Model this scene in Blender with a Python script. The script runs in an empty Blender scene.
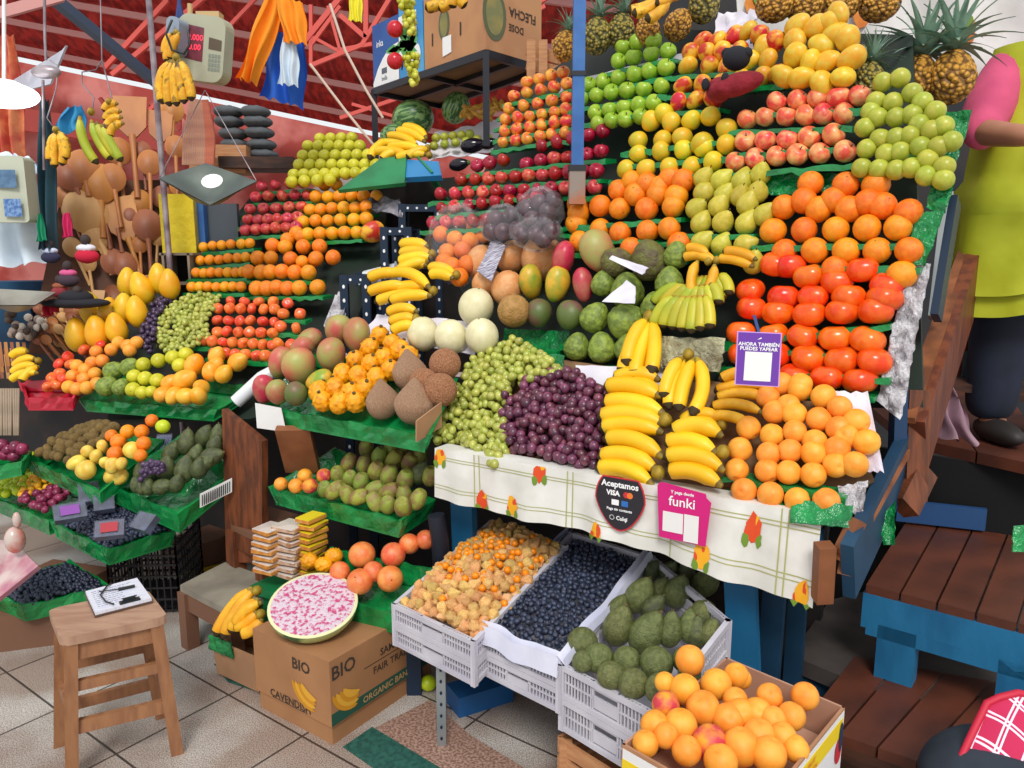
import bpy, math, random
from mathutils import Vector, Matrix, Quaternion
R = random.Random(7)
PI = math.pi
scn = bpy.context.scene
COL = scn.collection
# ---------------------------------------------------------------- camera
CAMZ = 1.5
PITCH = math.radians(10)
F = 769.0
cam = bpy.data.cameras.new('camera'); camo = bpy.data.objects.new('camera', cam); COL.objects.link(camo)
camo.location = (0, 0, CAMZ); camo.rotation_euler = (PI/2-PITCH, 0, 0)
cam.sensor_width = 36; cam.lens = 36*F/1024; cam.clip_start = .05; cam.clip_end = 200
scn.camera = camo
SP, CP = math.sin(PITCH), math.cos(PITCH)
def V(*a): return Vector(a)
def ray(px, py):
    a = (px-512)/F; b = (384-py)/F
    d = Vector((a, CP+b*SP, -SP+b*CP))
    return d/d.y
def P(px, py, Y): return Vector((0, 0, CAMZ))+ray(px, py)*Y          # point at forward distance Y
def G(px, py, z=0.0):                                                # point at height z
    d = ray(px, py); return Vector((0, 0, CAMZ))+d*((z-CAMZ)/d.z)
def mpp(Y, py=300):                                                  # metres per pixel at forward distance Y
    b = (384-py)/F; return Y/(CP+b*SP)/F
class Pl:                                                            # a real plane through three measured points
    def __init__(s, *c):
        (x0, y0, a), (x1, y1, b), (x2, y2, c_) = c
        a, b, c_ = 1/a, 1/b, 1/c_
        dx1, dy1, dx2, dy2 = x1-x0, y1-y0, x2-x0, y2-y0
        D = dx1*dy2-dx2*dy1
        s.gx = ((b-a)*dy2-(c_-a)*dy1)/D; s.gy = (dx1*(c_-a)-dx2*(b-a))/D; s.k = a-s.gx*x0-s.gy*y0
        A, B, C = [P(q[0], q[1], q[2]) for q in ((x0, y0, 1/a), (x1, y1, 1/b), (x2, y2, 1/c_))]
        n = (B-A).cross(C-A).normalized()
        s.n = -n if n.y > 0 else n                                   # towards the viewer's side
    def Y(s, x, y): return 1/(s.gx*x+s.gy*y+s.k)
    def p(s, x, y, off=0.0): return P(x, y, s.Y(x, y))+s.n*off
# ---------------------------------------------------------------- materials
def lin(h):
    if not isinstance(h, str): return tuple(h)+(1,) if len(h) == 3 else h
    h = h.lstrip('#'); o = []
    for i in (0, 2, 4):
        v = int(h[i:i+2], 16)/255
        o.append(v/12.92 if v <= .04045 else ((v+.055)/1.055)**2.4)
    return tuple(o)+(1,)
MC = {}
def mat(name, c='808080', c2=None, scale=6., rough=.5, bump=0., bscale=30., metal=0., var=0., lo=.4, hi=.6, trans=0., alpha=1., em=0., coat=0., spec=None, stretch=None, c3=None, det=3., hue=0.):
    if name in MC: return MC[name]
    m = bpy.data.materials.new(name); m.use_nodes = True; nt = m.node_tree; N = nt.nodes; L = nt.links
    b = N['Principled BSDF']; b.inputs['Base Color'].default_value = lin(c)
    b.inputs['Roughness'].default_value = rough; b.inputs['Metallic'].default_value = metal
    if spec is not None: b.inputs['Specular IOR Level'].default_value = spec
    if trans: b.inputs['Transmission Weight'].default_value = trans; b.inputs['IOR'].default_value = 1.15
    if alpha < 1: b.inputs['Alpha'].default_value = alpha
    if coat: b.inputs['Coat Weight'].default_value = coat; b.inputs['Coat Roughness'].default_value = .15
    if em: b.inputs['Emission Color'].default_value = lin(c); b.inputs['Emission Strength'].default_value = em
    tc = N.new('ShaderNodeTexCoord'); vec = tc.outputs['Object']; oi = None
    if var or hue:
        oi = N.new('ShaderNodeObjectInfo'); ad = N.new('ShaderNodeVectorMath'); ad.operation = 'ADD'
        mu = N.new('ShaderNodeMath'); mu.operation = 'MULTIPLY'; mu.inputs[1].default_value = 37
        L.new(oi.outputs['Random'], mu.inputs[0]); L.new(vec, ad.inputs[0]); L.new(mu.outputs[0], ad.inputs[1]); vec = ad.outputs[0]
    if stretch:
        mp = N.new('ShaderNodeMapping'); mp.inputs['Scale'].default_value = stretch; L.new(vec, mp.inputs[0]); vec = mp.outputs[0]
    colout = None
    if c2:
        no = N.new('ShaderNodeTexNoise'); no.inputs['Scale'].default_value = scale; no.inputs['Detail'].default_value = det
        L.new(vec, no.inputs['Vector'])
        r = N.new('ShaderNodeValToRGB'); e = r.color_ramp.elements
        e[0].position = lo; e[0].color = lin(c); e[1].position = hi; e[1].color = lin(c2)
        if c3: q = e.new(min(.99, hi+(hi-lo))); q.color = lin(c3)
        L.new(no.outputs['Fac'], r.inputs[0]); colout = r.outputs[0]
    if var or hue:
        hs = N.new('ShaderNodeHueSaturation'); hs.inputs['Color'].default_value = lin(c)
        if colout: L.new(colout, hs.inputs['Color'])
        mr = N.new('ShaderNodeMapRange'); mr.inputs['To Min'].default_value = 1-var; mr.inputs['To Max'].default_value = 1+var
        L.new(oi.outputs['Random'], mr.inputs['Value']); L.new(mr.outputs[0], hs.inputs['Value'])
        if hue:
            m2 = N.new('ShaderNodeMath'); m2.operation = 'MULTIPLY'; m2.inputs[1].default_value = 7.31
            m3 = N.new('ShaderNodeMath'); m3.operation = 'FRACT'; mh = N.new('ShaderNodeMapRange')
            mh.inputs['To Min'].default_value = .5-hue; mh.inputs['To Max'].default_value = .5+hue
            L.new(oi.outputs['Random'], m2.inputs[0]); L.new(m2.outputs[0], m3.inputs[0]); L.new(m3.outputs[0], mh.inputs['Value']); L.new(mh.outputs[0], hs.inputs['Hue'])
        colout = hs.outputs[0]
    if colout: L.new(colout, b.inputs['Base Color'])
    if bump:
        n2 = N.new('ShaderNodeTexNoise'); n2.inputs['Scale'].default_value = bscale; n2.inputs['Detail'].default_value = 4
        L.new(vec, n2.inputs['Vector']); bu = N.new('ShaderNodeBump'); bu.inputs['Strength'].default_value = bump
        bu.inputs['Distance'].default_value = .02; L.new(n2.outputs['Fac'], bu.inputs['Height']); L.new(bu.outputs[0], b.inputs['Normal'])
    MC[name] = m; return m
# ---------------------------------------------------------------- mesh builder
class MB:
    def __init__(s): s.v = []; s.f = []; s.m = []; s.sm = []
    def add(s, vs, fs, mi=0, sm=False):
        o = len(s.v); s.v += [tuple(q) for q in vs]; s.f += [tuple(o+i for i in q) for q in fs]
        s.m += [mi]*len(fs); s.sm += [sm]*len(fs); return s
    def box(s, c, d, rz=0, mi=0, M=None, bev=0.0):
        x, y, z = d[0]/2, d[1]/2, d[2]/2
        vs = [Vector((i, j, k)) for k in (-z, z) for j in (-y, y) for i in (-x, x)]
        q = M if M is not None else Matrix.Rotation(rz, 3, 'Z')
        vs = [q @ w+Vector(c) for w in vs]
        return s.add(vs, [(0, 2, 3, 1), (4, 5, 7, 6), (0, 1, 5, 4), (2, 6, 7, 3), (0, 4, 6, 2), (1, 3, 7, 5)], mi)
    def hexa(s, b, t, mi=0):                                         # bottom four, top four corners
        return s.add(list(b)+list(t), [(0, 3, 2, 1), (4, 5, 6, 7), (0, 1, 5, 4), (1, 2, 6, 5), (2, 3, 7, 6), (3, 0, 4, 7)], mi)
    def slab(s, q, th, mi=0, n=None):                                # quad q extruded by th along n
        q = [Vector(a) for a in q]
        n = n if n is not None else (q[1]-q[0]).cross(q[3]-q[0]).normalized()
        return s.hexa([a-n*th for a in q], q, mi)
    def bar(s, a, b, w, h, mi=0, up=(0, 0, 1)):                      # rectangular bar from a to b
        a, b = Vector(a), Vector(b); d = (b-a).normalized(); up = Vector(up)
        if abs(d.dot(up)) > .98: up = Vector((0, 1, 0))
        r = d.cross(up).normalized(); u = r.cross(d).normalized()
        q = [r*(w/2*i)+u*(h/2*j) for i, j in ((-1, -1), (1, -1), (1, 1), (-1, 1))]
        return s.hexa([a+k for k in q], [b+k for k in q], mi)
    def tube(s, pts, r, seg=8, mi=0, cap=True):
        pts = [Vector(p) for p in pts]; n = len(pts); rs = r if isinstance(r, (list, tuple)) else [r]*n
        rings = []; d0 = None; u = None
        for i, p in enumerate(pts):
            d = (pts[min(i+1, n-1)]-pts[max(i-1, 0)]).normalized()
            if u is None:
                u = d.cross(Vector((0, 0, 1)) if abs(d.z) < .9 else Vector((1, 0, 0))).normalized()
            else: u = (u-d*u.dot(d)).normalized()
            w = d.cross(u)
            rings.append([p+(u*math.cos(2*PI*k/seg)+w*math.sin(2*PI*k/seg))*rs[i] for k in range(seg)])
        vs = [q for g in rings for q in g]; fs = []
        for i in range(n-1):
            for k in range(seg):
                k2 = (k+1) % seg; fs.append((i*seg+k, i*seg+k2, (i+1)*seg+k2, (i+1)*seg+k))
        s.add(vs, fs, mi, True)
        if cap:
            s.add(rings[0], [tuple(range(seg))[::-1]], mi); s.add(rings[-1], [tuple(range(seg))], mi)
        return s
    def ell(s, c, r, M=None, seg=14, ring=9, mi=0, fn=None):
        vs = []; fs = []
        for i in range(ring+1):
            t = PI*i/ring
            for k in range(seg):
                a = 2*PI*k/seg; q = Vector((math.sin(t)*math.cos(a), math.sin(t)*math.sin(a), -math.cos(t)))
                if fn: q = fn(q, t, a)
                q = Vector((q.x*r[0], q.y*r[1], q.z*r[2]))
                if M is not None: q = M @ q
                vs.append(q+Vector(c))
        for i in range(ring):
            for k in range(seg):
                k2 = (k+1) % seg; fs.append((i*seg+k, i*seg+k2, (i+1)*seg+k2, (i+1)*seg+k))
        return s.add(vs, fs, mi, True)
    def grid(s, fn, nu, nv, mi=0, sm=True, mf=None):
        vs = [fn(i/nu, j/nv) for j in range(nv+1) for i in range(nu+1)]
        o = len(s.v); s.v += [tuple(q) for q in vs]; W = nu+1
        for j in range(nv):
            for i in range(nu):
                s.f.append(tuple(o+k for k in (j*W+i, j*W+i+1, (j+1)*W+i+1, (j+1)*W+i)))
                s.m.append(mf(i/nu, j/nv) if mf else mi); s.sm.append(sm)
        return s
    def mesh(s, name, mats, org=None):
        me = bpy.data.meshes.new(name)
        v = s.v if org is None else [(a[0]-org[0], a[1]-org[1], a[2]-org[2]) for a in s.v]
        me.from_pydata(v, [], s.f)
        for m in (mats if isinstance(mats, (list, tuple)) else [mats]): me.materials.append(m)
        me.polygons.foreach_set('material_index', s.m); me.polygons.foreach_set('use_smooth', s.sm)
        me.update(); return me
def org_of(mb):
    xs = [q[0] for q in mb.v]; ys = [q[1] for q in mb.v]; zs = [q[2] for q in mb.v]
    return Vector(((min(xs)+max(xs))/2, (min(ys)+max(ys))/2, min(zs)))
def tag(o, label=None, cat=None, group=None, kind=None):
    if label: o['label'] = label
    if cat: o['category'] = cat
    if group: o['group'] = group
    if kind: o['kind'] = kind
    return o
def solid(name, mb, mats, label=None, cat=None, group=None, kind=None):   # top-level thing of one mesh, origin at its base
    og = org_of(mb); o = bpy.data.objects.new(name, mb.mesh(name, mats, og)); o.location = og; COL.objects.link(o)
    return tag(o, label, cat, group, kind)
def thing(name, loc, label, cat, group=None, kind=None):
    o = bpy.data.objects.new(name, None); o.empty_display_size = .05; o.location = loc; COL.objects.link(o)
    return tag(o, label, cat, group, kind)
def wloc(o):
    l = Vector(o.location)
    return l+(wloc(o.parent) if o.parent else Vector((0, 0, 0)))
def part(name, mb, mats, par, label=None, kind=None):                     # world-coordinate builder under a thing
    w = wloc(par); og = org_of(mb); o = bpy.data.objects.new(name, mb.mesh(name, mats, og)); o.parent = par; o.location = og-w
    COL.objects.link(o)
    if label: o['label'] = label
    if kind: o['kind'] = kind
    return o
def struct(name, mb, mats): return solid(name, mb, mats, kind='structure')
def text_mb(s, size, o, x, y, bold=0.0, n=None, lift=.0012, mi=0, mb=None, ang=0, align='CENTER', sx=1.):
    """flat lettering: o = centre, x = reading direction, y = up; lies lift above the surface"""
    cu = bpy.data.curves.new('t', 'FONT'); cu.body = s; cu.size = size; cu.align_x = align; cu.align_y = 'CENTER'; cu.offset = bold; cu.resolution_u = 2
    ob = bpy.data.objects.new('t', cu); me = ob.to_mesh()
    x = Vector(x).normalized(); y = Vector(y); y = (y-x*y.dot(x)).normalized(); nn = x.cross(y)
    mb = mb or MB(); ca, sa = math.cos(ang), math.sin(ang)
    mb.add([Vector(o)+x*((q.co.x*ca-q.co.y*sa)*sx)+y*(q.co.x*sa+q.co.y*ca)+nn*lift for q in me.vertices], [tuple(p.vertices) for p in me.polygons], mi)
    ob.to_mesh_clear(); bpy.data.objects.remove(ob); bpy.data.curves.remove(cu); return mb
def disc(mb, o, x, y, rx, ry, lift=.001, mi=0, seg=20, a0=0, a1=2*PI):
    x = Vector(x).normalized(); y = Vector(y); y = (y-x*y.dot(x)).normalized(); n = x.cross(y)
    c = Vector(o)+n*lift; vs = [c+x*(rx*math.cos(a0+(a1-a0)*k/seg))+y*(ry*math.sin(a0+(a1-a0)*k/seg)) for k in range(seg)]
    return mb.add(vs, [tuple(range(seg))], mi)
def poly(mb, o, x, y, pts, lift=.001, mi=0):
    x = Vector(x).normalized(); y = Vector(y); y = (y-x*y.dot(x)).normalized(); n = x.cross(y)
    return mb.add([Vector(o)+n*lift+x*a+y*b for a, b in pts], [tuple(range(len(pts)))], mi)
RT = Vector((1, 0, 0)); UPV = Vector((0, SP, CP)); FW = Vector((0, CP, -SP))
ORD = ['first', 'second', 'third', 'fourth', 'fifth', 'sixth', 'seventh', 'eighth', 'ninth', 'tenth', 'eleventh', 'twelfth', 'thirteenth', 'fourteenth', 'fifteenth', 'sixteenth', 'seventeenth', 'eighteenth', 'nineteenth', 'twentieth']
def rowname(i, n):
    if n == 1: return 'only'
    if i == 0: return 'top'
    if i == n-1: return 'bottom'
    return ORD[i]
def posname(i, n):
    if n == 1: return 'alone'
    if i == 0: return 'leftmost'
    if i == n-1: return 'rightmost'
    return ORD[i]+' from left'
# ---------------------------------------------------------------- fruit shapes (unit width, long axis z)
def gauss(x, s): return math.exp(-(x/s)**2)
def fr(name, mats, fn, seg=20, ring=14, extra=None):
    mb = MB(); mb.ell((0, 0, 0), (.5, .5, .5), seg=seg, ring=ring, fn=fn)
    if extra: extra(mb)
    return mb.mesh(name, mats)
def f_round(k=1., d=.12, w=.18):
    def fn(q, t, a):
        r = math.hypot(q.x, q.y)
        z = q.z*k
        z -= d*gauss(r, w)*(1 if q.z > 0 else -.4)
        return Vector((q.x, q.y, z))
    return fn
def f_apple(q, t, a):
    r = math.hypot(q.x, q.y); s = 1+.10*q.z; l = 1+.03*math.cos(5*a)*(1 if q.z < 0 else 0)
    return Vector((q.x*s*l, q.y*s*l, q.z*.92-.28*gauss(r, .28)*(1 if q.z > 0 else -.5)))
def f_pear(e=1.25, n=.5):
    def fn(q, t, a):
        s = 1-n*(max(0, q.z+.1)/1.1)**1.1
        return Vector((q.x*s, q.y*s, q.z*e+(.12 if q.z > 0 else 0)))
    return fn
def f_mango(e=1.3, fl=.82, b=.12):
    def fn(q, t, a):
        s = 1+.10*q.z
        return Vector((q.x*s+b*(1-q.z*q.z)-b*.5+.08*q.z, q.y*fl*s, q.z*e))
    return fn
def f_pers(q, t, a):
    e = 1+.04*math.cos(4*a)*abs(math.sin(t)); r = math.hypot(q.x, q.y)
    rr = r**.8/(r+1e-6) if r > .01 else 1
    return Vector((q.x*e*rr, q.y*e*rr, q.z*.78-.12*gauss(r, .3)*(1 if q.z > 0 else -.3)))
def f_knob(e=1.25, n=7, amp=.2, fr_=6.):
    def fn(q, t, a):
        k = amp*max(0, math.cos(n*a+math.floor(t*fr_/PI*1.0+.5)*PI))*max(0, math.cos(t*fr_*2))*math.sin(t)+.03*math.sin(11*a+5*t)
        return Vector((q.x*(1+k), q.y*(1+k), q.z*e))
    return fn
def f_cheri(q, t, a):
    s = 1-.22*q.z; k = .05*(abs(math.cos(5*a+(int(t*7/PI) % 2)*PI/2))*abs(math.sin(t*7)))-.02
    return Vector((q.x*s*(1+k), q.y*s*(1+k), q.z*1.12))
def f_husk(q, t, a):
    z = q.z; s = (1-.62*max(0, z)**1.4)*(1+.06*math.cos(3*a+.5)+.02*math.sin(17*a))
    return Vector((q.x*s, q.y*s, z*1.18+(.12*max(0, z)**3)))
def f_prick(q, t, a):
    z = max(-1.2, min(.86, q.z*1.05)); r = math.hypot(q.x, q.y); s = 1-.08*z
    zz = z*1.45-(.16*gauss(r, .45) if q.z > .6 else 0)
    return Vector((q.x*s, q.y*s, zz))
GM = lambda n, *a, **k: mat(n, *a, **k)
stem_m = mat('dry_stem', '5a4a28', rough=.8)
def stem_top(z, h=.14, mi=1, r=.03):
    def ex(mb): mb.tube([(0, 0, z), (.01, .01, z+h*.6), (.04, .02, z+h)], [r, r*.8, r*1.1], 6, mi)
    return ex
def calyx_bot(mb):                                   # dark blossom end
    mb.ell((0, 0, -.36), (.07, .07, .05), seg=7, ring=4, mi=1)
MT = dict(
 green_apple=mat('green_apple_skin', '86ac20', 'a8c040', 3., .3, var=.08, lo=.4, hi=.7, hue=.008),
 red_apple=mat('dark_red_apple_skin', '8c0a1c', 'a81a2a', 4., .25, var=.22, hue=.012),
 red_apple_pale=mat('pink_red_apple_skin', 'c42a38', 'e07a58', 3., .3, var=.12, lo=.45, hi=.75, hue=.01),
 peach_apple=mat('blushed_apple_skin', 'd8402c', 'efaa3c', 2.2, .32, var=.1, lo=.38, hi=.68, hue=.02),
 pink_apple=mat('pink_apple_skin', 'e0503e', 'f2b070', 2.4, .32, var=.1, lo=.4, hi=.66, hue=.012),
 red_mango=mat('apple_mango_skin', 'c8281e', 'f0b030', 1.7, .34, var=.1, lo=.42, hi=.58, hue=.012),
 yellow_mango=mat('yellow_mango_skin', 'e2a41c', 'dcb838', 4., .38, var=.1, lo=.4, hi=.6, hue=.012),
 pale_mango=mat('pale_mango_skin', 'cfc02a', 'e8bb20', 2.4, .38, var=.1, lo=.4, hi=.6, hue=.02),
 guava=mat('green_guava_skin', 'a0a830', 'bcb848', 3., .36, var=.1, lo=.4, hi=.7, hue=.012, c3='b08838'),
 pear=mat('yellow_pear_skin', 'b8ac34', 'c8b844', 5., .4, var=.1, hue=.012, bump=.1),
 orange=mat('orange_peel', 'ee7c0c', 'f69018', 4., .38, var=.08, bump=.25, bscale=28, hue=.012),
 mandarin=mat('mandarin_peel', 'f49008', 'f8a514', 4., .38, var=.08, bump=.2, bscale=22, hue=.014),
 persimmon=mat('persimmon_skin', 'e8480c', 'f0661a', 2.6, .22, var=.1, hue=.012),
 tomato=mat('pale_tomato_skin', 'e8582a', 'ee7838', 3., .25, var=.12, hue=.015),
 apricot=mat('apricot_skin', 'ee8e22', 'f4a63c', 2., .5, var=.05, lo=.35, hi=.6, hue=.012),
 peach=mat('peach_skin', 'ee8e20', 'f5a83c', 1.8, .55, var=.05, lo=.3, hi=.62, hue=.008),
 red_peach=mat('blushed_peach_skin', 'c83848', 'f0a028', 1.4, .55, lo=.4, hi=.62),
 big_mango=mat('green_red_mango_skin', 'c05c50', 'a0a058', 1.3, .45, var=.12, lo=.36, hi=.66, c3='c89a58', hue=.015, det=5),
 gold_mango=mat('green_gold_mango_skin', '7f9a2c', 'd8a430', 1.3, .38, var=.08, lo=.4, hi=.6, hue=.01),
 red_long=mat('magenta_mango_skin', 'c02a48', 'b87058', 1.6, .35, var=.08, lo=.45, hi=.7),
 dark_mango=mat('dark_green_mango_skin', '5c6c34', '7a5048', 1.6, .42, var=.1, lo=.45, hi=.65, bump=.1),
 cantaloupe=mat('salmon_melon_rind', 'dc9458', 'e4a870', 4., .5, bump=.25, bscale=20, var=.05),
 brown_melon=mat('brown_melon_rind', 'a07838', 'b88a50', 4., .6, bump=.5, bscale=16),
 honeydew=mat('pale_melon_rind', 'd8d0a4', 'e4dcb4', 3., .4, var=.03),
 cherimoya=mat('cherimoya_skin', '8a9c3c', '687a30', 5., .5, var=.12, bump=.3, bscale=9),
 dark_cheri=mat('dark_cherimoya_skin', '6a6a30', '5a4c34', 4., .6, var=.12, bump=.5, bscale=9),
 pitahaya=mat('yellow_pitahaya_skin', 'f0a808', 'e89008', 5., .4, var=.08, bump=.2, c3='a87010'),
 husk=mat('coconut_husk', 'd09a74', 'e4b490', 10., .9, bump=.9, bscale=20, stretch=(7, 7, .5), c3='ecc4a0', det=5, lo=.42, hi=.52),
 coco=mat('hairy_coconut', 'b4744c', 'd89c74', 24., .95, bump=1., bscale=30, var=.08),
 prick=mat('prickly_pear_skin', '96a03c', '8a7440', 2.0, .5, var=.2, bump=.3, bscale=14, hue=.035, c3='96705c', lo=.42, hi=.6),
 avocado=mat('avocado_skin', '444c30', '5c6438', 5., .38, var=.2, bump=.35, bscale=24, hue=.012),
 avo_green=mat('olive_avocado_skin', '5c6434', '747a46', 7., .42, var=.14, bump=.45, bscale=24, hue=.012),
 grape=mat('green_grape_skin', '98a03c', 'b4b458', 2., .22, var=.18, hue=.012, spec=.6),
 purple=mat('purple_grape_skin', '4c2438', '74384e', 2., .3, var=.4, hue=.02, spec=.6),
 black_grape=mat('black_grape_skin', '342038', '4a3858', 2., .3, var=.3),
 blueberry=mat('blueberry_skin', '1f2438', '465068', 2.2, .42, var=.3, lo=.4, hi=.75),
 husk_phys=mat('dry_physalis_husk', 'd89c4c', 'ecc080', 6., .6, var=.22, bump=.5, bscale=12, stretch=(3, 3, .6), hue=.02),
 phys=mat('golden_berry_skin', 'f08a0c', rough=.2, var=.08),
 kiwi=mat('kiwi_skin', '6c5428', '80683a', 8., .85, var=.2, bump=.5, bscale=40),
 papaya=mat('papaya_skin', 'e8a010', 'e8b820', 1.4, .4, var=.08, lo=.35, hi=.62, hue=.01),
 melonpear=mat('striped_pepino_skin', 'e8cf5a', 'e0b040', 2., .4, var=.08, hue=.01),
 dark_plum=mat('dark_plum_skin', '3c2430', '54343c', 3., .4, var=.3),
 plum=mat('plum_skin', '6c1838', '8c2c50', 3., .25, var=.25),
 lime=mat('lime_skin', 'a8c010', 'c0cc28', 3., .35, var=.1),
 kumquat=mat('kumquat_skin', 'f0a010', 'f0b828', 3., .3, var=.08),
 quince=mat('yellow_green_quince', 'bcb820', 'd0c832', 3., .4, var=.1),
 grapefruit=mat('grapefruit_peel', 'dc7438', 'e4904c', 3., .3, var=.1, bump=.15, bscale=30, hue=.02),
 melon_or=mat('orange_papaya_skin', 'f09a10', 'f4b440', 1.6, .4, var=.08, hue=.012),
 wmelon=mat('watermelon_rind', '2f5a2c', '7fa060', 2.4, .35, stretch=(5, 5, .6), lo=.45, hi=.55),
 eggplant=mat('eggplant_skin', '1a1420', rough=.15),
 banana=mat('banana_skin', 'f0b80c', 'f4c81e', 5., .45, var=.07, hue=.006),
 banana_spot=mat('spotted_banana_skin', 'e09c14', 'eeb424', 16., .5, var=.08, c3='7a4a10', lo=.45, hi=.62),
 banana_green=mat('green_banana_skin', '9ca824', 'c4b82c', 5., .45, var=.1, hue=.015),
 plantain=mat('plantain_skin', 'd89a1c', 'eab428', 26., .5, var=.12, c3='5a3a18', lo=.42, hi=.56, det=2),
 banana_tip=mat('banana_tip', '3a2c10', rough=.8),
 banana_neck=mat('banana_neck', 'b0901c', '6c5818', 14., .6),
)
PM = {}
def proto(k, *a, **kw): PM[k] = fr(k, *a, **kw)
for k, dd in (('green_apple', 0), ('red_apple', 0), ('red_apple_pale', 0), ('peach_apple', 0), ('pink_apple', 0)):
    proto(k, [MT[k], stem_m], f_apple, extra=stem_top(.28, .2))
for k in ('orange', 'mandarin', 'grapefruit', 'quince'): proto(k, [MT[k], stem_m], f_round(.96, .05, .12), extra=lambda mb: mb.ell((0, 0, .455), (.035, .035, .015), seg=6, ring=4, mi=1))
proto('guava', [MT['guava'], stem_m], f_round(1.0, .14, .16), extra=calyx_bot)
proto('pear', [MT['pear'], stem_m], f_pear(1.15, .5), extra=stem_top(.6, .16))
proto('red_mango', MT['red_mango'], f_mango(1.12)); proto('yellow_mango', MT['yellow_mango'], f_mango(1.18)); proto('pale_mango', MT['pale_mango'], f_mango(.98, .9, .06))
for k in ('persimmon', 'tomato'): proto(k, [MT[k], stem_m], f_pers, seg=24, extra=lambda mb: mb.ell((0, 0, .3), (.13, .13, .03), seg=8, ring=4, mi=1))
def f_cot(q, t, a):                                  # suture groove down one side
    g = .07*gauss(((a+PI) % (2*PI)-PI), .22); r = math.hypot(q.x, q.y)
    return Vector((q.x*(1-g), q.y*(1-g), q.z*1.02-.14*gauss(r, .2)*(1 if q.z > 0 else -.2)))
for k in ('apricot', 'peach', 'red_peach'): proto(k, [MT[k], stem_m], f_cot, seg=28, ring=18, extra=lambda mb: mb.ell((0, 0, .40), (.03, .03, .03), seg=6, ring=4, mi=1))
proto('big_mango', MT['big_mango'], f_mango(1.18, .85, .1)); proto('gold_mango', MT['gold_mango'], f_mango(1.4, .85, .1)); proto('red_long', MT['red_long'], f_mango(1.4, .8, .1)); proto('dark_mango', MT['dark_mango'], f_mango(1.0, .9, .04))
for k, e in (('cantaloupe', 1.12), ('brown_melon', 1.), ('honeydew', 1.08)):
    proto(k, [MT[k], stem_m], f_round(e, .03, .1), seg=28, ring=18, extra=lambda mb, e=e: mb.ell((0, 0, e*.49), (.035, .035, .012), seg=8, ring=4, mi=1))
proto('cherimoya', MT['cherimoya'], f_cheri, seg=40, ring=28); proto('dark_cheri', MT['dark_cheri'], f_cheri, seg=40, ring=28)
proto('pitahaya', [MT['pitahaya'], stem_m], f_knob(1.2), seg=42, ring=26, extra=lambda mb: mb.tube([(0, 0, .55), (.02, 0, .68)], [.08, .1], 8, 1))
proto('husk', MT['husk'], f_husk, seg=36, ring=18); proto('coco', MT['coco'], f_round(1., 0.), seg=24, ring=16)
proto('prick', MT['prick'], f_prick, seg=22, ring=16)
for k in ('avocado', 'avo_green'): proto(k, [MT[k], stem_m], f_pear(1.42, .42), extra=stem_top(.76, .05, r=.05))
proto('avo_round', [MT['avo_green'], stem_m], f_round(1.02, .05), extra=lambda mb: mb.ell((0, 0, .49), (.05, .05, .03), seg=8, ring=4, mi=1))
proto('grape', MT['grape'], f_round(1.15, 0), seg=12, ring=9); proto('purple', MT['purple'], f_round(1.05, 0), seg=12, ring=9); proto('black_grape', MT['black_grape'], f_round(1.1, 0), seg=10, ring=7)
def bb_cal(mb):
    for k in range(5):
        a = 2*PI*k/5; mb.tube([(.13*math.cos(a), .13*math.sin(a), .44), (.2*math.cos(a), .2*math.sin(a), .52)], [.045, .02], 4, 0)
proto('blueberry', MT['blueberry'], f_round(.9, .2, .22), seg=12, ring=10, extra=bb_cal)
proto('kiwi', MT['kiwi'], f_round(1.25, 0), seg=14, ring=10); proto('papaya', [MT['papaya'], stem_m], f_pear(1.45, .3), extra=stem_top(.76, .06)); proto('melonpear', MT['melonpear'], f_mango(1.15))
for k in ('plum', 'dark_plum', 'lime', 'kumquat'): proto(k, MT[k], f_round(1.05, .05), seg=14, ring=10)
proto('melon_or', MT['melon_or'], f_pear(1.2, .25)); proto('wmelon', MT['wmelon'], f_round(1.15, .03), seg=28, ring=18); 
proto('eggplant', [MT['eggplant'], mat('eggplant_cap', '4a6a28')], f_pear(1.7, .35), extra=lambda mb: mb.ell((0, 0, .83), (.2, .2, .12), seg=8, ring=5, mi=1))
NICE = dict(green_apple='apple', red_apple='apple', red_apple_pale='apple', peach_apple='apple', pink_apple='apple', red_mango='mango', yellow_mango='mango', pale_mango='mango', guava='guava',
 pear='pear', orange='orange', mandarin='mandarin', persimmon='persimmon', tomato='tomato', apricot='apricot', peach='peach', red_peach='peach', big_mango='mango', gold_mango='mango', red_long='mango',
 dark_mango='mango', cantaloupe='melon', brown_melon='melon', honeydew='melon', cherimoya='cherimoya', dark_cheri='cherimoya', pitahaya='yellow_pitahaya', husk='husked_coconut', coco='coconut',
 prick='prickly_pear', avocado='avocado', avo_green='avocado', avo_round='avocado', grape='grape', purple='grape', black_grape='grape', blueberry='blueberry', kiwi='kiwi', papaya='papaya',
 melonpear='pepino_melon', plum='plum', dark_plum='plum', lime='lime', kumquat='kumquat', quince='quince', grapefruit='grapefruit', melon_or='papaya', wmelon='watermelon', eggplant='eggplant')
def rot_rand(): return Quaternion((R.gauss(0, 1), R.gauss(0, 1), R.gauss(0, 1), R.gauss(0, 1))).normalized()
def rot_img(deg, tilt=0., spin=None):
    """long axis z at image angle deg (0 right, 90 up), tipped tilt radians towards the viewer"""
    a = math.radians(deg); z = RT*math.cos(a)+UPV*math.sin(a); z = (z*math.cos(tilt)-FW*math.sin(tilt)).normalized()
    x = z.cross(FW).normalized(); y = z.cross(x)
    m = Matrix((x, y, z)).transposed(); q = m.to_quaternion()
    return q @ Quaternion((0, 0, 1), R.uniform(0, 2*PI) if spin is None else spin)
ROUND_LEAN = .9
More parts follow.
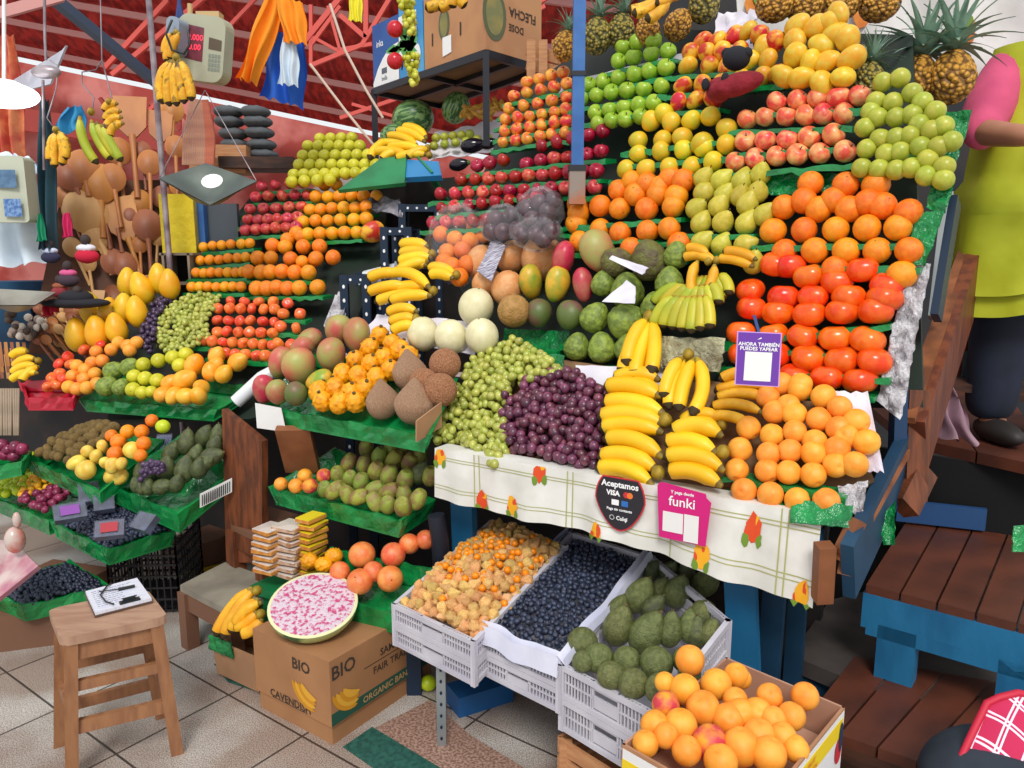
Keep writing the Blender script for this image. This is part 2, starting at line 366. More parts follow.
def put(k, loc, d, rot=None, label=None, group=None, cat=None, parent=None, name=None):
    o = bpy.data.objects.new(name or NICE[k], PM[k]); o.rotation_mode = 'QUATERNION'
    o.rotation_quaternion = rot if rot is not None else rot_rand(); o.scale = (d, d, d)
    o.location = loc if parent is None else Vector(loc)-wloc(parent)
    if parent is not None: o.parent = parent
    COL.objects.link(o)
    if parent is None: tag(o, label, cat or NICE[k].split('_')[-1], group)
    return o
# ------------------------------------------------------------ rows on shelves
green_pl = mat('green_plastic_wrap', '0a6c34', '108a44', 9., .2, bump=.5, bscale=22, spec=.7)
back_dk = mat('dark_backing_board', '182c20', '1e2420', 6, .6)
board_w = mat('old_board', '7a5a3c', '8c6a48', 9., .7, stretch=(1, 1, 6))
def span(x0, y0, x1, y1, n, bow=0.):
    return [(x0+(x1-x0)*i/max(1, n-1), y0+(y1-y0)*i/max(1, n-1)-bow*math.sin(PI*i/max(1, n-1))) for i in range(n)]
def shelf_mb(plane, x0, y0, x1, y1, r, front=.95, back=1.6, th=.014, mb=None, sag=.005):
    """a wrapped board with a soft wavy front lip, its top r below the fruit centres"""
    a, b = plane.p(x0, y0), plane.p(x1, y1); a.z -= r; b.z -= r
    d = (b-a); L_ = d.length; d.normalize(); n = Vector((-d.y, d.x, 0)).normalized()
    if n.y < 0: n = -n
    mb = mb or MB(); nn = max(4, int(L_/.03)); ph = R.uniform(0, 6)
    def top(u, v):
        w = sag*math.sin(u*nn*.9+ph)+sag*.6*math.sin(u*nn*2.3+ph)
        q = a+d*(L_*u)+n*(-front*r+(front+back)*r*v)
        if v == 0: q.z -= abs(w)
        return q
    t = [[top(i/nn, j) for i in range(nn+1)] for j in (0, 1)]
    vs = t[0]+t[1]+[q-Vector((0, 0, th+abs(R.gauss(0, sag*.8)))) for q in t[0]]+[q-Vector((0, 0, th)) for q in t[1]]
    W = nn+1; fs = []
    for i in range(nn):
        fs += [(i, i+1, W+i+1, W+i), (2*W+i, 3*W+i, 3*W+i+1, 2*W+i+1), (i, 2*W+i, 2*W+i+1, i+1), (W+i, W+i+1, 3*W+i+1, 3*W+i)]
    fs += [(0, W, 3*W, 2*W), (nn, 2*W+nn, 3*W+nn, W+nn)]
    mb.add(vs, fs, 0, False); return mb
def bank(plane, rows, k, dpx, desc, where, group, rack=None, rot=None, jit=.6, shelf=True, shelf_rows=None, sq=1., mixk=None, ext=.6, off=0., kinds=None):
    """rows (top first): (x0,y0,x1,y1,n) or list of points; one diameter for the whole bank, from its mean size"""
    pts = [span(*r) if isinstance(r, tuple) else list(r) for r in rows]
    xs = [q for r in pts for q in r]; mx = sum(q[0] for q in xs)/len(xs); my = sum(q[1] for q in xs)/len(xs)
    D = dpx*mpp(plane.Y(mx, my), my)
    for i, r in enumerate(pts):
        r = sorted(r, key=lambda q: q[0])
        for j, q in enumerate(r):
            kk = k if not mixk or R.random() > mixk[1] else mixk[0]
            if kinds and (i, j) in kinds: kk = kinds[(i, j)]
            loc = plane.p(q[0]+R.uniform(-jit, jit), q[1], off+R.uniform(-.004, .004)); dd = D*(q[2] if len(q) > 2 else 1)*R.uniform(.96, 1.04)
            ro = rot(i, j) if rot else None
            put(kk, loc, dd, ro, '%s, %s, %s row of %s' % (desc, posname(j, len(r)), rowname(i, len(pts)), where), group)
        if shelf and rack is not None and (shelf_rows is None or i in shelf_rows):
            e = dpx*ext
            x0, y0, x1, y1 = r[0][0]-e, r[0][1], r[-1][0]+e, r[-1][1]
            if len(r) > 1:
                sl = (r[-1][1]-r[0][1])/max(1, r[-1][0]-r[0][0]); y0 -= sl*e; y1 += sl*e
            part('shelf', shelf_mb(plane, x0, y0, x1, y1, D*.5*sq), green_pl, rack)
    return D
def pile(plane, layers, k, dpx, desc, where, group, rot=None, off=0., kinds=None, jit=.0):
    """hand-placed fruit, layers top first; entries (x, y[, scale[, image angle[, kind]]])"""
    xs = [q for r in layers for q in r]; mx = sum(q[0] for q in xs)/len(xs); my = sum(q[1] for q in xs)/len(xs)
    D = dpx*mpp(plane.Y(mx, my), my); n = len(layers)
    for i, r in enumerate(layers):
        r = sorted(r, key=lambda q: q[0])
        for j, q in enumerate(r):
            sc = q[2] if len(q) > 2 and q[2] else 1; an = q[3] if len(q) > 3 else None; kk = q[4] if len(q) > 4 else k
            ds = desc if isinstance(desc, str) else desc.get(kk, desc[k])
            ro = rot_img(an, R.uniform(.1, .5)) if an is not None else (rot_img(R.uniform(60, 120), R.uniform(-.2, .9)) if rot == 'up' else None)
            put(kk, plane.p(q[0], q[1], off+(n-1-i)*jit), D*sc, ro, '%s, %s, %s row of %s' % (ds, posname(j, len(r)), rowname(i, n), where), group)
    return D
# ------------------------------------------------------------ bananas
def banana_mb(a, b, bow, r, seg=8, n=12, neck=.14, sec=5):
    """a = blossom tip, b = stalk end, bow = vector to the middle of the arc"""
    a, b, bow = Vector(a), Vector(b), Vector(bow); mb = MB(); pts = []; rs = []
    for i in range(n+1):
        t = i/n; pts.append(a.lerp(b, t)+bow*(4*t*(1-t)))
        if t < .12: q = .28+.72*math.sin(t/.12*PI/2)
        elif t > 1-neck*1.6: q = max(.3, 1-(t-(1-neck*1.6))/(neck*1.6)*.72)
        else: q = 1
        rs.append(r*q)
    u = None; vs = []
    for i, p in enumerate(pts):
        d = (pts[min(i+1, n)]-pts[max(i-1, 0)]).normalized()
        if u is None: u = d.cross(bow if bow.length > 1e-5 else Vector((0, 0, 1))).normalized()
        else: u = (u-d*u.dot(d)).normalized()
        w = d.cross(u)
        for k in range(10):
            an = 2*PI*k/10; f = 1+.07*math.cos(5*an)
            vs.append(p+(u*math.cos(an)+w*math.sin(an))*rs[i]*f)
    fs = []; mi = []
    for i in range(n):
        for k in range(10):
            k2 = (k+1) % 10; fs.append((i*10+k, i*10+k2, (i+1)*10+k2, (i+1)*10+k)); mi.append(1 if i == 0 else (2 if i >= n-1 else 0))
    o = len(mb.v); mb.v += [tuple(q) for q in vs]; mb.f += [tuple(o+i for i in q) for q in fs]; mb.m += mi; mb.sm += [True]*len(fs)
    mb.add([vs[k] for k in range(10)], [tuple(range(10))[::-1]], 1); mb.add([vs[n*10+k] for k in range(10)], [tuple(range(10))], 2)
    return mb
def hand(plane, items, wpx, label, group='banana hands', m='banana', off=.0, stem=None, name='banana_bunch', step=.006, cat='bananas'):
    """items: (tipx, tipy, stalkx, stalky, bow_px) seen in the photograph, laid on the plane"""
    ms = [MT[m], MT['banana_tip'], MT['banana_neck']]; built = []; hi = None
    for i, (x0, y0, x1, y1, bw) in enumerate(items):
        mx, my = (x0+x1)/2, (y0+y1)/2; Y = plane.Y(mx, my); k = mpp(Y, my)
        a = plane.p(x0, y0, off+i*step); b = plane.p(x1, y1, off+i*step); L_ = math.hypot(x1-x0, y1-y0)
        nx, ny = (y1-y0)/L_, -(x1-x0)/L_                              # bow > 0 bends to the left of tip->stalk in the image, i.e. up
        bv = (RT*nx-UPV*ny)*(bw*k)
        built.append(banana_mb(a, b, bv, wpx*k/2))
    base = Vector((sum(org_of(q).x for q in built)/len(built), sum(org_of(q).y for q in built)/len(built), min(org_of(q).z for q in built)))
    t = thing(name, base, label, cat, group)
    for q in built: part('banana', q, ms, t)
    if stem:
        y = plane.Y(stem[0], stem[1]); k = mpp(y, stem[1]); c = plane.p(stem[0], stem[1], off+len(items)*step*.5)
        mb = MB(); mb.ell(c, (wpx*k*.42,)*3, seg=8, ring=6, fn=lambda q, t_, a: q*(1+.15*math.sin(3*a))); part('stalk', mb, MT['banana_neck'], t)
    return t
class PlW:                                            # plane through three world points, read along a sight line once, when building
    def __init__(s, a, b, c):
        s.a = Vector(a); n = (Vector(b)-s.a).cross(Vector(c)-s.a).normalized()
        if n.dot(s.a-Vector((0, 0, CAMZ))) > 0: n = -n
        s.n = n; s.d = n.dot(s.a-Vector((0, 0, CAMZ)))
    def Y(s, x, y): return s.d/s.n.dot(ray(x, y))
    def p(s, x, y, off=0.): return P(x, y, s.Y(x, y))+s.n*off
W = Pl((900, 385, 2.0), (735, 380, 2.27), (735, 60, 2.75))
A = Pl((445, 455, 2.5), (820, 512, 1.84), (760, 390, 2.15))
L = Pl((200, 280, 3.85), (330, 280, 3.6), (260, 200, 4.3))
Mp = Pl((260, 400, 2.85), (430, 430, 2.45), (450, 335, 2.8))
# ---------------------------------------------------------------- light
wd = bpy.data.worlds.new('daylight'); scn.world = wd; wd.use_nodes = True
bg = wd.node_tree.nodes['Background']; bg.inputs[0].default_value = (.93, .97, 1, 1); bg.inputs[1].default_value = .95
sun = bpy.data.lights.new('sun', 'SUN'); sun.energy = 2.2; sun.angle = math.radians(18); sun.color = (1, .97, .92)
so = bpy.data.objects.new('sun', sun); so.rotation_euler = (math.radians(42), math.radians(-14), math.radians(14)); COL.objects.link(so)
vs = scn.view_settings; vs.view_transform = 'Standard'; vs.look = 'None'; vs.exposure = 0.0; vs.gamma = 1; vs.use_curve_mapping = False
# ---------------------------------------------------------------- floor
fm = bpy.data.materials.new('granite_tiles'); fm.use_nodes = True; nt = fm.node_tree; N = nt.nodes; LK = nt.links; bs = N['Principled BSDF']
tc = N.new('ShaderNodeTexCoord'); mp = N.new('ShaderNodeMapping'); mp.vector_type = 'POINT'
o0 = G(116, 754); mp.inputs['Rotation'].default_value = (0, 0, math.radians(36.0))
mp.inputs['Location'].default_value = (0, 0, 0)
sh = N.new('ShaderNodeVectorMath'); sh.operation = 'SUBTRACT'; sh.inputs[1].default_value = (o0.x, o0.y, 0)
LK.new(tc.outputs['Object'], sh.inputs[0]); LK.new(sh.outputs[0], mp.inputs[0])
br = N.new('ShaderNodeTexBrick'); br.offset = 0; br.inputs['Scale'].default_value = 1; br.inputs['Mortar Size'].default_value = .004; br.inputs['Brick Width'].default_value = .385; br.inputs['Row Height'].default_value = .385
br.inputs['Color1'].default_value = (1, 1, 1, 1); br.inputs['Color2'].default_value = (.86, .86, .86, 1); br.inputs['Mortar'].default_value = (.16, .14, .13, 1)
LK.new(mp.outputs[0], br.inputs['Vector'])
n1 = N.new('ShaderNodeTexNoise'); n1.inputs['Scale'].default_value = 260; n1.inputs['Detail'].default_value = 2; LK.new(tc.outputs['Object'], n1.inputs['Vector'])
r1 = N.new('ShaderNodeValToRGB'); e = r1.color_ramp.elements; e[0].position = .38; e[0].color = lin('8c8886'); e[1].position = .6; e[1].color = lin('e2dfdb'); LK.new(n1.outputs['Fac'], r1.inputs[0])
n2 = N.new('ShaderNodeTexNoise'); n2.inputs['Scale'].default_value = 2.2; n2.inputs['Detail'].default_value = 6; LK.new(tc.outputs['Object'], n2.inputs['Vector'])
r2 = N.new('ShaderNodeValToRGB'); e = r2.color_ramp.elements; e[0].position = .42; e[0].color = lin('c8b4a8'); e[1].position = .62; e[1].color = lin('fbf8f4'); LK.new(n2.outputs['Fac'], r2.inputs[0])
m1 = N.new('ShaderNodeMix'); m1.data_type = 'RGBA'; m1.blend_type = 'MULTIPLY'; m1.inputs[0].default_value = 1
LK.new(r1.outputs[0], m1.inputs[6]); LK.new(r2.outputs[0], m1.inputs[7])
m2 = N.new('ShaderNodeMix'); m2.data_type = 'RGBA'; m2.blend_type = 'MULTIPLY'; m2.inputs[0].default_value = 1
LK.new(m1.outputs[2], m2.inputs[6]); LK.new(br.outputs['Color'], m2.inputs[7]); LK.new(m2.outputs[2], bs.inputs['Base Color']); bs.inputs['Roughness'].default_value = .5
b = MB(); b.box((0, 7, -.05), (30, 22, .1)); o = bpy.data.objects.new('floor', b.mesh('floor', fm)); o['kind'] = 'structure'; COL.objects.link(o)
# green and red-brown mosaic band let into the floor by the carton
for nm, pts, c in (('floor_green_band', [(343, 747), (420, 800), (452, 775), (372, 727)], '1c4a40'), ('floor_green_mark', [(214, 664), (250, 678), (258, 692), (228, 682)], '1f5c58')):
    b = MB(); q = [G(x, y, .002) for x, y in pts]; b.add(q, [(0, 1, 2, 3)]); b.slab([p+Vector((0, 0, .001)) for p in q], .002)
    struct('floor', b, mat('dark_green_mosaic', '1c4a42', '2a6054', 60, .6))
b = MB(); q = [G(x, y, .002) for x, y in [(375, 728), (455, 778), (560, 790), (470, 735), (430, 700)]]; b.add([p+Vector((0, 0, .001)) for p in q], [tuple(range(5))[::-1]]); 
struct('floor', b, mat('red_speckled_mosaic', '7c5a4c', 'b09080', 120, .6))
# ---------------------------------------------------------------- hall shell: roof, trusses, far wall
red_roof = mat('red_roof_sheet', 'c4342c', '8c201c', 12, .7, stretch=(1, .25, 1), bump=.6, bscale=14)
red_steel = mat('red_steel', 'd8554a', rough=.5); pale_steel = mat('faded_steel', 'd89a94', rough=.6); blue_steel = mat('grey_blue_steel', '4c6278', rough=.5)
def RP(x, y, Y): return P(x, y, Y)
b = MB()                                             # underside of a corrugated roof, falling towards the far eave
c4 = [P(-260, -260, 7.5), P(760, -200, 7.5), P(700, 200, 13), P(-300, -10, 13)]
def rf(u, v):
    q = (c4[0].lerp(c4[1], u)).lerp(c4[3].lerp(c4[2], u), v); q.z += .03*math.sin(u*60*2*PI)*(1-v) ; return q
b.grid(rf, 220, 6); o = struct('ceiling', b, red_roof)
b = MB()
for k in range(7):
    v = .12+k*.13; a_, b_ = rf(0, v), rf(1, v); b.bar(a_-Vector((0, 0, .12)), b_-Vector((0, 0, .12)), .06, .08)
o = struct('trim_1', b, pale_steel)
b = MB()
def seg(x0, y0, x1, y1, Y, w=.07, Y2=None): b.bar(P(x0, y0, Y), P(x1, y1, Y2 or Y), w*.6, w*.6)
seg(-30, 112, 200, 146, 11.5, .5)
for k in range(7): seg(100+k*16, 98+k*2.5, 116+k*16, 122+k*2, 11.3, .08); seg(116+k*16, 122+k*2, 116+k*16, 100+k*2.5, 11.3, .06)
seg(105, 68, 168, 0, 9, .08); seg(112, 75, 235, -28, 9, .08); seg(150, 110, 260, -6, 9, .06)
seg(310, 66, 362, 45, 8.5, .07); seg(311, 66, 311, 5, 8.5, .06); seg(311, 36, 340, 52, 8.5, .05); seg(328, 6, 340, 50, 8.5, .05); seg(311, 45, 340, 6, 8.5, .06); seg(290, 60, 345, -8, 8.5, .09); seg(340, 50, 372, 44, 8.5, .06)
seg(362, 45, 395, -10, 8.5, .07); seg(366, 0, 366, 38, 8.5, .08); seg(340, 15, 366, 38, 8.5, .08)
seg(494, 22, 560, -8, 8, .07); seg(494, 5, 535, 30, 8, .06); seg(510, -4, 512, 26, 8, .05); seg(505, 28, 545, 6, 8, .06); seg(340, 118, 405, 96, 8.5, .06); seg(352, 104, 400, 118, 8.5, .05)
struct('trim_2', b, red_steel)
b = MB(); b.bar(P(48, -6, 7), P(158, 84, 8.5), .08, .09); struct('trim_3', b, blue_steel)
b = MB(); b.bar(P(-10, 16, 6.5), P(62, -4, 6.8), .08, .08); struct('trim_4', b, pale_steel)
# far painted wall, partly hidden by goods
b = MB(); b.slab([P(-400, 420, 13.5), P(1500, 420, 13.5), P(1500, 372, 13.5), P(-400, -26, 13.5)], .2); struct('wall_far', b, mat('far_wall_paint', 'a03c34', 'c87870', 1.4, .8))
b = MB(); b.slab([P(1250, 700, 4.6), P(1250, -200, 4.6), P(640, -200, 5.4), P(640, 700, 5.4)], .1, n=Vector((0, -1, 0))); struct('wall_right', b, mat('dim_stall_wall', '20242a', '302c2c', 3, .8))
# ---------------------------------------------------------------- understructure of the stalls
blue_p = mat('blue_painted_wood', '125c86', '1c6c98', 6, .55, bump=.2, bscale=20, stretch=(1, 1, .4)); dblue = mat('dark_blue_metal', '10263e', rough=.45, metal=.2); dark_w = mat('dark_stained_wood', '4a2a1c', '2e1a12', 10, .65, stretch=(1, 1, 5)); brown_w = mat('brown_wood', '7a4020', '542a14', 7, .6, stretch=(6, 1, 1), bump=.2)
b = MB(); path = [(1.05, 2.42), (.55, 2.75), (-.15, 3.25), (-1.0, 3.75), (-3.6, 4.7)]
for (x0, y0), (x1, y1) in zip(path, path[1:]): b.slab([(x0, y0, 0), (x1, y1, 0), (x1, y1, .95), (x0, y0, .95)], .04)
solid('stall_dark_fill', b, mat('dark_back_boards', '1c1a1c', '2c2220', 6, .8), 'added dark fill under the fruit stall, behind the lower crates', 'panel')  # added dark boards standing in for the shade under the stall
# main sloping rack
rackW = thing('display_rack', W.p(700, 395), 'tall sloping fruit rack with green wrapped shelves behind the white cloth table', 'rack')
def slope(plane, pts, off, th, par, name, m):
    b = MB(); q = [plane.p(x, y, off) for x, y in pts]; n = plane.n; k = len(q); lo = [a-n*th for a in q]
    b.add(q+lo, [tuple(range(k)), tuple(range(k, 2*k))[::-1]]+[(i, k+i, k+(i+1) % k, (i+1) % k) for i in range(k)])
    return part(name, b, m, par)
slope(W, [(430, 245), (498, 78), (590, 14), (640, 8), (905, 8), (915, 395), (480, 395)], -.13, .02, rackW, 'back_panel', back_dk)
rackL = thing('display_rack', L.p(270, 390), 'sloping rack of oranges, tomatoes and red apples left of the blue shelf frames', 'rack')
slope(L, [(188, 240), (240, 178), (380, 172), (372, 240), (345, 300), (310, 375), (235, 400), (90, 402), (92, 300)], -.13, .02, rackL, 'back_panel', back_dk)
# silver lined right edge with green wraps
crin = mat('crumpled_silver_plastic', 'c8c4c8', '8c868c', 22, .25, bump=1., bscale=40, spec=.8)
def crumple(par, plane, pts, m, name, amp=.012, nu=10, nv=16, off=0., seed=1, th=.003):
    """crumpled sheet over a quad of four plane points"""
    rr = random.Random(seed); q = [plane.p(x, y, off) if not isinstance(x, Vector) else x for x, y in pts]; ns = {}
    def fn(u, v):
        p = q[0].lerp(q[1], u).lerp(q[3].lerp(q[2], u), v); p = p+plane.n*rr.uniform(-amp, amp); return p
    b = MB(); g = [[fn(i/nu, j/nv) for i in range(nu+1)] for j in range(nv+1)]; Wd = nu+1; fl = [p for r in g for p in r]; n = len(fl)
    vs_ = fl+[p-plane.n*th for p in fl]; fs = []
    for j in range(nv):
        for i in range(nu):
            k = j*Wd+i; fs += [(k, k+1, k+Wd+1, k+Wd), (n+k, n+k+Wd, n+k+Wd+1, n+k+1)]
    b.add(vs_, fs, 0, True); return part(name, b, m, par) if par else b
crumple(rackW, W, [(900, 420), (876, 400), (905, 262), (930, 262)], crin, 'plastic_lining', .015, 6, 24, -.01, 2)
crumple(rackW, W, [(925, 265), (902, 265), (918, 212), (945, 212)], mat('green_film', '129048', '0c6c38', 8, .2, bump=1, bscale=30), 'green_wrap', .01, 6, 8, 0, 3)
crumple(rackW, W, [(945, 212), (926, 208), (930, 185), (955, 182)], mat('green_film'), 'green_wrap', .01, 6, 8, 0, 4)
crumple(rackW, W, [(950, 150), (900, 150), (905, 92), (968, 92)], mat('green_film'), 'green_wrap', .01, 8, 8, -.1, 5)
b = MB()
b.slab([W.p(928, 310, -.03), W.p(948, 190, -.03), W.p(948, 190, -.1), W.p(928, 310, -.1)], .02); part('side_panel', b, dblue, rackW)
b = MB(); b.bar(P(897, 455, 2.06), P(899, 385, 2.06), .035, .035); part('post', b, mat('mid_navy', '16385c', rough=.5), rackW)
b = MB(); b.bar(P(934, 318, 2.3), P(948, 195, 2.42), .03, .05); part('post', b, mat('galvanised_steel', '9aa0a4', rough=.35, metal=.7), rackW)
# ---------------------------------------------------------------- white cloth table
zt = .85
FL, FR = G(437, 449, zt), G(823, 516, zt); U = (FR-FL).normalized(); Nn = Vector((-U.y, U.x, 0))
tab = thing('stall_table', (FL+FR)/2+Nn*.25-Vector((0, 0, zt)), 'blue legged stall table carrying grapes, bananas and apricots under a white floral cloth', 'table')
b = MB(); b.slab([FL, FR, FR+Nn*.5, FL+Nn*.5], .03, n=Vector((0, 0, 1))); part('tabletop', b, board_w, tab)
slope(A, [(436, 456), (816, 512), (872, 470), (840, 390), (560, 352), (505, 352)], -.05, .02, tab, 'sloping_board', board_w)
def leg(p, q, w=.09, d=.03, m=None, n='leg', par=None): 
    b = MB(); b.bar(p, q, w, d, up=Nn); return part(n, b, m or blue_p, par or tab)
f1 = P(734, 560, 2.0); leg((f1.x, f1.y, .83), (f1.x+.07, f1.y-.02, 0), .085, .03)
f1 = P(775, 600, 2.02); leg((f1.x, f1.y, .83), (f1.x+.0, f1.y+.02, 0), .06, .03, m=mat('dark_blue_paint', '0c3450', '12405c', 5, .6))
f1 = P(798, 600, 2.1); leg((f1.x, f1.y, .83), (f1.x+.0, f1.y, 0), .05, .03, m=mat('dark_blue_paint'))
f1 = P(462, 505, 2.55); leg((f1.x, f1.y, .83), (f1.x+.02, f1.y, 0), .09, .03)
b = MB(); b.bar(FL+Nn*.03-Vector((0, 0, .08)), FR+Nn*.03-Vector((0, 0, .08)), .03, .08); part('apron_rail', b, blue_p, tab)
# cloth with printed flowers, hanging over the front
Hc = .15
cw = mat('white_oilcloth', 'e4e2dc', 'd2d0c8', 7, .5, bump=.25, bscale=7); line_m = mat('olive_print_line', 'a8a868', rough=.6); fred = mat('red_flower_print', 'd84818', rough=.6); fyel = mat('yellow_flower_print', 'eca818', rough=.6); fgr = mat('leaf_print', '6a8a28', rough=.6)
Lc = (FR-FL).length
def cl(u, v, lift=0.):
    h = .165+.06*u*u+.008*math.sin(u*9)
    q = FL-Nn*(.012+lift+.012*math.sin(u*26)*v+.006*math.sin(u*61+2)*v)+U*(Lc*u)
    q.z += .006-h*v; q -= Nn*.03*v*u
    return q
def cback(u, v):
    q = cl(u, 0)+Nn*(.07*v); return q
b = MB(); b.grid(lambda u, v: cl(u, 1-v), 90, 14, 0); b.grid(cback, 90, 2, 0)
def cstrip(u0, v0, u1, v1, w, mi, n=24):
    for i in range(n):
        a, c = i/n, (i+1)/n; qs = [(u0+(u1-u0)*a, v0+(v1-v0)*a), (u0+(u1-u0)*c, v0+(v1-v0)*c)]
        du = w if abs(v1-v0) > abs(u1-u0) else 0; dv = 0 if du else w*6
        b.add([cl(qs[0][0], qs[0][1], .0015), cl(qs[1][0], qs[1][1], .0015), cl(qs[1][0]+du, qs[1][1]+dv, .0015), cl(qs[0][0]+du, qs[0][1]+dv, .0015)], [(0, 1, 2, 3)], mi)
for v in (.15, .2, .72, .78): cstrip(0, v, 1, v, .0022, 1, 60)
for u in (.13, .145, .41, .425, .68, .92, .935): cstrip(u, 0, u, 1, .0028, 1)
def petal(u, v, ru, rv, mi, seed):
    rr = random.Random(seed); k = 11
    b.add([cl(u, v, .003)]+[cl(u+ru*math.cos(2*PI*i/k)*rr.uniform(.7, 1.1), min(1, max(0, v+rv*math.sin(2*PI*i/k)*rr.uniform(.7, 1.1))), .0025) for i in range(k)], [(0, 1+i, 1+(i+1) % k) for i in range(k)], mi)
for i, (u, v) in enumerate([(.02, .15), (.155, .85), (.255, .8), (.335, .1), (.50, .95), (.565, .1), (.76, .78), (.865, .3), (.975, .92)]):
    petal(u-.014, v+.15, .009, .10, 4, i+50); petal(u+.012, v+.13, .008, .1, 4, i+60); petal(u, v, .019, .2, 2 if i % 2 else 3, i); petal(u+.005, v-.05, .010, .12, 3 if i % 2 else 2, i+20); petal(u+.004, v-.04, .004, .045, 4, i+70); petal(u-.012, v+.04, .007, .08, 2, i+30)
solid('tablecloth', b, [cw, line_m, fred, fyel, fgr], 'white cloth with red flowers hanging over the stall table front', 'tablecloth')
# green folded plastic at cloth's right end
b = crumple(None, A, [(852, 534), (792, 528), (795, 506), (855, 512)], None, '', .006, 10, 5, .04, 7)
solid('green_plastic_wrap', b, mat('green_film'), 'green plastic wrap folded over the right end of the white floral cloth', 'plastic wrap')
b = crumple(None, A, [(868, 520), (880, 455), (868, 400), (836, 388), (852, 440), (850, 480)][:1]*0+[(884, 472), (856, 470), (822, 392), (868, 392)], None, '', .008, 8, 12, -.0, 8)
solid('white_plastic_sheet', b, mat('lilac_white_plastic', 'e4dce4', 'cfc6d4', 8, .4, bump=.4), 'pale plastic sheet behind the apricot pile, right end of the table', 'plastic sheet')
b = crumple(None, A, [(862, 518), (840, 505), (838, 486), (868, 480)], None, '', .012, 6, 8, .0, 9)
solid('plastic_bag', b, crin, 'crumpled clear plastic beside the lowest apricots', 'plastic bag')
# ---------------------------------------------------------------- signs on the cloth
def on_cloth(px, py, lift=.0):
    pl = PlW(cl(.3, 0, lift), cl(.9, 0, lift), cl(.6, 1, lift)); return pl.p(px, py)
SX = U; SY = Vector((0, 0, 1)); 
black_s = mat('black_sign_card', '26242c', rough=.35); white_i = mat('white_ink', 'f2f2f2', rough=.5); red_i = mat('red_ink', 'c83038', rough=.5); org_i = mat('orange_ink', 'e87830', rough=.5); blu_i = mat('blue_ink', '2c6cb8', rough=.5)
def card(mb, o, x, y, pts, th, mi=0):
    n = Vector(x).cross(Vector(y)).normalized(); a = [Vector(o)+Vector(x)*p+Vector(y)*q for p, q in pts]; k = len(a)
    mb.add([p+n*th for p in a]+a, [tuple(range(k)), tuple(range(k, 2*k))[::-1]]+[(i, k+i, k+(i+1) % k, (i+1) % k) for i in range(k)], mi)
o = on_cloth(620, 500, .022); k = mpp(o.y, 503)
sg = thing('payment_sign', o-SY*.06, 'black teardrop card payment sign reading Aceptamos on the cloth front', 'sign')
sh_ = [(math.sin(2*PI*i/40), math.cos(2*PI*i/40)) for i in range(40)]
def drop(s): s *= 1.42; return [(s*(a*.052*(1-.28*max(0, -c))), s*(c*.062 if c < 0 else min(c*.062, .044))) for a, c in sh_[::-1]]
b = MB(); card(b, o-Vector((0, 0, 0)), SX, SY, drop(1.04), .001); part('red_border', b, red_i, sg)
b = MB(); card(b, o, SX, SY, drop(.98), .0025); part('card', b, black_s, sg)
nn_ = SX.cross(SY); oo = o+nn_*.0025
q_ = 1.42; b = text_mb('Aceptamos', .0245, oo+SY*.044, SX, SY, .0008); text_mb('VISA', .02, oo+SY*.018-SX*.02, SX, SY, .0009, mb=b); text_mb('Paga sin contacto', .011, oo-SY*.028, SX, SY, .0003, mb=b); text_mb('Culqi', .016, oo-SY*.053+SX*.008, SX, SY, .0005, mb=b)
poly(b, oo-SY*.008-SX*.013, SX, SY, [(-.011, -.008), (.011, -.008), (.011, .008), (-.011, .008)]); 
for i in range(24):
    a0, a1 = 2*PI*i/24, 2*PI*(i+1)/24; c = oo-SY*.053-SX*.022
    b.add([c+nn_*.001+(SX*math.cos(t)+SY*math.sin(t))*r for t, r in ((a0, .006), (a1, .006), (a1, .0072), (a0, .0072))], [(0, 1, 2, 3)])
part('lettering', b, white_i, sg)
b = MB(); disc(b, oo+SY*.018+SX*.02, SX, SY, .009, .009, .001, 0); part('red_disc', b, red_i, sg)
b = MB(); disc(b, oo+SY*.018+SX*.031, SX, SY, .009, .009, .0015, 0); part('orange_disc', b, org_i, sg)
b = MB(); poly(b, oo-SY*.008+SX*.016, SX, SY, [(-.01, -.008), (.01, -.008), (.01, .008), (-.01, .008)]); part('blue_badge', b, blu_i, sg)
o = on_cloth(682, 513, .022); pink = mat('pink_sign_card', 'd01878', rough=.4)
sg = thing('payment_sign', o-SY*.06, 'pink card payment sign reading funki on the cloth front', 'sign')
b = MB(); card(b, o, SX, SY, [(x*1.42, y*1.42) for x, y in [(-.046, .052), (-.05, .046), (-.043, -.055), (.048, -.056), (.055, .03), (.046, .037), (.044, .045), (-.04, .054)][::-1]], .0025); part('card', b, pink, sg)
oo = o+SX.cross(SY)*.0025; b = text_mb('funki', .038, oo+SY*.029+SX*.0, SX, SY, .0004); text_mb('Y paga desde', .012, oo+SY*.055, SX, SY, .0003, mb=b)
part('lettering', b, white_i, sg)
b = MB(); poly(b, oo-SY*.030-SX*.022, SX, SY, [(-.03, -.028), (.027, -.028), (.027, .028), (-.03, .028)]); part('blank_panel', b, mat('white_label', 'e8e6e4', rough=.6), sg)
b = MB(); poly(b, oo-SY*.038+SX*.028, SX, SY, [(-.02, -.038), (.02, -.038), (.02, .038), (-.02, .038)], .002); part('stuck_on_label', b, mat('white_label'), sg, 'torn white paper label')
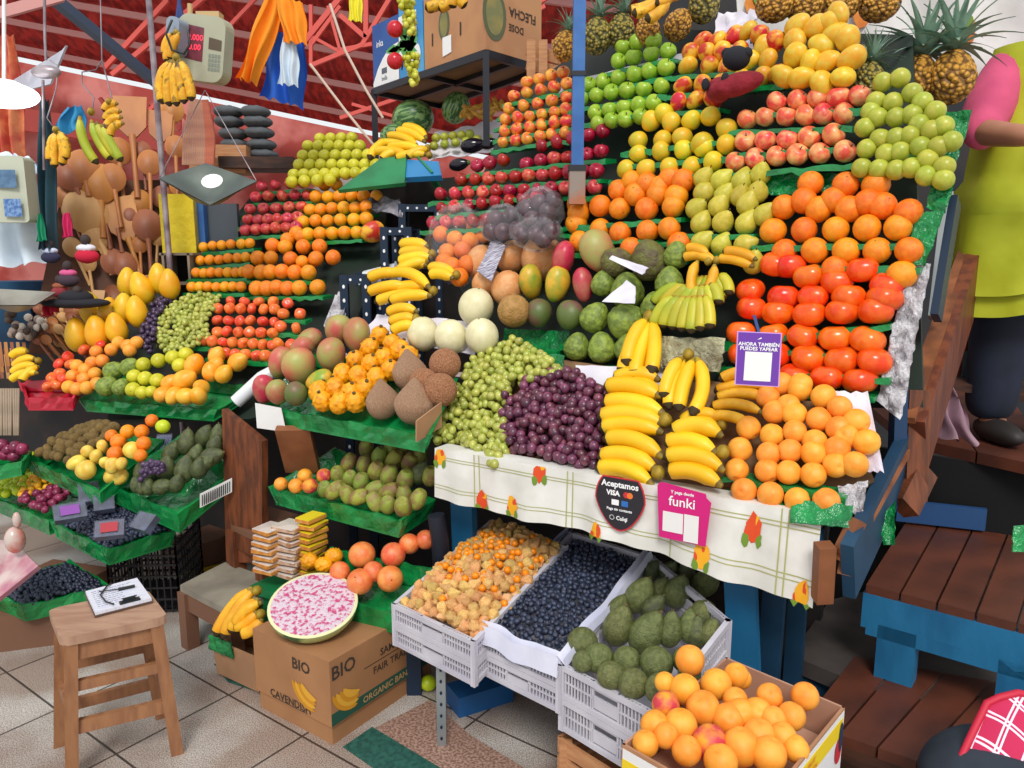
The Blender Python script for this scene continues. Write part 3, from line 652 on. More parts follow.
# purple hanging sign
Yp = 1.93; o = P(758, 359, Yp); k = mpp(Yp, 359); pur = mat('purple_card', '6a34a0', rough=.3); XR = (Vector((.985, -.17, 0))-Vector((0, 0, .03))).normalized(); YU = Vector((.03, .1, .99))
sg = thing('payment_sign', P(758, 385, Yp), 'purple payment card hanging in front of the persimmons', 'sign')
rc = lambda w, h: [(-w, -h), (w, -h), (w, h), (-w, h)]
b = MB(); card(b, o, XR, YU, rc(21.5*k, 27*k), .002); part('border', b, mat('lilac_edge', 'c89ad8', rough=.4), sg)
b = MB(); card(b, o, XR, YU, rc(20.3*k, 26*k), .003); part('card', b, pur, sg)
oo = o+XR.cross(YU)*.003; b = text_mb('AHORA TAMBIÉN', 5.0*k, oo+YU*(14.5*k), XR, YU, .0003); text_mb('PUEDES YAPEAR', 5.0*k, oo+YU*(10*k), XR, YU, .0003, mb=b); poly(b, oo+YU*(20*k), XR, YU, [(-2*k, -1*k), (2.5*k, .8*k), (1.5*k, 1.8*k)]); part('lettering', b, white_i, sg)
b = MB(); poly(b, oo-YU*(7.5*k), XR, YU, rc(13*k, 14.5*k)); part('blank_panel', b, mat('white_label'), sg)
b = MB(); b.bar(o+YU*(25*k), o+YU*(42*k)+Vector((0, .05, 0)), 3*k, .002); part('ribbon', b, mat('blue_ribbon', '2a3e78', rough=.6), sg)
# ================================================================ upper wall
GR = 'stack on the tall rack'
def lean(deg=70, sp=20): return lambda i, j: rot_img(R.gauss(deg, sp), R.uniform(.2, 1.1))
bank(W, [[(527, 82), (539, 79), (552, 76), (564, 73)], (514, 96, 567, 84, 5), (509, 109, 567, 98, 5), (506, 120, 567, 110, 6), (505, 131, 567, 121, 6), (503, 142, 565, 133, 6)], 'peach_apple', 13.6, 'small blushed apple', 'apple bank left of post', 'small blushed apples left of the blue post', rackW, lean(), shelf_rows={1, 2, 3, 4, 5})
bank(W, [(543, 146, 603, 131, 5), [(478, 166), (490, 163), (503, 160), (527, 164), (541, 161), (555, 159), (568, 158), (587, 155), (601, 151)], (462, 180, 596, 171, 11), (441, 194, 594, 187, 12), (442, 208, 537, 198, 8), (433, 223, 500, 219, 6)], 'red_apple', 14.6, 'dark red apple', 'red apple bank', 'red apples around the blue post', rackW, lean(), mixk=('red_apple_pale', .3), shelf_rows={1, 2, 3, 4, 5})
bank(W, [[(623, 47), (638, 43), (654, 41)], [(619, 62), (634, 57), (651, 54), (668, 51)], (588, 85, 666, 68, 6), [(582, 100), (597, 96), (612, 93), (628, 91), (644, 89), (661, 86)], (596, 113, 654, 103, 5), [(598, 124), (612, 121), (626, 119), (641, 117)]], 'green_apple', 17.5, 'green apple', 'green apple bank', 'green apples right of the blue post', rackW, lean(), shelf_rows={1, 2, 3, 4})
bank(W, [[(703, 41), (717, 40), (735, 35), (748, 31), (760, 35)], [(691, 54), (708, 54), (723, 52), (739, 51), (763, 47), (776, 42)], [(687, 66), (709, 66), (729, 66), (750, 61), (768, 60)], [(683, 85), (702, 85), (721, 84), (740, 80), (763, 77), (777, 74)], (679, 102, 713, 99, 3)], 'red_mango', 19, 'red yellow mango', 'upper mango bank', 'red and yellow mangoes on the upper rack', rackW, lean(50, 30), shelf_rows={2, 3, 4}, mixk=('yellow_mango', .2))
bank(W, [[(651, 121), (664, 114), (671, 122), (691, 121), (711, 117)], [(638, 140), (662, 139), (682, 138), (702, 144, 1.15), (726, 129)], (639, 154, 726, 145, 5), [(626, 169), (647, 170), (669, 168), (691, 166), (713, 162)]], 'pale_mango', 20.5, 'yellow green mango', 'pale mango bank', 'yellow green mangoes below the green apples', rackW, lean(40, 30), shelf_rows={1, 2, 3})
bank(W, [(777, 102, 859, 96, 5), [(747, 119), (765, 117), (772+14, 117), (806, 116), (824, 115), (844, 114)], [(746, 142), (766, 141), (787, 140), (809, 137), (833, 135)], [(736, 162), (756, 159), (777, 157), (798, 155), (820, 154), (845, 152)]], 'pink_apple', 22, 'pink apple', 'pink apple bank', 'pink apples on the right of the rack', rackW, lean())
pile(W, [[(834, 26), (840, 19), (817, 31), (799, 29)], [(797, 45), (824, 49), (850, 44), (838, 38)], [(797, 60), (812, 67), (829, 65), (853, 62)], [(785, 80), (804, 82), (824, 88), (844, 81)]], 'yellow_mango', 24, 'ripe yellow mango', 'yellow pile beside pineapples', 'ripe yellow mangoes beside the pineapples', None, .02)
pile(W, [[(885, 88), (902, 84)], [(878, 107), (895, 108), (873, 117), (914, 99), (924, 108)], [(880, 123), (898, 123), (914, 120), (937, 117)], [(867, 133), (882, 144), (898, 143), (912, 141), (921, 130), (933, 136), (945, 132)], [(869, 154), (888, 159), (902, 157), (922, 152), (940, 152), (953, 147)], [(864, 173), (881, 174), (898, 175), (913, 173), (929, 165), (946, 172)], [(928, 181), (945, 185)]], 'guava', 20, 'yellow green guava', 'guava heap by pineapples', 'yellow green guavas at the right end of the rack', 'up', .03)
rr_ = [[(632, 181), (647, 184), (660, 187), (684, 181), (670, 178)], [(578, 204), (600, 206), (619, 190), (636, 195), (657, 194), (676, 196)], [(579, 214), (620, 209), (647, 209), (673, 206)], [(576, 223), (600, 229), (621, 233), (648, 231), (669, 229)], [(579, 241), (632, 249), (679, 244)]]
bank(W, rr_, 'orange', 23, 'bright orange', 'middle orange bank', 'oranges in the middle of the rack', rackW, shelf_rows={2, 3, 4})
bank(W, [[(704, 178), (722, 180), (742, 180), (760, 173)], [(706, 192), (724, 194), (741, 195), (758, 192)], [(697, 208), (719, 205), (748, 204), (764, 214)], (701, 222, 746, 222, 3), [(703, 242), (722, 244), (746, 244)], [(754, 262)]], 'pear', 22, 'yellow pear', 'pear bank between oranges', 'yellow pears between the two orange banks', rackW, lean(70, 30), shelf_rows={3, 4})
bank(W, [[(811, 184), (846, 185), (876, 185)], [(784, 207), (804, 201), (818, 209), (833, 200), (849, 209), (868, 203), (883, 206), (908, 213)], (773, 231, 898, 228, 5), (784, 251, 909, 251, 5), [(835, 269), (902, 275)]], 'orange', 27, 'large orange', 'right orange bank', 'large oranges at the right of the rack', rackW, shelf_rows={2, 3})
bank(W, [[(775, 264), (790, 266), (750, 290, .95), (808, 276), (837, 281), (863, 270), (887, 285)], [(751, 308), (783, 297), (814, 297), (849, 297), (885, 298)], [(748, 325, .01), (778, 312), (809, 314), (842, 312), (875, 311)], (741, 333, 867, 340, 5), (742, 354, 875, 361, 5), (762, 374, 860, 380, 4)], 'persimmon', 32, 'red orange persimmon', 'persimmon bank', 'persimmons above the apricots', rackW, lambda i, j: rot_img(R.gauss(95, 10), R.uniform(0, .5)), shelf_rows={2, 3, 4, 5}, sq=.8)
# ================================================================ middle: mangoes, cherimoyas, melons
pile(W, [[(600, 253, 1.35, 120, 'big_mango'), (566, 262, 1.05, 80, 'red_long'), (652, 262, 1.3, 110, 'dark_cheri'), (679, 257, .85, 90, 'cherimoya'), (620, 264, 1.05, 20, 'dark_cheri')],
         [(534, 284, 1., 95, 'gold_mango'), (560, 286, .98, 85, 'gold_mango'), (586, 287, .92, 100, 'red_long'), (606, 285, .85, 80, 'cherimoya'), (630, 292, 1.15, 100, 'cherimoya'), (672, 284, .95, 90, 'cherimoya')],
         [(542, 315, 1.1, 90, 'dark_mango'), (573, 317, 1.1, 70, 'dark_mango'), (598, 319, 1.02, 60, 'cherimoya'), (630, 323, 1.2, 20, 'cherimoya'), (657, 308, .9, 90, 'cherimoya')],
         [(580, 348, .92, 80, 'cherimoya'), (605, 349, 1., 100, 'cherimoya'), (631, 349, .9, 80, 'cherimoya')]],
     'big_mango', 28, {'big_mango': 'big blushed mango', 'red_long': 'long magenta mango', 'gold_mango': 'green gold mango', 'dark_mango': 'dark round mango', 'cherimoya': 'green cherimoya', 'dark_cheri': 'dark brownish cherimoya'}, 'middle mango heap', 'mangoes and cherimoyas in the middle', None, .02)
part('shelf', shelf_mb(W, 500, 338, 562, 340, .035), green_pl, rackW); part('shelf', shelf_mb(W, 565, 333, 650, 340, .03), green_pl, rackW); part('shelf', shelf_mb(W, 560, 364, 650, 366, .0), green_pl, rackW)
pile(Mp, [[(542, 258, 1.35, 80, 'cantaloupe'), (512, 257, 1., 60, 'cantaloupe'), (482, 263, 1.08, 80, 'cantaloupe')], [(487, 283, .9, 30, 'cantaloupe'), (507, 288, 1., 70, 'cantaloupe')], [(476, 307, 1.1, 80), (514, 311, 1.0, 40, 'brown_melon')], [(423, 334, 1., 90), (451, 337, 1., 100), (482, 336, 1.0, 100)]], 'honeydew', 32, {'honeydew': 'pale cream melon', 'cantaloupe': 'salmon coloured melon', 'brown_melon': 'brown rough melon'}, 'melon heap', 'melons in the middle of the stall', None, .0)
# mango tray
pile(Mp, [[(340, 332, 1.0, 60), (358, 337, 1.1, 80)], [(310, 342, .9, 30), (303, 350, .9, 40), (333, 357, 1.1, 85), (282, 364, 1.0, 75), (301, 369, 1.25, 80)], [(265, 391, .8, 90, 'red_long'), (279, 394, .8, 90), (297, 396, .85, 30, 'dark_mango'), (320, 382, .75, 30, 'gold_mango')]], 'big_mango', 28, {'big_mango': 'blushed green mango', 'red_long': 'pinkish red mango', 'dark_mango': 'dark green mango', 'gold_mango': 'golden green mango'}, 'left mango tray', 'mangoes in the tray left of the coconuts', None, .01)
pile(Mp, [[(381, 338), (394, 346), (371, 350)], [(357, 362), (372, 366), (386, 360), (401, 352), (410, 358)], [(344, 376), (360, 378), (378, 380), (392, 372)], [(337, 390), (352, 395), (366, 391), (320, 393)], [(324, 403), (341, 405), (357, 404)]], 'pitahaya', 19, 'knobbly yellow pitahaya', 'pitahaya heap', 'yellow pitahayas left of the coconuts', 'up', .01)
pile(Mp, [[(410, 373, 1.05, 95), (446, 366, .95, 60, 'coco')], [(441, 392, 1., 60, 'coco'), (425, 385, .9, 80, 'coco')], [(383, 402, 1.0, 92), (416, 404, 1.15, 88)]], 'husk', 34, {'husk': 'pale husked coconut', 'coco': 'brown hairy coconut'}, 'coconut heap', 'coconuts left of the green grapes', None, .01)
# ================================================================ trays of all kinds
def tray(cs, h, m, label, cat='tray', name='fruit_tray', wall=.012, ins=.02, group=None, lip=True, bottom_m=None, wname='side'):
    """cs = four rim corners (world), near-left, near-right, far-right, far-left"""
    cs = [Vector(c) for c in cs]; c0 = sum(cs, Vector())/4; lo = [Vector((c.x+(c0.x-c.x)*ins*4, c.y+(c0.y-c.y)*ins*4, c.z-h)) for c in cs]
    b = MB()
    for i in range(4):
        j = (i+1) % 4; a, c = cs[i], cs[j]; a2, c2 = lo[i], lo[j]; nrm = (c-a).cross(Vector((0, 0, 1))).normalized()
        if nrm.dot(c0-a) < 0: nrm = -nrm
        n = max(3, int((c-a).length/.03)); vs_ = []
        ph = R.uniform(0, 6)
        for t in range(n+1):
            u = t/n; w = .0035*math.sin(u*n*1.1+ph)+.002*math.sin(u*n*2.9) if lip else 0
            T = a.lerp(c, u)+Vector((0, 0, w)); Bm = a2.lerp(c2, u); vs_ += [T, T+nrm*wall, Bm+nrm*wall, Bm, (T+Bm)/2-nrm*(w*1.5)]
        fs = []
        for t in range(n):
            k = t*5; fs += [(k, k+1, k+6, k+5), (k+1, k+2, k+7, k+6), (k+2, k+3, k+8, k+7), (k+3, k+4, k+9, k+8), (k+4, k, k+5, k+9)]
        fs += [(0, 4, 3, 2, 1), tuple(n*5+q for q in range(5))]
        b.add(vs_, fs, 0, False)
    b.slab([lo[0], lo[1], lo[2], lo[3]], .008, n=Vector((0, 0, 1)), mi=0)
    return solid(name, b, m, label, cat, group)
def fill(cs, k, d, nu, nv, desc, group, depth=.02, mound=.03, layers=1, jit=.25, ds=.08, margin=.06, par=None, rot=None, skip=None, z=None, limit=None, edge=.5):
    """loose fruit covering the quad cs (rim corners), heaped in the middle"""
    cs = [Vector(c) for c in cs]; out = []
    for ly in range(layers):
        for j in range(nv):
            for i in range(nu):
                u = (i+.5+(.5 if j % 2 else 0)*.9+R.uniform(-jit, jit))/nu; v = (j+.5+R.uniform(-jit, jit))/nv
                if u > 1: continue
                u = margin+(1-2*margin)*u; v = margin+(1-2*margin)*v
                if skip and skip(u, v): continue
                q = cs[0].lerp(cs[1], u).lerp(cs[3].lerp(cs[2], u), v)
                hgt = mound*(4*u*(1-u))**edge*(4*v*(1-v))**edge
                q.z += -depth+hgt-(layers-1-ly)*d*.75+R.uniform(-.15, .15)*d; out.append(q)
    for q in out: put(k, q, d*R.uniform(1-ds, 1+ds), rot() if rot else None, desc, group, parent=par)
    return out
def stuff(cs, k, d, nu, nv, name, label, cat, depth=.02, mound=.03, margin=.05, m=None):
    cs = [Vector(c) for c in cs]; b = MB()
    me = PM[k]; vs0 = [v.co.copy() for v in me.vertices]; f0 = [tuple(p.vertices) for p in me.polygons]
    for j in range(nv):
        for i in range(nu):
            u = margin+(1-2*margin)*(i+.5+(j % 2)*.4+R.uniform(-.5, .5))/nu; v = margin+(1-2*margin)*(j+.5+R.uniform(-.5, .5))/nv
            q = cs[0].lerp(cs[1], u).lerp(cs[3].lerp(cs[2], u), v); q.z += R.uniform(-.3, .3)*d; q.z += -depth+mound*(4*u*(1-u)*4*v*(1-v))**.5 if 0 < u < 1 and 0 < v < 1 else -depth
            rq = rot_rand(); dd = d*R.uniform(.9, 1.1); b.add([rq @ (x*dd)+q for x in vs0], f0, 0, True)
    return solid(name, b, m or MT[k], label, cat, kind='stuff')
gp = green_pl
wht_tape = mat('white_barcode_tape', 'd8d8d8', '4a4a4a', 60, .5, stretch=(1, 1, .05))
# middle column of trays
c_m1 = [G(257, 406, .9), G(431, 436, .9), Mp.p(455, 372, -.03), Mp.p(300, 345, -.03)]
tray(c_m1, .055, gp, 'long green wrapped tray of mangoes, pitahayas and coconuts')
b = MB(); b.slab([P(417, 442, 2.40), P(442, 427, 2.52), P(442, 402, 2.52), P(417, 421, 2.40)], .006); solid('cardboard_flap', b, mat('card_plain', 'b08460', '9c7454', 5, .8), 'torn brown cardboard flap beside the coconuts', 'cardboard')
c_m2 = [G(268, 487, .6), G(402, 521, .6), G(436, 500, .62), G(335, 447, .72)]
tray(c_m2, .06, gp, 'green wrapped tray of prickly pears under the coconuts')
M2 = PlW(c_m2[0], c_m2[1], c_m2[3])
pile(M2, [[(368, 451, 1., 80), (393, 453, 1., 60), (406, 449), (421, 461, 1.1, 70)], [(351, 466), (366, 468), (381, 461, 1.1, 70), (396, 464, 1.1, 60), (412, 466, 1.1, 60), (422, 477, 1.2, 60, 'avocado')], [(326, 480, 1., 60, 'red_peach'), (340, 479), (352, 483), (378, 475, 1.1, 70), (391, 479, 1.1, 70), (407, 484, 1.1, 75), (432, 480, 1., 80)], [(307, 480, 1., 0, 'apricot'), (312, 490, 1., 20, 'red_peach'), (327, 493), (338, 494, 1.1, 40), (363, 486), (377, 493, 1., 30), (392, 496, 1.1, 30), (406, 500), (420, 503)], [(283, 488, .9, 0, 'apricot'), (298, 490, 1., 0, 'apricot'), (350, 499), (362, 501, 1., 20), (377, 506), (390, 509), (405, 511, 1.1)]], 'prick', 15.5, {'prick': 'mottled prickly pear', 'red_peach': 'red blushed peach', 'apricot': 'yellow orange peach', 'avocado': 'dark green avocado'}, 'prickly pear tray', 'fruit in the prickly pear tray', 'up', .02)
c_m3 = [G(348, 602, .35), G(402, 614, .35), G(445, 570, .45), G(330, 548, .45)]
tray(c_m3, .07, gp, 'green wrapped tray of grapefruit beside the cut watermelon')
M3 = PlW(c_m3[0], c_m3[1], c_m3[3])
pile(M3, [[(412, 549, .8), (428, 545, .75)], [(365, 560, 1.05), (396, 560, .95)], [(337, 561, .6, 0, 'pitahaya'), (343, 577, .8), (376, 577, .8)], [(313, 566, .6, 0, 'pitahaya'), (327, 570, .6, 0, 'pitahaya'), (363, 587, 1.), (393, 584, .98)]], 'grapefruit', 26, {'grapefruit': 'pink orange grapefruit', 'pitahaya': 'small yellow pitahaya'}, 'grapefruit tray', 'fruit in the grapefruit tray', None, .03)
# left column
L1 = L
tL = [L.p(75, 397, -.02), L.p(215, 407, -.02), L.p(254, 380, -.04), L.p(110, 362, -.07)]
tray(tL, .045, gp, 'green wrapped tray of peaches, pears and papayas on the left rack')
c2a = [G(26, 458, .62), G(100, 492, .57), G(165, 440, .72), G(92, 424, .77)]; tray(c2a, .06, gp, 'green wrapped tray of kiwis and pepino melons')
c2b = [G(106, 484, .57), G(178, 515, .52), G(236, 470, .62), G(188, 430, .76)]; tray(c2b, .07, gp, 'green wrapped tray of dark avocados')
c3b = [G(50, 522, .42), G(107, 550, .40), G(176, 530, .40), G(120, 492, .5)]; tray(c3b, .06, gp, 'green wrapped tray of blueberries under clamshell boxes')
c3a = [G(-25, 490, .44), G(49, 521, .42), G(112, 494, .49), G(25, 463, .52)]; tray(c3a, .06, gp, 'green wrapped tray of limes, kumquats and plums')
c4 = [G(-20, 588, .22), G(22, 606, .2), G(112, 586, .2), G(70, 560, .25)]; tray(c4, .06, gp, 'lowest green tray of blueberries behind the wooden stool')
fill(c2a, 'kiwi', .042, 9, 9, 'brown fuzzy kiwi in the kiwi heap of the left middle tray', 'kiwis in the left middle tray', .0, .06, skip=lambda u, v: u+v*.3 > .75, ds=.1)
P2a = PlW(c2a[0], c2a[1], c2a[3]); P2b = PlW(c2b[0], c2b[1], c2b[3])
pile(P2a, [[(134, 436, .9, 0, 'orange'), (148, 436, .9, 0, 'orange'), (169, 431, .85, 0, 'lime'), (158, 425, .8, 0, 'orange')], [(109, 451, .8), (125, 446, 1., 0, 'orange'), (150, 448, .9, 0, 'orange'), (118, 440, .8, 0, 'orange')], [(95, 456, .8), (103, 461, .85), (122, 458, 1., 0, 'orange'), (139, 455, 1.), (147, 460, .8, 0, 'orange')], [(83, 467, 1.1, 20), (92, 474, 1.25, 30), (119, 470, .9), (128, 468, .7), (112, 467, .7)]], 'melonpear', 16, {'melonpear': 'pale yellow pepino', 'orange': 'deep orange coloured orange', 'lime': 'yellow green citrus'}, 'second left tray', 'pepinos and oranges in the second left tray', 'up', .035)
pile(P2b, [[(209, 441, 1.15, 60), (191, 447, 1.15, 80), (219, 450, 1., 60), (222, 440, 1., 80)], [(175, 457, 1., 60), (200, 459, .9, 70), (216, 461, 1.1, 20), (208, 468, 1., 30)], [(170, 473, 1.15, 75), (189, 474, 1.2, 75), (155, 478, .95, 80), (145, 477, .85, 90), (203, 473, 1., 70)], [(141, 489, .75, 90), (153, 491, .8, 80), (167, 491, .95, 20), (146, 493, .6, 90), (181, 488, .9, 60)], [(116, 481, .9, 20, 'melonpear'), (125, 482, .9, 30, 'melonpear'), (124, 472, .7, 40, 'melonpear')]], 'avocado', 17, {'avocado': 'dark green avocado', 'melonpear': 'cream coloured pepino'}, 'left avocado tray', 'avocados in the left tray', 'up', .03)
P3a = PlW(c3a[0], c3a[1], c3a[3])
def scatter(plane, poly_, k, d, n, desc, group, off=.02, mind=.8, par=None, layers=1, jitter=.3, cat=None, lab=None, limit=9999):
    """n fruits of diameter d thrown over the part of the plane inside the outline"""
    xs = [q[0] for q in poly_]; ys = [q[1] for q in poly_]; got = []
    def inside(x, y):
        c = False; j = len(poly_)-1
        for i in range(len(poly_)):
            (xi, yi), (xj, yj) = poly_[i], poly_[j]
            if (yi > y) != (yj > y) and x < (xj-xi)*(y-yi)/(yj-yi)+xi: c = not c
            j = i
        return c
    for ly in range(layers):
        cur = []
        for t in range(n*30):
            if len(cur) >= n: break
            x, y = R.uniform(min(xs), max(xs)), R.uniform(min(ys), max(ys))
            if not inside(x, y): continue
            q = plane.p(x, y, off-(layers-1-ly)*d*.7+R.uniform(-jitter, jitter)*d)
            if any((q-w).length < d*mind for w in cur): continue
            cur.append(q)
        got += cur
    for q in got[:limit]: put(k, q, d*R.uniform(.9, 1.08), None, desc, group, parent=par)
    return got
scatter(P3a, [(-5, 470), (25, 462), (42, 470), (52, 485), (40, 496), (20, 503), (-5, 505)], 'lime', .038, 60, 'yellow green lime in the lime heap at the left edge', 'limes in the left tray', .05)
pile(P3a, [[(25, 463), (32, 466), (18, 467)], [(20, 473), (30, 474), (40, 472)], [(26, 480), (36, 481), (46, 479), (16, 480)]], 'lime', 10.5, 'larger green lime', 'lime heap top', 'larger limes on top of the lime heap', None, .085)
scatter(P3a, [(25, 495), (40, 486), (62, 484), (66, 490), (45, 500), (30, 508), (24, 503)], 'kumquat', .028, 45, 'small orange kumquat beside the red plums', 'kumquats in the left tray', .055)
scatter(P3a, [(26, 507), (45, 500), (66, 490), (80, 484), (86, 492), (74, 505), (60, 515), (48, 521), (35, 516)], 'plum', .032, 55, 'dark red plum between the kumquats and the clamshell boxes', 'plums in the left tray', .055)
# limits: 300 blueberries are individuals (front crate first), the rest is stuff
stuff(c3b, 'blueberry', .017, 26, 26, 'blueberries', 'heap of blueberries in the tray with the red label box', 'blueberries', .015, .05)
stuff(c4, 'blueberry', .019, 26, 15, 'blueberries', 'heap of blueberries in the lowest left tray behind the stool', 'blueberries', .012, .03)
# rack L banks
bank(L, [(262, 186, 303, 183, 4), (256, 197, 308, 195, 5), (250, 209, 302, 207, 5), (248, 220, 298, 218, 6), (246, 230, 296, 227, 6)], 'red_apple_pale', 12, 'pinkish red apple', 'far apple bank', 'red apples on the far left rack', rackL, lean())
bank(L, [[(325, 185), (337, 185)], (316, 197, 376, 196, 6), (310, 210, 366, 207, 6), (303, 222, 366, 219, 6), (308, 234, 357, 232, 5)], 'mandarin', 13.5, 'yellow orange mandarin', 'far mandarin bank', 'mandarins beside the far red apples', rackL, shelf_rows={1, 2, 3, 4})
bank(L, [(204, 247, 250, 243, 6), (201, 261, 246, 257, 6), (196, 273, 243, 272, 7), (192, 287, 241, 287, 7)], 'mandarin', 10.5, 'small mandarin', 'left mandarin bank', 'mandarins above the green grapes', rackL)
bank(L, [[(288, 240), (301, 236), (296, 233)], [(273, 246), (285, 247), (303, 247), (320, 247)], [(258, 258), (271, 258), (291, 259), (316, 259), (333, 258), (303, 262, .9)], [(249, 272), (261, 272), (271, 272), (282, 272), (295, 272), (308, 272)], [(257, 288), (266, 288), (276, 287), (287, 288), (300, 288), (317, 287)]], 'orange', 15.5, 'round orange', 'left orange bank', 'oranges above the tomatoes', rackL, shelf_rows={3, 4})
bank(L, [(230, 301, 288, 303, 5), (219, 309, 274, 309, 6), (217, 320, 274, 322, 6), (217, 332, 272, 333, 6), (203, 341, 273, 345, 8), (215, 353, 266, 356, 6)], 'tomato', 12, 'orange red tomato', 'left tomato bank', 'tomatoes left of the mango tray', rackL, shelf_rows={3, 5, 4}, sq=.8)
bank(L, [(283, 314, 300, 314, 2), (281, 327, 296, 328, 2), (278, 343, 292, 345, 2), (275, 356, 287, 358, 2)], 'tomato', 12.5, 'bagged red tomato', 'right tomato edge', 'tomatoes wrapped in film at the rack edge', rackL, sq=.8)
pile(L, [[(135, 292), (149, 298, 1.1), (166, 288), (176, 294)], [(99, 318, 1.1), (116, 322), (131, 318), (144, 321)], [(85, 344, 1.1), (105, 342, 1.1), (124, 338)]], 'papaya', 21, 'yellow papaya', 'papaya group by spoons', 'yellow papayas beside the wooden spoons', None, .06)
for o in list(COL.objects):
    if o.name.startswith('papaya') and o.get('group') == 'yellow papayas beside the wooden spoons': o.rotation_quaternion = rot_img(R.gauss(90, 10), .2)
pile(L, [[(107, 352, .9), (91, 357)], [(75, 364), (78, 371), (66, 371)], [(67, 381), (71, 386), (60, 385)], [(64, 392), (56, 394)]], 'tomato', 12, 'bright red orange tomato', 'tomato corner by bananas', 'tomatoes at the left end of the tray', None, .05)
pile(L, [[(125, 350), (134, 353), (143, 350)], [(103, 359), (118, 357), (136, 358)], [(84, 373), (99, 370), (109, 368)], [(80, 383), (91, 386), (102, 381), (92, 377)], [(76, 394), (84, 396), (94, 395), (104, 391)]], 'apricot', 13, 'orange yellow peach', 'left peach heap', 'peaches in the left tray', None, .05)
pile(L, [[(121, 378, 1.2, 30), (137, 374, 1.15, 40)], [(114, 393, 1.2, 40), (128, 394, 1., 60)]], 'cherimoya', 16, 'pale green cherimoya', 'left tray', 'cherimoyas in the left tray', None, .05)
pile(L, [[(150, 372), (165, 368), (179, 365), (192, 362), (186, 373)], [(141, 384), (152, 386), (164, 388)], [(140, 397), (149, 400, .9), (158, 399, .8)]], 'quince', 15, 'yellow quince', 'left tray', 'yellow quinces in the left tray', None, .05)
pile(L, [[(222, 363, 1., 60), (243, 369, 1.1, 30), (221, 372, .9)], [(200, 372, 1.2, 60), (216, 379, 1., 90), (229, 381, 1., 50)], [(190, 387, 1.25, 30), (176, 390, 1., 40), (207, 394, .9)], [(168, 401, .9), (180, 402, .95), (192, 403, 1.), (204, 403, 1.)]], 'melon_or', 17, 'orange papaya', 'left tray end', 'orange papayas at the right end of the left tray', None, .045)
# ================================================================ bunches of grapes
def bunch(plane, poly_, k, d, n, label, group, off=.03, layers=2, cat='grapes'):
    c = poly_[0]; t = thing('grape_bunch', plane.p(sum(q[0] for q in poly_)/len(poly_), max(q[1] for q in poly_)-3, -.03), label, cat, group)
    before = len(COL.objects); g = scatter(plane, poly_, k, d, n, None, None, off, .78, par=t, layers=layers, limit=100)
    b = MB(); ctr = [plane.p(sum(q[0] for q in poly_)/len(poly_)+dx, y, -.01) for dx, y in ((0, min(q[1] for q in poly_)+4), (3, (min(q[1] for q in poly_)+max(q[1] for q in poly_))/2), (0, max(q[1] for q in poly_)-6))]
    b.tube(ctr, .003, 5); part('stalk', b, stem_m, t); return t
gG = 'green grape bunches on the white cloth table'
bunch(A, [(520, 342), (545, 358), (566, 374), (535, 385), (512, 384), (500, 365), (495, 352)], 'grape', .029, 75, 'topmost bunch of green grapes on the white cloth table', gG)
bunch(A, [(495, 352), (512, 384), (508, 405), (470, 398), (470, 370), (482, 362)], 'grape', .029, 75, 'bunch of green grapes in the middle of the green heap, left of purple ones', gG)
bunch(A, [(470, 395), (508, 405), (507, 430), (470, 440), (440, 446), (434, 430), (440, 405), (455, 385)], 'grape', .029, 85, 'bunch of green grapes at the left corner of the white cloth table', gG)
bunch(A, [(507, 422), (510, 452), (500, 462), (487, 455), (465, 446), (470, 430)], 'grape', .029, 50, 'lowest bunch of green grapes drooping over the cloth edge', gG)
scatter(A, [(492, 455), (502, 452), (508, 465), (503, 474), (495, 468)], 'grape', .029, 8, 'loose green grape hanging over the cloth edge', 'loose green grapes', .045)
gP = 'purple grape bunches beside the bananas'
bunch(A, [(525, 385), (555, 375), (580, 376), (605, 395), (600, 415), (560, 415), (522, 408)], 'purple', .033, 80, 'topmost bunch of dark purple grapes beside the bananas', gP)
bunch(A, [(510, 400), (560, 412), (560, 450), (548, 460), (512, 452), (505, 430)], 'purple', .033, 75, 'left bunch of dark purple grapes beside the green grapes', gP)
bunch(A, [(560, 412), (605, 408), (610, 430), (600, 450), (594, 471), (548, 461), (558, 440)], 'purple', .033, 75, 'right bunch of dark purple grapes touching the bananas', gP)
gL = 'green grapes on the left rack'
bunch(L, [(190, 297), (222, 297), (215, 315), (205, 325), (180, 322), (165, 312)], 'grape', .026, 95, 'upper bunch of green grapes on the left rack below mandarins', gL)
bunch(L, [(162, 312), (185, 322), (208, 325), (210, 340), (190, 352), (165, 352), (157, 335)], 'grape', .026, 95, 'lower bunch of green grapes on the left rack beside dark ones', gL)
bunch(L, [(160, 302), (172, 303), (160, 325), (158, 340), (150, 352), (138, 345), (148, 325)], 'black_grape', .028, 70, 'small bunch of dark grapes between papayas and green grapes', 'dark grapes on the left rack')
pw = (MT['grape'])
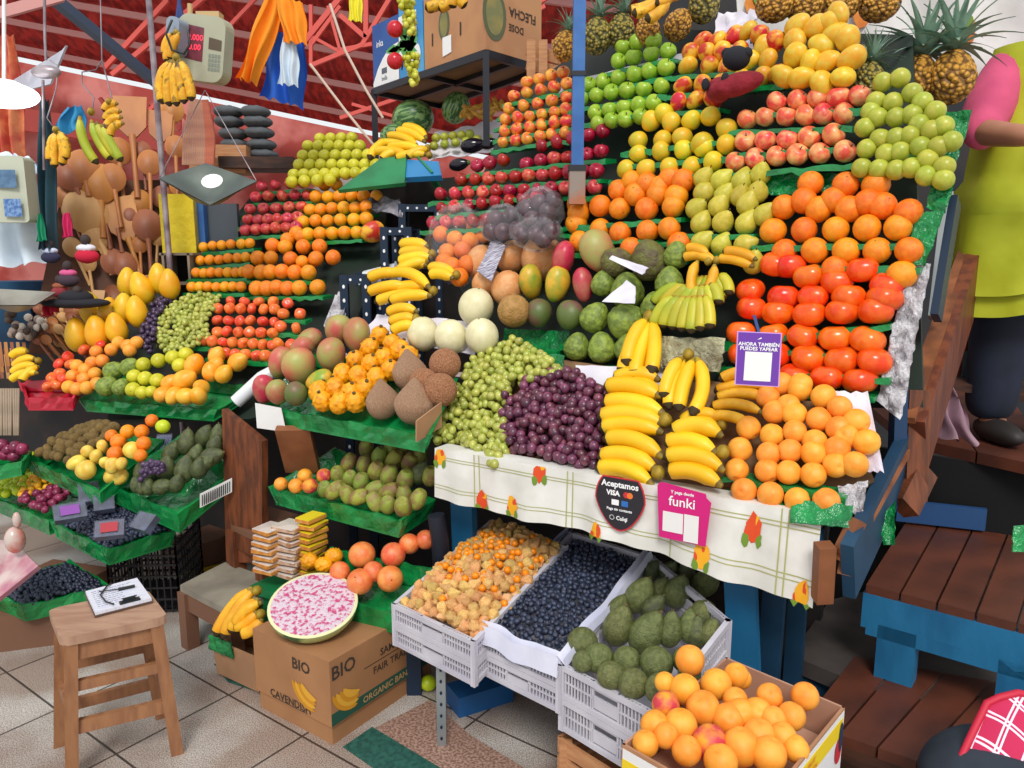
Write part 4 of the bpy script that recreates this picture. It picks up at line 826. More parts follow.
# ================================================================ apricots on the table, white crates below
bank(A, [[(783, 387), (802, 389)], [(769, 400), (790, 410), (824, 400), (801, 393)], [(776, 416), (796, 418), (820, 423), (841, 412)], [(750, 432), (773, 439), (796, 436), (816, 445), (839, 432), (857, 425)], [(742, 453), (771, 458), (791, 455), (815, 457), (838, 453), (848, 440), (868, 446)], [(739, 473), (768, 474), (790, 476), (814, 478), (836, 468), (856, 468)], [(746, 494), (772, 498), (798, 503), (828, 505)]], 'apricot', 24.5, 'fuzzy orange apricot', 'apricot pile', 'apricots on the right end of the table', None, None, shelf=False, off=.02)
b = shelf_mb(A, 727, 464, 850, 484, .02, mb=MB(), front=2.1, back=1); solid('green_divider', b, green_pl, 'upper green wrapped divider between apricot rows', 'divider')
b = shelf_mb(A, 725, 484, 846, 501, .02, mb=MB(), front=2.1, back=1); solid('green_divider', b, green_pl, 'lower green wrapped divider between apricot rows', 'divider')
wp = mat('white_plastic_crate', 'c9c6ce', 'b8b4c0', 6, .45)
def crate(cs, h, label, tiers=2, m=None, group='white plastic crates under the table'):
    cs = [Vector(c) for c in cs]; c0 = sum(cs, Vector())/4; m = m or wp
    t = thing('plastic_crate', Vector((c0.x, c0.y, min(c.z for c in cs)-h)), label, 'crate', group)
    for i in range(4):
        a, c = cs[i], cs[(i+1) % 4]; dn = Vector((0, 0, -h)); Ln = (c-a).length; b = MB(); dr = (c-a).normalized(); nr = dr.cross(Vector((0, 0, 1)))
        for tt in range(tiers):
            z0 = dn*(tt/tiers); z1 = dn*((tt+1)/tiers)*.999; hh = h/tiers
            b.bar(a+z0+Vector((0, 0, -.008)), c+z0+Vector((0, 0, -.008)), .014, .016, up=(0, 0, 1)); b.bar(a+z1+Vector((0, 0, .008)), c+z1+Vector((0, 0, .008)), .012, .014)
            b.bar(a+(z0+z1)/2, c+(z0+z1)/2, .005, .004)
            n = int(Ln/.011); mid0, mid1 = n*.36, n*.64
            for q in range(n+1):
                u = q/n
                if mid0 < q < mid1: continue
                b.bar(a.lerp(c, u)+z0, a.lerp(c, u)+z1, .0042, .004, up=nr)
            u0, u1 = .36, .64; x0, x1 = a.lerp(c, u0), a.lerp(c, u1)
            b.bar(x0+z0*.4+z1*.6, x1+z0*.4+z1*.6, .006, hh*.34); b.bar(x0+z0+Vector((0, 0, -.016)), x1+z0+Vector((0, 0, -.016)), .006, hh*.16); b.bar(x0+z0*.08+z1*.92, x1+z0*.08+z1*.92, .006, hh*.2)
            for u in (u0, u1): b.bar(a.lerp(c, u)+z0, a.lerp(c, u)+z1, .006, .006, up=nr)
            for q in (a, c): b.bar(q+z0, q+z1, .016, .016, up=nr)
        part('slatted_side', b, m, t)
    b = MB(); b.slab([c+Vector((0, 0, -h+.006)) for c in cs], .006, n=Vector((0, 0, 1))); part('base', b, m, t)
    return t
zf, zb = .42, .53
q1 = [G(395, 603, zf), G(474, 640, zf), G(565, 545, zb), G(492, 520, zb)]
q2 = [G(480, 628, zf), G(560, 664, zf), G(648, 556, zb), G(572, 532, zb)]
q3 = [G(563, 664, zf), G(655, 713, zf), G(728, 620, zb), G(652, 556, zb)]
crate(q1, .14, 'white plastic crate of golden berries, left of the blueberry crate'); crate(q2, .14, 'white plastic crate of blueberries between golden berries and avocados'); crate(q3, .19, 'white plastic crate of avocados beside the apricot carton')
# paper liner of the blueberry crate
b = MB(); qq = [c+Vector((0, 0, .004)) for c in q2]
lo_ = Vector((0, 0, -.055)); wl = mat('white_liner_paper', 'd4d4e4', 'c4c6dc', 5, .5, bump=.3, bscale=8)
n_ = (q2[1]-q2[0]).cross(q2[3]-q2[0]).normalized()
def lin_side(a, c, out, up=.018, dn=.05):
    def f(u, v):
        p = a.lerp(c, u)+out*(.012+.01*(1-v)+.003*math.sin(u*17)); p.z += up*math.sin(u*PI)*0+(.02+.006*math.sin(u*9)) - (1-v)*dn; return p
    b.grid(f, 16, 4, 0); b.grid(lambda u, v: f(u, v)-out*.02*v-out*.003, 16, 4, 0)
oS = (q2[0]-q2[3]).normalized(); oL = (q2[0]-q2[1]).normalized()
lin_side(q2[0], q2[1], oS); lin_side(q2[0], q2[3], oL, dn=.03); lin_side(q2[1], q2[2], -oL, dn=.02)
solid('paper_liner', b, wl, 'white paper liner folded over the rim of the blueberry crate', 'paper')
bb = fill(q2, 'blueberry', .0182, 13, 23, 'single blueberry in the front crate of blueberries', 'blueberries in the front crate', .018, .03, jit=.3, margin=.05, edge=.4, ds=.14)
b = MB(); b.slab([c+Vector((0, 0, -.035)) for c in [q2[0].lerp(q2[2], .04), q2[1].lerp(q2[3], .04), q2[2].lerp(q2[0], .04), q2[3].lerp(q2[1], .04)]], .02, n=Vector((0, 0, 1)))
stuff([c+Vector((0, 0, -.004)) for c in q2], 'blueberry', .0165, 15, 26, 'blueberries', 'lower blueberries filling the front crate beneath the top layer', 'blueberries', .024, .03)
# golden berries in their husks
def phys_mesh():
    b = MB()
    def hf(q, t, a):
        s = (1-.55*max(0, q.z)**1.2)*(1+.13*math.cos(5*a)); return Vector((q.x*s, q.y*s, q.z*1.05+(.35*max(0, q.z)**3)))
    b.ell((0, 0, 0), (.5, .5, .5), seg=20, ring=10, fn=hf); return b.mesh('husk', MT['husk_phys'])
def phys_open():
    b = MB()
    for k in range(5):
        a = 2*PI*k/5
        def pf(u, v, a=a):
            w = (u-.5)*.6*math.sin(min(1, v*1.1+.12)*PI)**.6; r = .12+.62*v; z = -.42+.25*math.sin(v*PI*.9)+.1*v
            return Vector((math.cos(a)*r-math.sin(a)*w, math.sin(a)*r+math.cos(a)*w, z))
        b.grid(pf, 4, 6, 0); b.grid(lambda u, v: pf(1-u, v)-Vector((0, 0, .015)), 4, 6, 0)
    return b.mesh('husk', MT['husk_phys'])
PM['ph_closed'] = phys_mesh(); PM['ph_open'] = phys_open(); PM['ph_berry'] = fr('berry', MT['phys'], f_round(1, 0), seg=14, ring=10)
NICE.update(ph_closed='golden_berry', ph_open='husk', ph_berry='berry')
def fill_phys(cs):
    c = [Vector(x) for x in cs]; d = .037; out = []
    for ly in (0, 1):
        for j in range(17):
            for i in range(10):
                u = .04+.92*(i+.5+(j % 2)*.4+R.uniform(-.3, .3))/10; v = .03+.94*(j+.5+R.uniform(-.3, .3))/17
                if u > .98: continue
                q = c[0].lerp(c[1], u).lerp(c[3].lerp(c[2], u), v); q.z += -.012+.06*(max(0, 4*u*(1-u)))**.6*(4*v*(1-v))**.5-(1-ly)*.022+R.uniform(-.005, .005)
                if ly == 1 and R.random() < (.62 if .3 < v < .8 else .16):
                    t = thing('golden_berry', q, 'orange golden berry in an opened papery husk in the left white crate', 'berry', 'golden berries with opened husks')
                    rq = rot_img(R.uniform(50, 130), R.uniform(.3, 1.1))
                    o = put('ph_open', q, d*1.05, rq, parent=t); o = put('ph_berry', q+rq @ Vector((0, 0, .006)), d*.62, rq, parent=t)
                elif ly == 1: put('ph_closed', q, d*R.uniform(.85, 1.1), None, 'closed papery tan golden berry husk in the left white crate', 'golden berries in closed husks', 'berry')
                else: out.append(q)
    b = MB(); me = PM['ph_closed']; v0 = [v.co.copy() for v in me.vertices]; f0 = [tuple(p.vertices) for p in me.polygons]
    for q in out:
        rq = rot_rand(); b.add([rq @ (x*d)+q for x in v0], f0, 0, True)
    solid('golden_berries', b, MT['husk_phys'], 'lower golden berry husks filling the left white crate', 'berries', kind='stuff')
fill_phys(q1)
Q3 = PlW(q3[0], q3[1], q3[3])
pile(Q3, [[(650, 566, .8, 60, 'avocado'), (668, 566, .8, 60, 'avocado'), (706, 576, 1.1, 60), (686, 566, .8, 90, 'avocado')], [(639, 592, 1.2, 65), (677, 588, 1.15, 75), (660, 584, .7, 60)], [(618, 608, .9, 70), (704, 611, 1., 0, 'avo_round'), (653, 606, .9, 55, 'avocado'), (697, 631, .9, 90, 'avocado')], [(619, 627, 1.25, 75), (647, 634, 1.3, 62), (670, 631, 1.0, 82), (690, 628, .95, 90), (711, 634, .8, 80)], [(583, 646, 1.15, 0, 'avo_round'), (599, 662, 1.1, 0, 'avo_round'), (627, 664, 1., 0, 'avo_round'), (657, 667, 1.2, 0, 'avo_round'), (685, 664, .9, 0, 'avo_round')], [(584, 668, .8, 0, 'avo_round'), (612, 682, 1., 0, 'avo_round'), (634, 690, 1.05, 0, 'avo_round'), (662, 696, 1.1, 0, 'avo_round'), (690, 680, .8, 0, 'avo_round')]], 'avo_green', 26, {'avo_green': 'olive green avocado', 'avocado': 'dark green avocado', 'avo_round': 'avocado seen end on'}, 'front avocado crate', 'avocados in the front white crate', None, .02, jit=-.008)
# ================================================================ carton of peaches
card_m = mat('brown_cardboard', 'b08060', 'a07454', 5, .8, bump=.05); card_in = mat('cardboard_inside', 'b88c74', 'a87c64', 4, .85)
za = .5; ca, cb, cc = G(622, 744, za), G(726, 657, za), G(845, 707, za); cd = ca+cc-cb
ct = thing('fruit_carton', Vector(((ca.x+cc.x)/2, (ca.y+cc.y)/2, za-.19)), 'open cardboard carton of peaches at the bottom right, yellow printed side', 'carton')
def wall_part(a, c, h, t, th=.006, nm='side', m=card_m, inner=None):
    b = MB(); n = (c-a).cross(Vector((0, 0, 1))).normalized(); b.slab([a-Vector((0, 0, h)), c-Vector((0, 0, h)), c, a], th, n=n); return part(nm, b, m, t)
wall_part(cb, ca, .19, ct, m=card_in); wall_part(cc, cb, .19, ct, m=card_in); s1 = wall_part(cd, cc, .19, ct, m=card_m); s2 = wall_part(ca, cd, .19, ct, m=card_m)
b = MB(); b.slab([c-Vector((0, 0, .185)) for c in (ca, cd, cc, cb)], .005, n=Vector((0, 0, 1))); part('base', b, card_m, ct)
yel = mat('yellow_print', 'e8c820', rough=.6); wpr = mat('white_print', 'e2e0e0', rough=.6)
def on_face(a, c, nrm, u0, u1, z0, z1, m, nm, lift=.001):
    b = MB(); q = [a.lerp(c, u)+Vector((0, 0, -z))+nrm*lift for u, z in ((u0, z1), (u1, z1), (u1, z0), (u0, z0))]; b.slab(q, .0008, n=nrm); return part(nm, b, m, ct)
nR = (cc-cd).cross(Vector((0, 0, 1))).normalized()
if nR.dot(cc-cb) < 0: nR = -nR
on_face(cd, cc, nR, .01, .99, .006, .18, wpr, 'white_print', .0012); on_face(cd, cc, nR, .01, .97, .018, .06, yel, 'yellow_band', .0022)
xR = (cc-cd).normalized(); UZ = Vector((0, 0, 1))
b = text_mb('PREMIUM FRUIT', .016, cd.lerp(cc, .5)+UZ*-.032+nR*.0022, xR, UZ, .0002); text_mb('DE EXPORTACION', .016, cd.lerp(cc, .5)+UZ*-.05+nR*.0022, xR, UZ, .0002, mb=b)
part('lettering', b, org_i, ct)
b = MB(); disc(b, cd.lerp(cc, .93)-UZ*.09+nR*.0022, xR, UZ, .02, .03); part('red_print', b, red_i, ct)
b = MB(); disc(b, cd.lerp(cc, .95)-UZ*.06+nR*.0022, xR, UZ, .012, .035, .002); part('dark_print', b, mat('navy_ink', '26304e', rough=.6), ct)
nF = (cd-ca).cross(Vector((0, 0, 1))).normalized()
if nF.dot(ca-cb) < 0: nF = -nF
on_face(ca, cd, nF, .01, .99, .008, .18, wpr, 'white_print'); on_face(ca, cd, nF, .01, .3, .03, .1, yel, 'yellow_print', .002)
b = MB(); q = cc.lerp(cb, .42)-UZ*.05; dn_ = (cb-cc).cross(UZ).normalized(); dn_ = dn_ if dn_.dot(ca-cb) > 0 else -dn_
b.slab([q+dn_*.004-UZ*.09, q+dn_*.004-UZ*.09+(cb-cc).normalized()*.035, q+dn_*.004+(cb-cc).normalized()*.035, q+dn_*.004], .002, n=dn_); part('green_tape', b, mat('green_tape', '1c6a38', rough=.4), ct)
Cp = PlW(ca-UZ*.03, cb-UZ*.03, cc-UZ*.03)
pile(Cp, [[(689, 684, 1.05), (735, 700, .85), (768, 722, .85), (803, 722, .9)], [(664, 704, .7), (684, 711, 1.), (715, 706, 1.05), (740, 700, .7), (734, 722, .8)], [(665, 724, .9, 30, 'red_peach'), (702, 727, 1.1), (740, 733, .95), (756, 733, 1.), (790, 736, .9), (771, 740, .9)], [(654, 741, .9), (680, 742, 1.05), (728, 736, 1.05), (665, 752, .8), (758, 752, 1.), (782, 753, .85)], [(709, 756, 1.1, 80, 'red_peach'), (740, 760, 1.15), (686, 764, .9), (768, 768, 1.05), (645, 757, .8), (720, 775, 1), (795, 762, .8)]], 'peach', 31, {'peach': 'plump orange peach', 'red_peach': 'red blushed peach'}, 'open peach carton', 'peaches in the open carton', 'up', .03, jit=.008)
b = MB(); b.slab([c.lerp((ca+cc)/2, .06)-UZ*.085 for c in (ca, cd, cc, cb)], .004, n=UZ); part('divider_sheet', b, card_in, ct)
# wooden crate beneath
wc = mat('pale_crate_wood', 'b07850', 'c08c60', 9, .7, stretch=(1, 1, 8)); w0 = G(559, 737, .2); U2 = (ca-w0); U2 = (q3[1]-q3[0]).normalized(); U2.z = 0; V2 = Vector((-U2.y, U2.x, 0))
t = thing('wooden_crate', w0-Vector((0, 0, .2)), 'pale wooden slatted crate on the floor under the avocado crate', 'crate')
for i, (a, c) in enumerate(((w0, w0+U2*.62), (w0+U2*.62, w0+U2*.62+V2*.42), (w0+U2*.62+V2*.42, w0+V2*.42), (w0+V2*.42, w0))):
    b = MB()
    for z in (.0, .055, .11, .165): b.bar(a-UZ*(z+.02), c-UZ*(z+.02), .01, .042)
    part('slatted_side', b, wc, t)
    b = MB(); b.bar(a.lerp(c, .04)-UZ*.0, a.lerp(c, .04)-UZ*.2, .035, .02); part('corner_post', b, wc, t)
b = MB(); b.slab([w0-UZ*.19, w0+U2*.62-UZ*.19, w0+U2*.62+V2*.42-UZ*.19, w0+V2*.42-UZ*.19], .01, n=UZ); part('base', b, wc, t)
b = MB(); z_ = .31
u0 = (ca+cb+cc+cd)/4; b.box((u0.x+.03, u0.y-.02, .155), (.40, .28, .305), math.atan2((cb-ca).y, (cb-ca).x)); solid('upturned_crate', b, dblue, 'dark blue crate on the floor supporting the peach carton', 'crate')
# supports of the white crates
b = MB(); p0 = G(442, 745, 0); p1 = Vector((p0.x, p0.y+.01, .285)); b.bar(p0, p1, .028, .02); 
for i in range(7): disc(b, p0.lerp(p1, .1+i*.13)-Vector((0, .0105, 0)), RT, UZ, .004, .006, .001, 1)
sp_ = thing('crate_stand', p0, 'perforated steel stand under the golden berry crate', 'stand'); part('post', b, [mat('galvanised_steel'), dblue], sp_)
b = MB(); s_off = Vector((0, 0, .275)); b.bar(q1[0].lerp(q1[3], .2)*1-UZ*(q1[0].z-.265), q2[1].lerp(q2[2], .15)-UZ*(q2[1].z-.265), .03, .02); b.bar(q1[3].lerp(q1[0], .1)-UZ*(q1[3].z-.3), q2[2].lerp(q2[3], .1)-UZ*(q2[2].z-.3), .03, .02); part('rail', b, dblue, sp_)
b = MB(); x_ = P(395+20, 690, 2.42); b.box((x_.x, x_.y, .13), (.05, .05, .26)); x_ = q1[3].lerp(q1[2], .2); b.box((x_.x, x_.y, .145), (.05, .05, .29)); x_ = q2[2].lerp(q2[3], .2); b.box((x_.x, x_.y, .145), (.05, .05, .29)); part('post', b, dblue, sp_)
# ================================================================ bananas
hand(A, [(600, 474, 657, 491, 8), (603, 464, 662, 478, 9), (609, 447, 668, 466, 9), (610, 455, 668, 474, 6)][:3], 17, 'lowest hand of yellow bananas beside the purple grapes on the table', off=.035, stem=(663, 480))
hand(A, [(605, 436, 668, 441, 7), (604, 426, 670, 434, 8), (609, 413, 671, 425, 7), (611, 398, 668, 408, 6)], 17, 'middle hand of yellow bananas beside the purple grapes on the table', off=.045, stem=(671, 430))
hand(A, [(613, 409, 665, 407, 8), (614, 397, 667, 399, 7), (618, 387, 664, 388, 7)], 15, 'uppermost stacked hand of yellow bananas beside the purple grapes', off=.03, stem=(668, 396))
hand(A, [(627, 384, 653, 331, 4), (640, 388, 656, 330, 2), (657, 385, 658, 331, -3), (634, 378, 654, 331, 5)], 15, 'upright hand of yellow bananas standing above the purple grapes', off=.05, stem=(655, 328))
hand(A, [(671, 480, 726, 494, 8), (669, 466, 729, 480, 9), (670, 453, 722, 464, 8), (678, 444, 728, 448, 10)], 17, 'lower hand of yellow bananas beside the apricots, on the cloth edge', off=.045, stem=(728, 462))
hand(A, [(674, 418, 690, 368, 5), (684, 421, 699, 369, 3), (697, 426, 702, 369, -9), (671, 410, 688, 370, 4)], 14, 'hand of yellow bananas hanging upright between two banana stacks', off=.05, stem=(694, 366))
hand(A, [(680, 436, 722, 432, 8), (683, 428, 724, 424, 8)], 13, 'small pair of yellow bananas above the lower right hand', off=.02, stem=(724, 430))
hand(A, [(715, 394, 768, 390, 6), (716, 402, 770, 402, 6), (712, 412, 765, 418, 7), (706, 424, 755, 432, 7), (722, 386, 768, 380, 5)], 11, 'hand of browned ripe bananas behind the apricots', 'browned banana hands', 'banana_spot', off=.01, stem=(768, 398))
hand(W, [(672, 290, 692, 318, -3), (688, 262+2, 722, 268, 5), (692, 255, 715, 262, 3), (710, 285, 716, 318-30, 2)][:3]+[(700, 302, 705, 268, 4), (712, 300, 722, 272, -3)], 10, 'small brownish yellow bananas above the green finger bananas', 'finger banana hands', 'banana_spot', off=.04, stem=(715, 268))
hand(W, [(722, 264, 758, 272, 3), (728, 257, 762, 266, 3)], 10, 'small browned bananas lying below the yellow pears', 'finger banana hands', 'banana_spot', off=.04, stem=(722, 266))
for lay, (lab, its, of) in enumerate((('top cluster of greenish finger bananas above the clear bag', [(691+i*8.5, 312-abs(i-2)*4, 703+i*4, 280, (i-2)*-1.5) for i in range(6)], .03), ('middle cluster of greenish finger bananas above the clear bag', [(660+i*9.5, 318-abs(i-4)*2, 690+i*4, 292, (i-4)*-1.2) for i in range(8)], .05), ('lowest cluster of greenish finger bananas above the clear bag', [(664+i*9.5, 342-abs(i-4)*2, 686+i*5, 305, (i-4)*-1.2) for i in range(7)], .075))):
    hand(W, its, 12, lab, 'greenish finger banana clusters', 'banana_green', off=of, stem=(705, 292+lay*10), step=.003)
hand(Mp, [(378, 308, 425, 300, 3), (391, 298, 432, 294, 3), (393, 309, 436, 304, 3), (372, 302, 412, 295, 3), (392, 285, 436, 300, 9), (374, 290, 404, 285, 3)], 11, 'lower hand of yellow bananas left of the salmon melons', off=.03, stem=(438, 300), group='yellow bananas near the melons')
hand(Mp, [(402, 260, 436, 262, 4), (403, 252, 432, 254, 3), (404, 268, 432, 270, 3), (404, 276, 432, 275, 3)], 11, 'topmost hand of yellow bananas left of the orange bag', off=.03, stem=(436, 262), group='yellow bananas near the melons')
hand(Mp, [(433, 278, 460, 288, 5), (403, 283, 434, 272, 3), (404, 274, 438, 270, 3), (436, 288, 460, 292, 3)], 11, 'hand of yellow bananas with brown stalk, beside the cantaloupe', off=.05, stem=(462, 287), group='yellow bananas near the melons')
hand(Mp, [(390, 320, 421, 318, 5), (393, 330, 420, 326, 3), (396, 340, 420, 334, 3)], 11, 'lowest hand of yellow bananas on the white paper above the pitahayas', off=.03, stem=(420, 326), group='yellow bananas near the melons')
b = crumple(None, Mp, [(353, 328), (470, 345), (480, 312), (372, 306)], None, '', .006, 12, 8, -.05, 12); solid('white_paper_sheet', b, mat('white_tissue', 'e6e2ea', 'd8d2e0', 7, .6), 'white paper sheet under bananas and melons', 'paper')
Bt = Pl((220, 640, 2.42), (270, 640, 2.38), (245, 590, 2.5))
hand(Bt, [(217, 637, 254, 588, 4), (226, 639, 258, 590, 4), (234, 634, 262, 600, 4), (240, 628, 266, 604, 5)], 12, 'hand of yellow bananas in the small box left of the brown carton', off=.01, m='banana_spot', stem=(260, 592), group='banana hands')
hand(Bt, [(238, 628, 262, 612, -4), (246, 636, 268, 620, -3)], 12, 'short spotted bananas lying in the small box', off=.03, m='banana_spot', stem=(266, 616), group='banana hands')
LB = Pl((30, 370, 3.6), (50, 370, 3.55), (35, 400, 3.4))
hand(LB, [(21, 375, 44, 366, 4), (20, 382, 46, 374, 4), (20, 390, 48, 382, 4), (32, 392, 50, 376, 3), (22, 368, 40, 362, 3)], 8, 'small hand of yellow bananas at the left edge beside tomatoes', off=.05, stem=(48, 370))
tray([LB.p(25, 398), LB.p(74, 398), LB.p(84, 380), LB.p(20, 380)], .05, mat('red_film', 'b81c34', rough=.25), 'red plastic wrapped tray under the small bananas and tomatoes at left')
# yellow bananas and guavas at the back
K = Pl((300, 180, 4.2), (440, 170, 4.0), (340, 135, 4.5))
pile(K, [span(320, 139, 352, 138, 4), span(308, 146, 360, 146, 6), span(303, 156, 368, 155, 7), span(299, 165, 376, 165, 8), span(294, 175, 366, 173, 8), span(292, 182, 330, 180, 4)], 'quince', 12.5, 'small yellow guava', 'guava heap at the back', 'yellow guavas in the crate at the back', None, .0)
hand(K, [(388, 141, 420, 152, 4), (378, 150, 418, 158, 4), (398, 138, 428, 150, 4), (376, 160, 412, 164, 3), (405, 136, 430, 148, 4), (390, 158, 425, 160, 3)], 8.5, 'upper hand of yellow bananas behind the green crate', off=.03, stem=(430, 156))
hand(K, [(372, 166, 392, 148, 4), (384, 168, 404, 160, 3), (398, 168, 430, 164, 3), (410, 168, 432, 160, 3)], 8.5, 'lower hand of yellow bananas behind the green crate', off=.04, stem=(432, 164))
pile(K, [span(436, 138, 470, 134, 5), span(434, 146, 488, 138, 6)], 'guava', 9, 'small pale guava', 'row by white sheet', 'small guavas beside the white sheet', None, .0)
pile(K, [[(474, 149, 1.1, 5), (490, 147, .8, 10)], [(460, 168, .9, 5)]], 'eggplant', 14, 'black eggplant', 'eggplant row at the back', 'eggplants at the back', None, .02)
pile(Pl((412, 120, 4.5), (460, 110, 4.4), (430, 90, 4.7)), [[(413, 119, 1.3, 10), (456, 108, .95, 60), (395, 137, .9, 0)]], 'wmelon', 29, 'striped watermelon', 'watermelon row under shelf', 'watermelons under the box shelf', None, .0)
KT = Pl((480, 110, 4.2), (510, 100, 4.1), (490, 90, 4.3))
def knob_cluster():
    t = thing('ginger_root', KT.p(482, 118), 'knobbly golden brown root pile beside the watermelon under the shelf', 'roots'); 
    for i in range(26):
        x = R.uniform(462, 502); y = 118-abs(x-462)*.25*R.random()-R.uniform(0, 10); b = MB(); q = KT.p(x, y, .0); q2 = q+Vector((R.uniform(-.03, .03), R.uniform(-.02, .02), R.uniform(-.03, .03)))
        b.tube([q-(q2-q), q, q2], [.009, .014, .01], 7); part('root', b, mat('ginger_skin', 'b8862c', 'd8a440', 20, .7), t)
knob_cluster()
b = MB(); b.slab([P(335, 372, 4.35), P(500, 372, 4.1), P(500, 172, 4.1), P(335, 190, 4.35)], .04); solid('dark_board', b, mat('dark_back_boards'), 'dark board behind the blue perforated racks', 'board')
b = crumple(None, K, [(425, 150), (500, 140), (498, 108), (432, 124)], None, '', .012, 10, 6, -.06, 14); solid('white_plastic_sheet', b, mat('white_tissue'), 'white plastic sheet below the watermelons at the back', 'plastic sheet')
b = crumple(None, K, [(288, 158), (395, 158), (395, 118), (330, 116)], None, '', .012, 10, 6, -.25, 15); solid('clear_plastic_sheet', b, mat('grey_film', 'b0a098', 'c8a89c', 8, .3), 'pinkish clear plastic sheet behind the yellow guavas', 'plastic sheet')
def wbox(nm, m, c, d, rz, label, cat, group=None):
    b = MB(); b.box(c, d, rz); return solid(nm, b, m, label, cat, group)
# green crate front, blue perforated frames
gcr = mat('green_crate', '14804a', '0f6c3c', 6, .4)
b = MB(); b.slab([K.p(342, 200, .06), K.p(408, 193, .06), K.p(410, 166, .06), K.p(385, 168, .06)], .02); b.slab([K.p(436, 182, .06), K.p(446, 178, -.2), K.p(430, 162, -.2), K.p(420, 164, .06)], .01); o = solid('green_crate', b, gcr, 'green plastic crate under the bananas at the back', 'crate')
b = MB(); b.slab([K.p(408, 186, .05), K.p(444, 184, .05), K.p(441, 170, .05), K.p(408, 168, .05)], .03); solid('blue_crate', b, mat('light_blue_plastic', '2a80b8', rough=.4), 'light blue plastic crate right of the green one', 'crate')
b = MB(); disc(b, K.p(375, 185, .065), RT, UPV, .07, .02, .002); 
def frame_rack(nm, xs, y0, y1, Y, label, dp=.35):
    c = [P(xs[0], y0, Y), P(xs[1], y0, Y)]; t = thing(nm, (c[0].x, c[0].y, 0), label, 'rack')
    for q in (c[0], c[1], c[0]+Vector((0, dp, 0)), c[1]+Vector((0, dp, 0))):
        b = MB(); b.box((q.x, q.y, c[0].z/2+.0), (.035, .035, c[0].z)); 
        for k in range(16): disc(b, Vector((q.x, q.y-.0178, c[0].z-.05-k*.06)), RT, Vector((0, 0, 1)), .006, .009, .0006, 1, 8)
        part('post', b, [dblue, white_i], t)
    for q, r in ((c[0], c[1]), (c[0]+Vector((0, dp, 0)), c[1]+Vector((0, dp, 0)))):
        for z in (c[0].z-.02, c[0].z-.3, c[0].z-.6):
            b = MB(); b.bar((q.x, q.y, z), (r.x, r.y, z), .03, .035)
            n = int((r.x-q.x)/.045)
            for k in range(n): disc(b, Vector((q.x+.03+k*.045, q.y-.0155, z)), RT, Vector((0, 0, 1)), .006, .006, .001, 1, 8)
            part('rail', b, [dblue, white_i], t)
    b = MB(); z = c[0].z-.005; b.slab([Vector((c[0].x, c[0].y, z)), Vector((c[1].x, c[1].y, z)), Vector((c[1].x, c[1].y+dp, z)), Vector((c[0].x, c[0].y+dp, z))], .01, n=UZ); part('shelf', b, dblue, t)
    return t
frame_rack('metal_rack', (402, 438), 204, 0, 3.9, 'tall dark blue perforated metal rack left of the red apples')
frame_rack('metal_rack', (384, 408), 227, 0, 3.65, 'middle dark blue perforated metal rack between mandarins and bananas')
frame_rack('metal_rack', (344, 366), 275, 0, 3.4, 'lowest dark blue perforated metal rack right of the oranges')
b = MB(); b.tube([P(366, 280, 3.75), P(398, 272, 3.72)], .045, 12); solid('white_roll', b, mat('white_plastic', 'd8dce0', rough=.4), 'white plastic roll lying between the blue racks', 'roll')
b = MB(); b.tube([P(236, 402, 3.0), P(262, 378, 3.02), P(292, 362, 3.1)], .028, 14); solid('white_tube', b, mat('white_plastic'), 'white cardboard tube left of the mango tray', 'tube')
b = crumple(None, L, [(326, 330), (338, 300), (352, 290), (340, 350)], None, '', .01, 5, 8, .03, 16); solid('plastic_bag', b, crin, 'crumpled plastic hanging beside the tomatoes', 'plastic bag')
b = crumple(None, L, [(362, 210), (402, 215), (400, 200), (372, 196)], None, '', .015, 8, 5, .0, 17); solid('plastic_bag', b, mat('dark_film', '3a3840', '8c8890', 10, .2, bump=1, bscale=30), 'crumpled dark plastic beside the far mandarins', 'plastic bag')
put('red_mango', L.p(374, 235, .02), .11, None, 'dark plum coloured mango at the right end of the far mandarins', None, 'mango')
# ================================================================ bag of oranges, plums in bags
film = mat('clear_film', 'e8e8ee', rough=.06, alpha=.09, spec=1., bump=1., bscale=10)
def blob(pts, m, nm, label, cat, sc=1.0, noise=.06):
    c = sum(pts, Vector())/len(pts); rx = max(abs(p.x-c.x) for p in pts)+.05; ry = max(abs(p.y-c.y) for p in pts)+.05; rz = max(abs(p.z-c.z) for p in pts)+.05; b = MB()
    b.ell(c, (rx*sc, ry*sc, rz*sc), seg=36, ring=20, fn=lambda q, t, a: q*(1+noise*math.sin(7*a+3*t)+noise*.6*math.sin(13*a-5*t)+noise*.4*math.sin(11*t+a))); return solid(nm, b, m, label, cat)
op = [(450, 222), (463, 228), (477, 232), (444, 240), (458, 245), (473, 247), (486, 240), (450, 258), (465, 256), (470, 270), (455, 272), (447, 268), (462, 283)]
pts = []
for i, (x, y) in enumerate(op):
    q = Mp.p(x, y, .03); pts.append(q); put('orange', q, .075, None, 'orange inside the clear plastic bag by the salmon melons', 'oranges in the clear bag')
blob(pts, film, 'plastic_bag', 'clear plastic bag full of oranges above the yellow bananas', 'plastic bag', .88)
pp = [[(505, 225), (520, 222), (512, 238), (500, 238), (526, 236)], [(535, 215), (548, 210), (556, 218), (541, 226), (553, 229), (562, 207)], [(530, 240), (545, 240), (560, 238), (552, 246)]]
for i, (g, nm) in enumerate(zip(pp, ('left', 'upper right', 'lower right'))):
    pts = []
    for x, y in g: q = W.p(x, y, .06); pts.append(q); put('dark_plum', q, .066, None, 'dark plum inside the %s clear bag under the red apples' % nm, 'plums in the %s bag' % nm)
    blob(pts, film, 'plastic_bag', 'clear plastic bag of dark plums under the red apples, %s one' % nm, 'plastic bag', .88, .07)
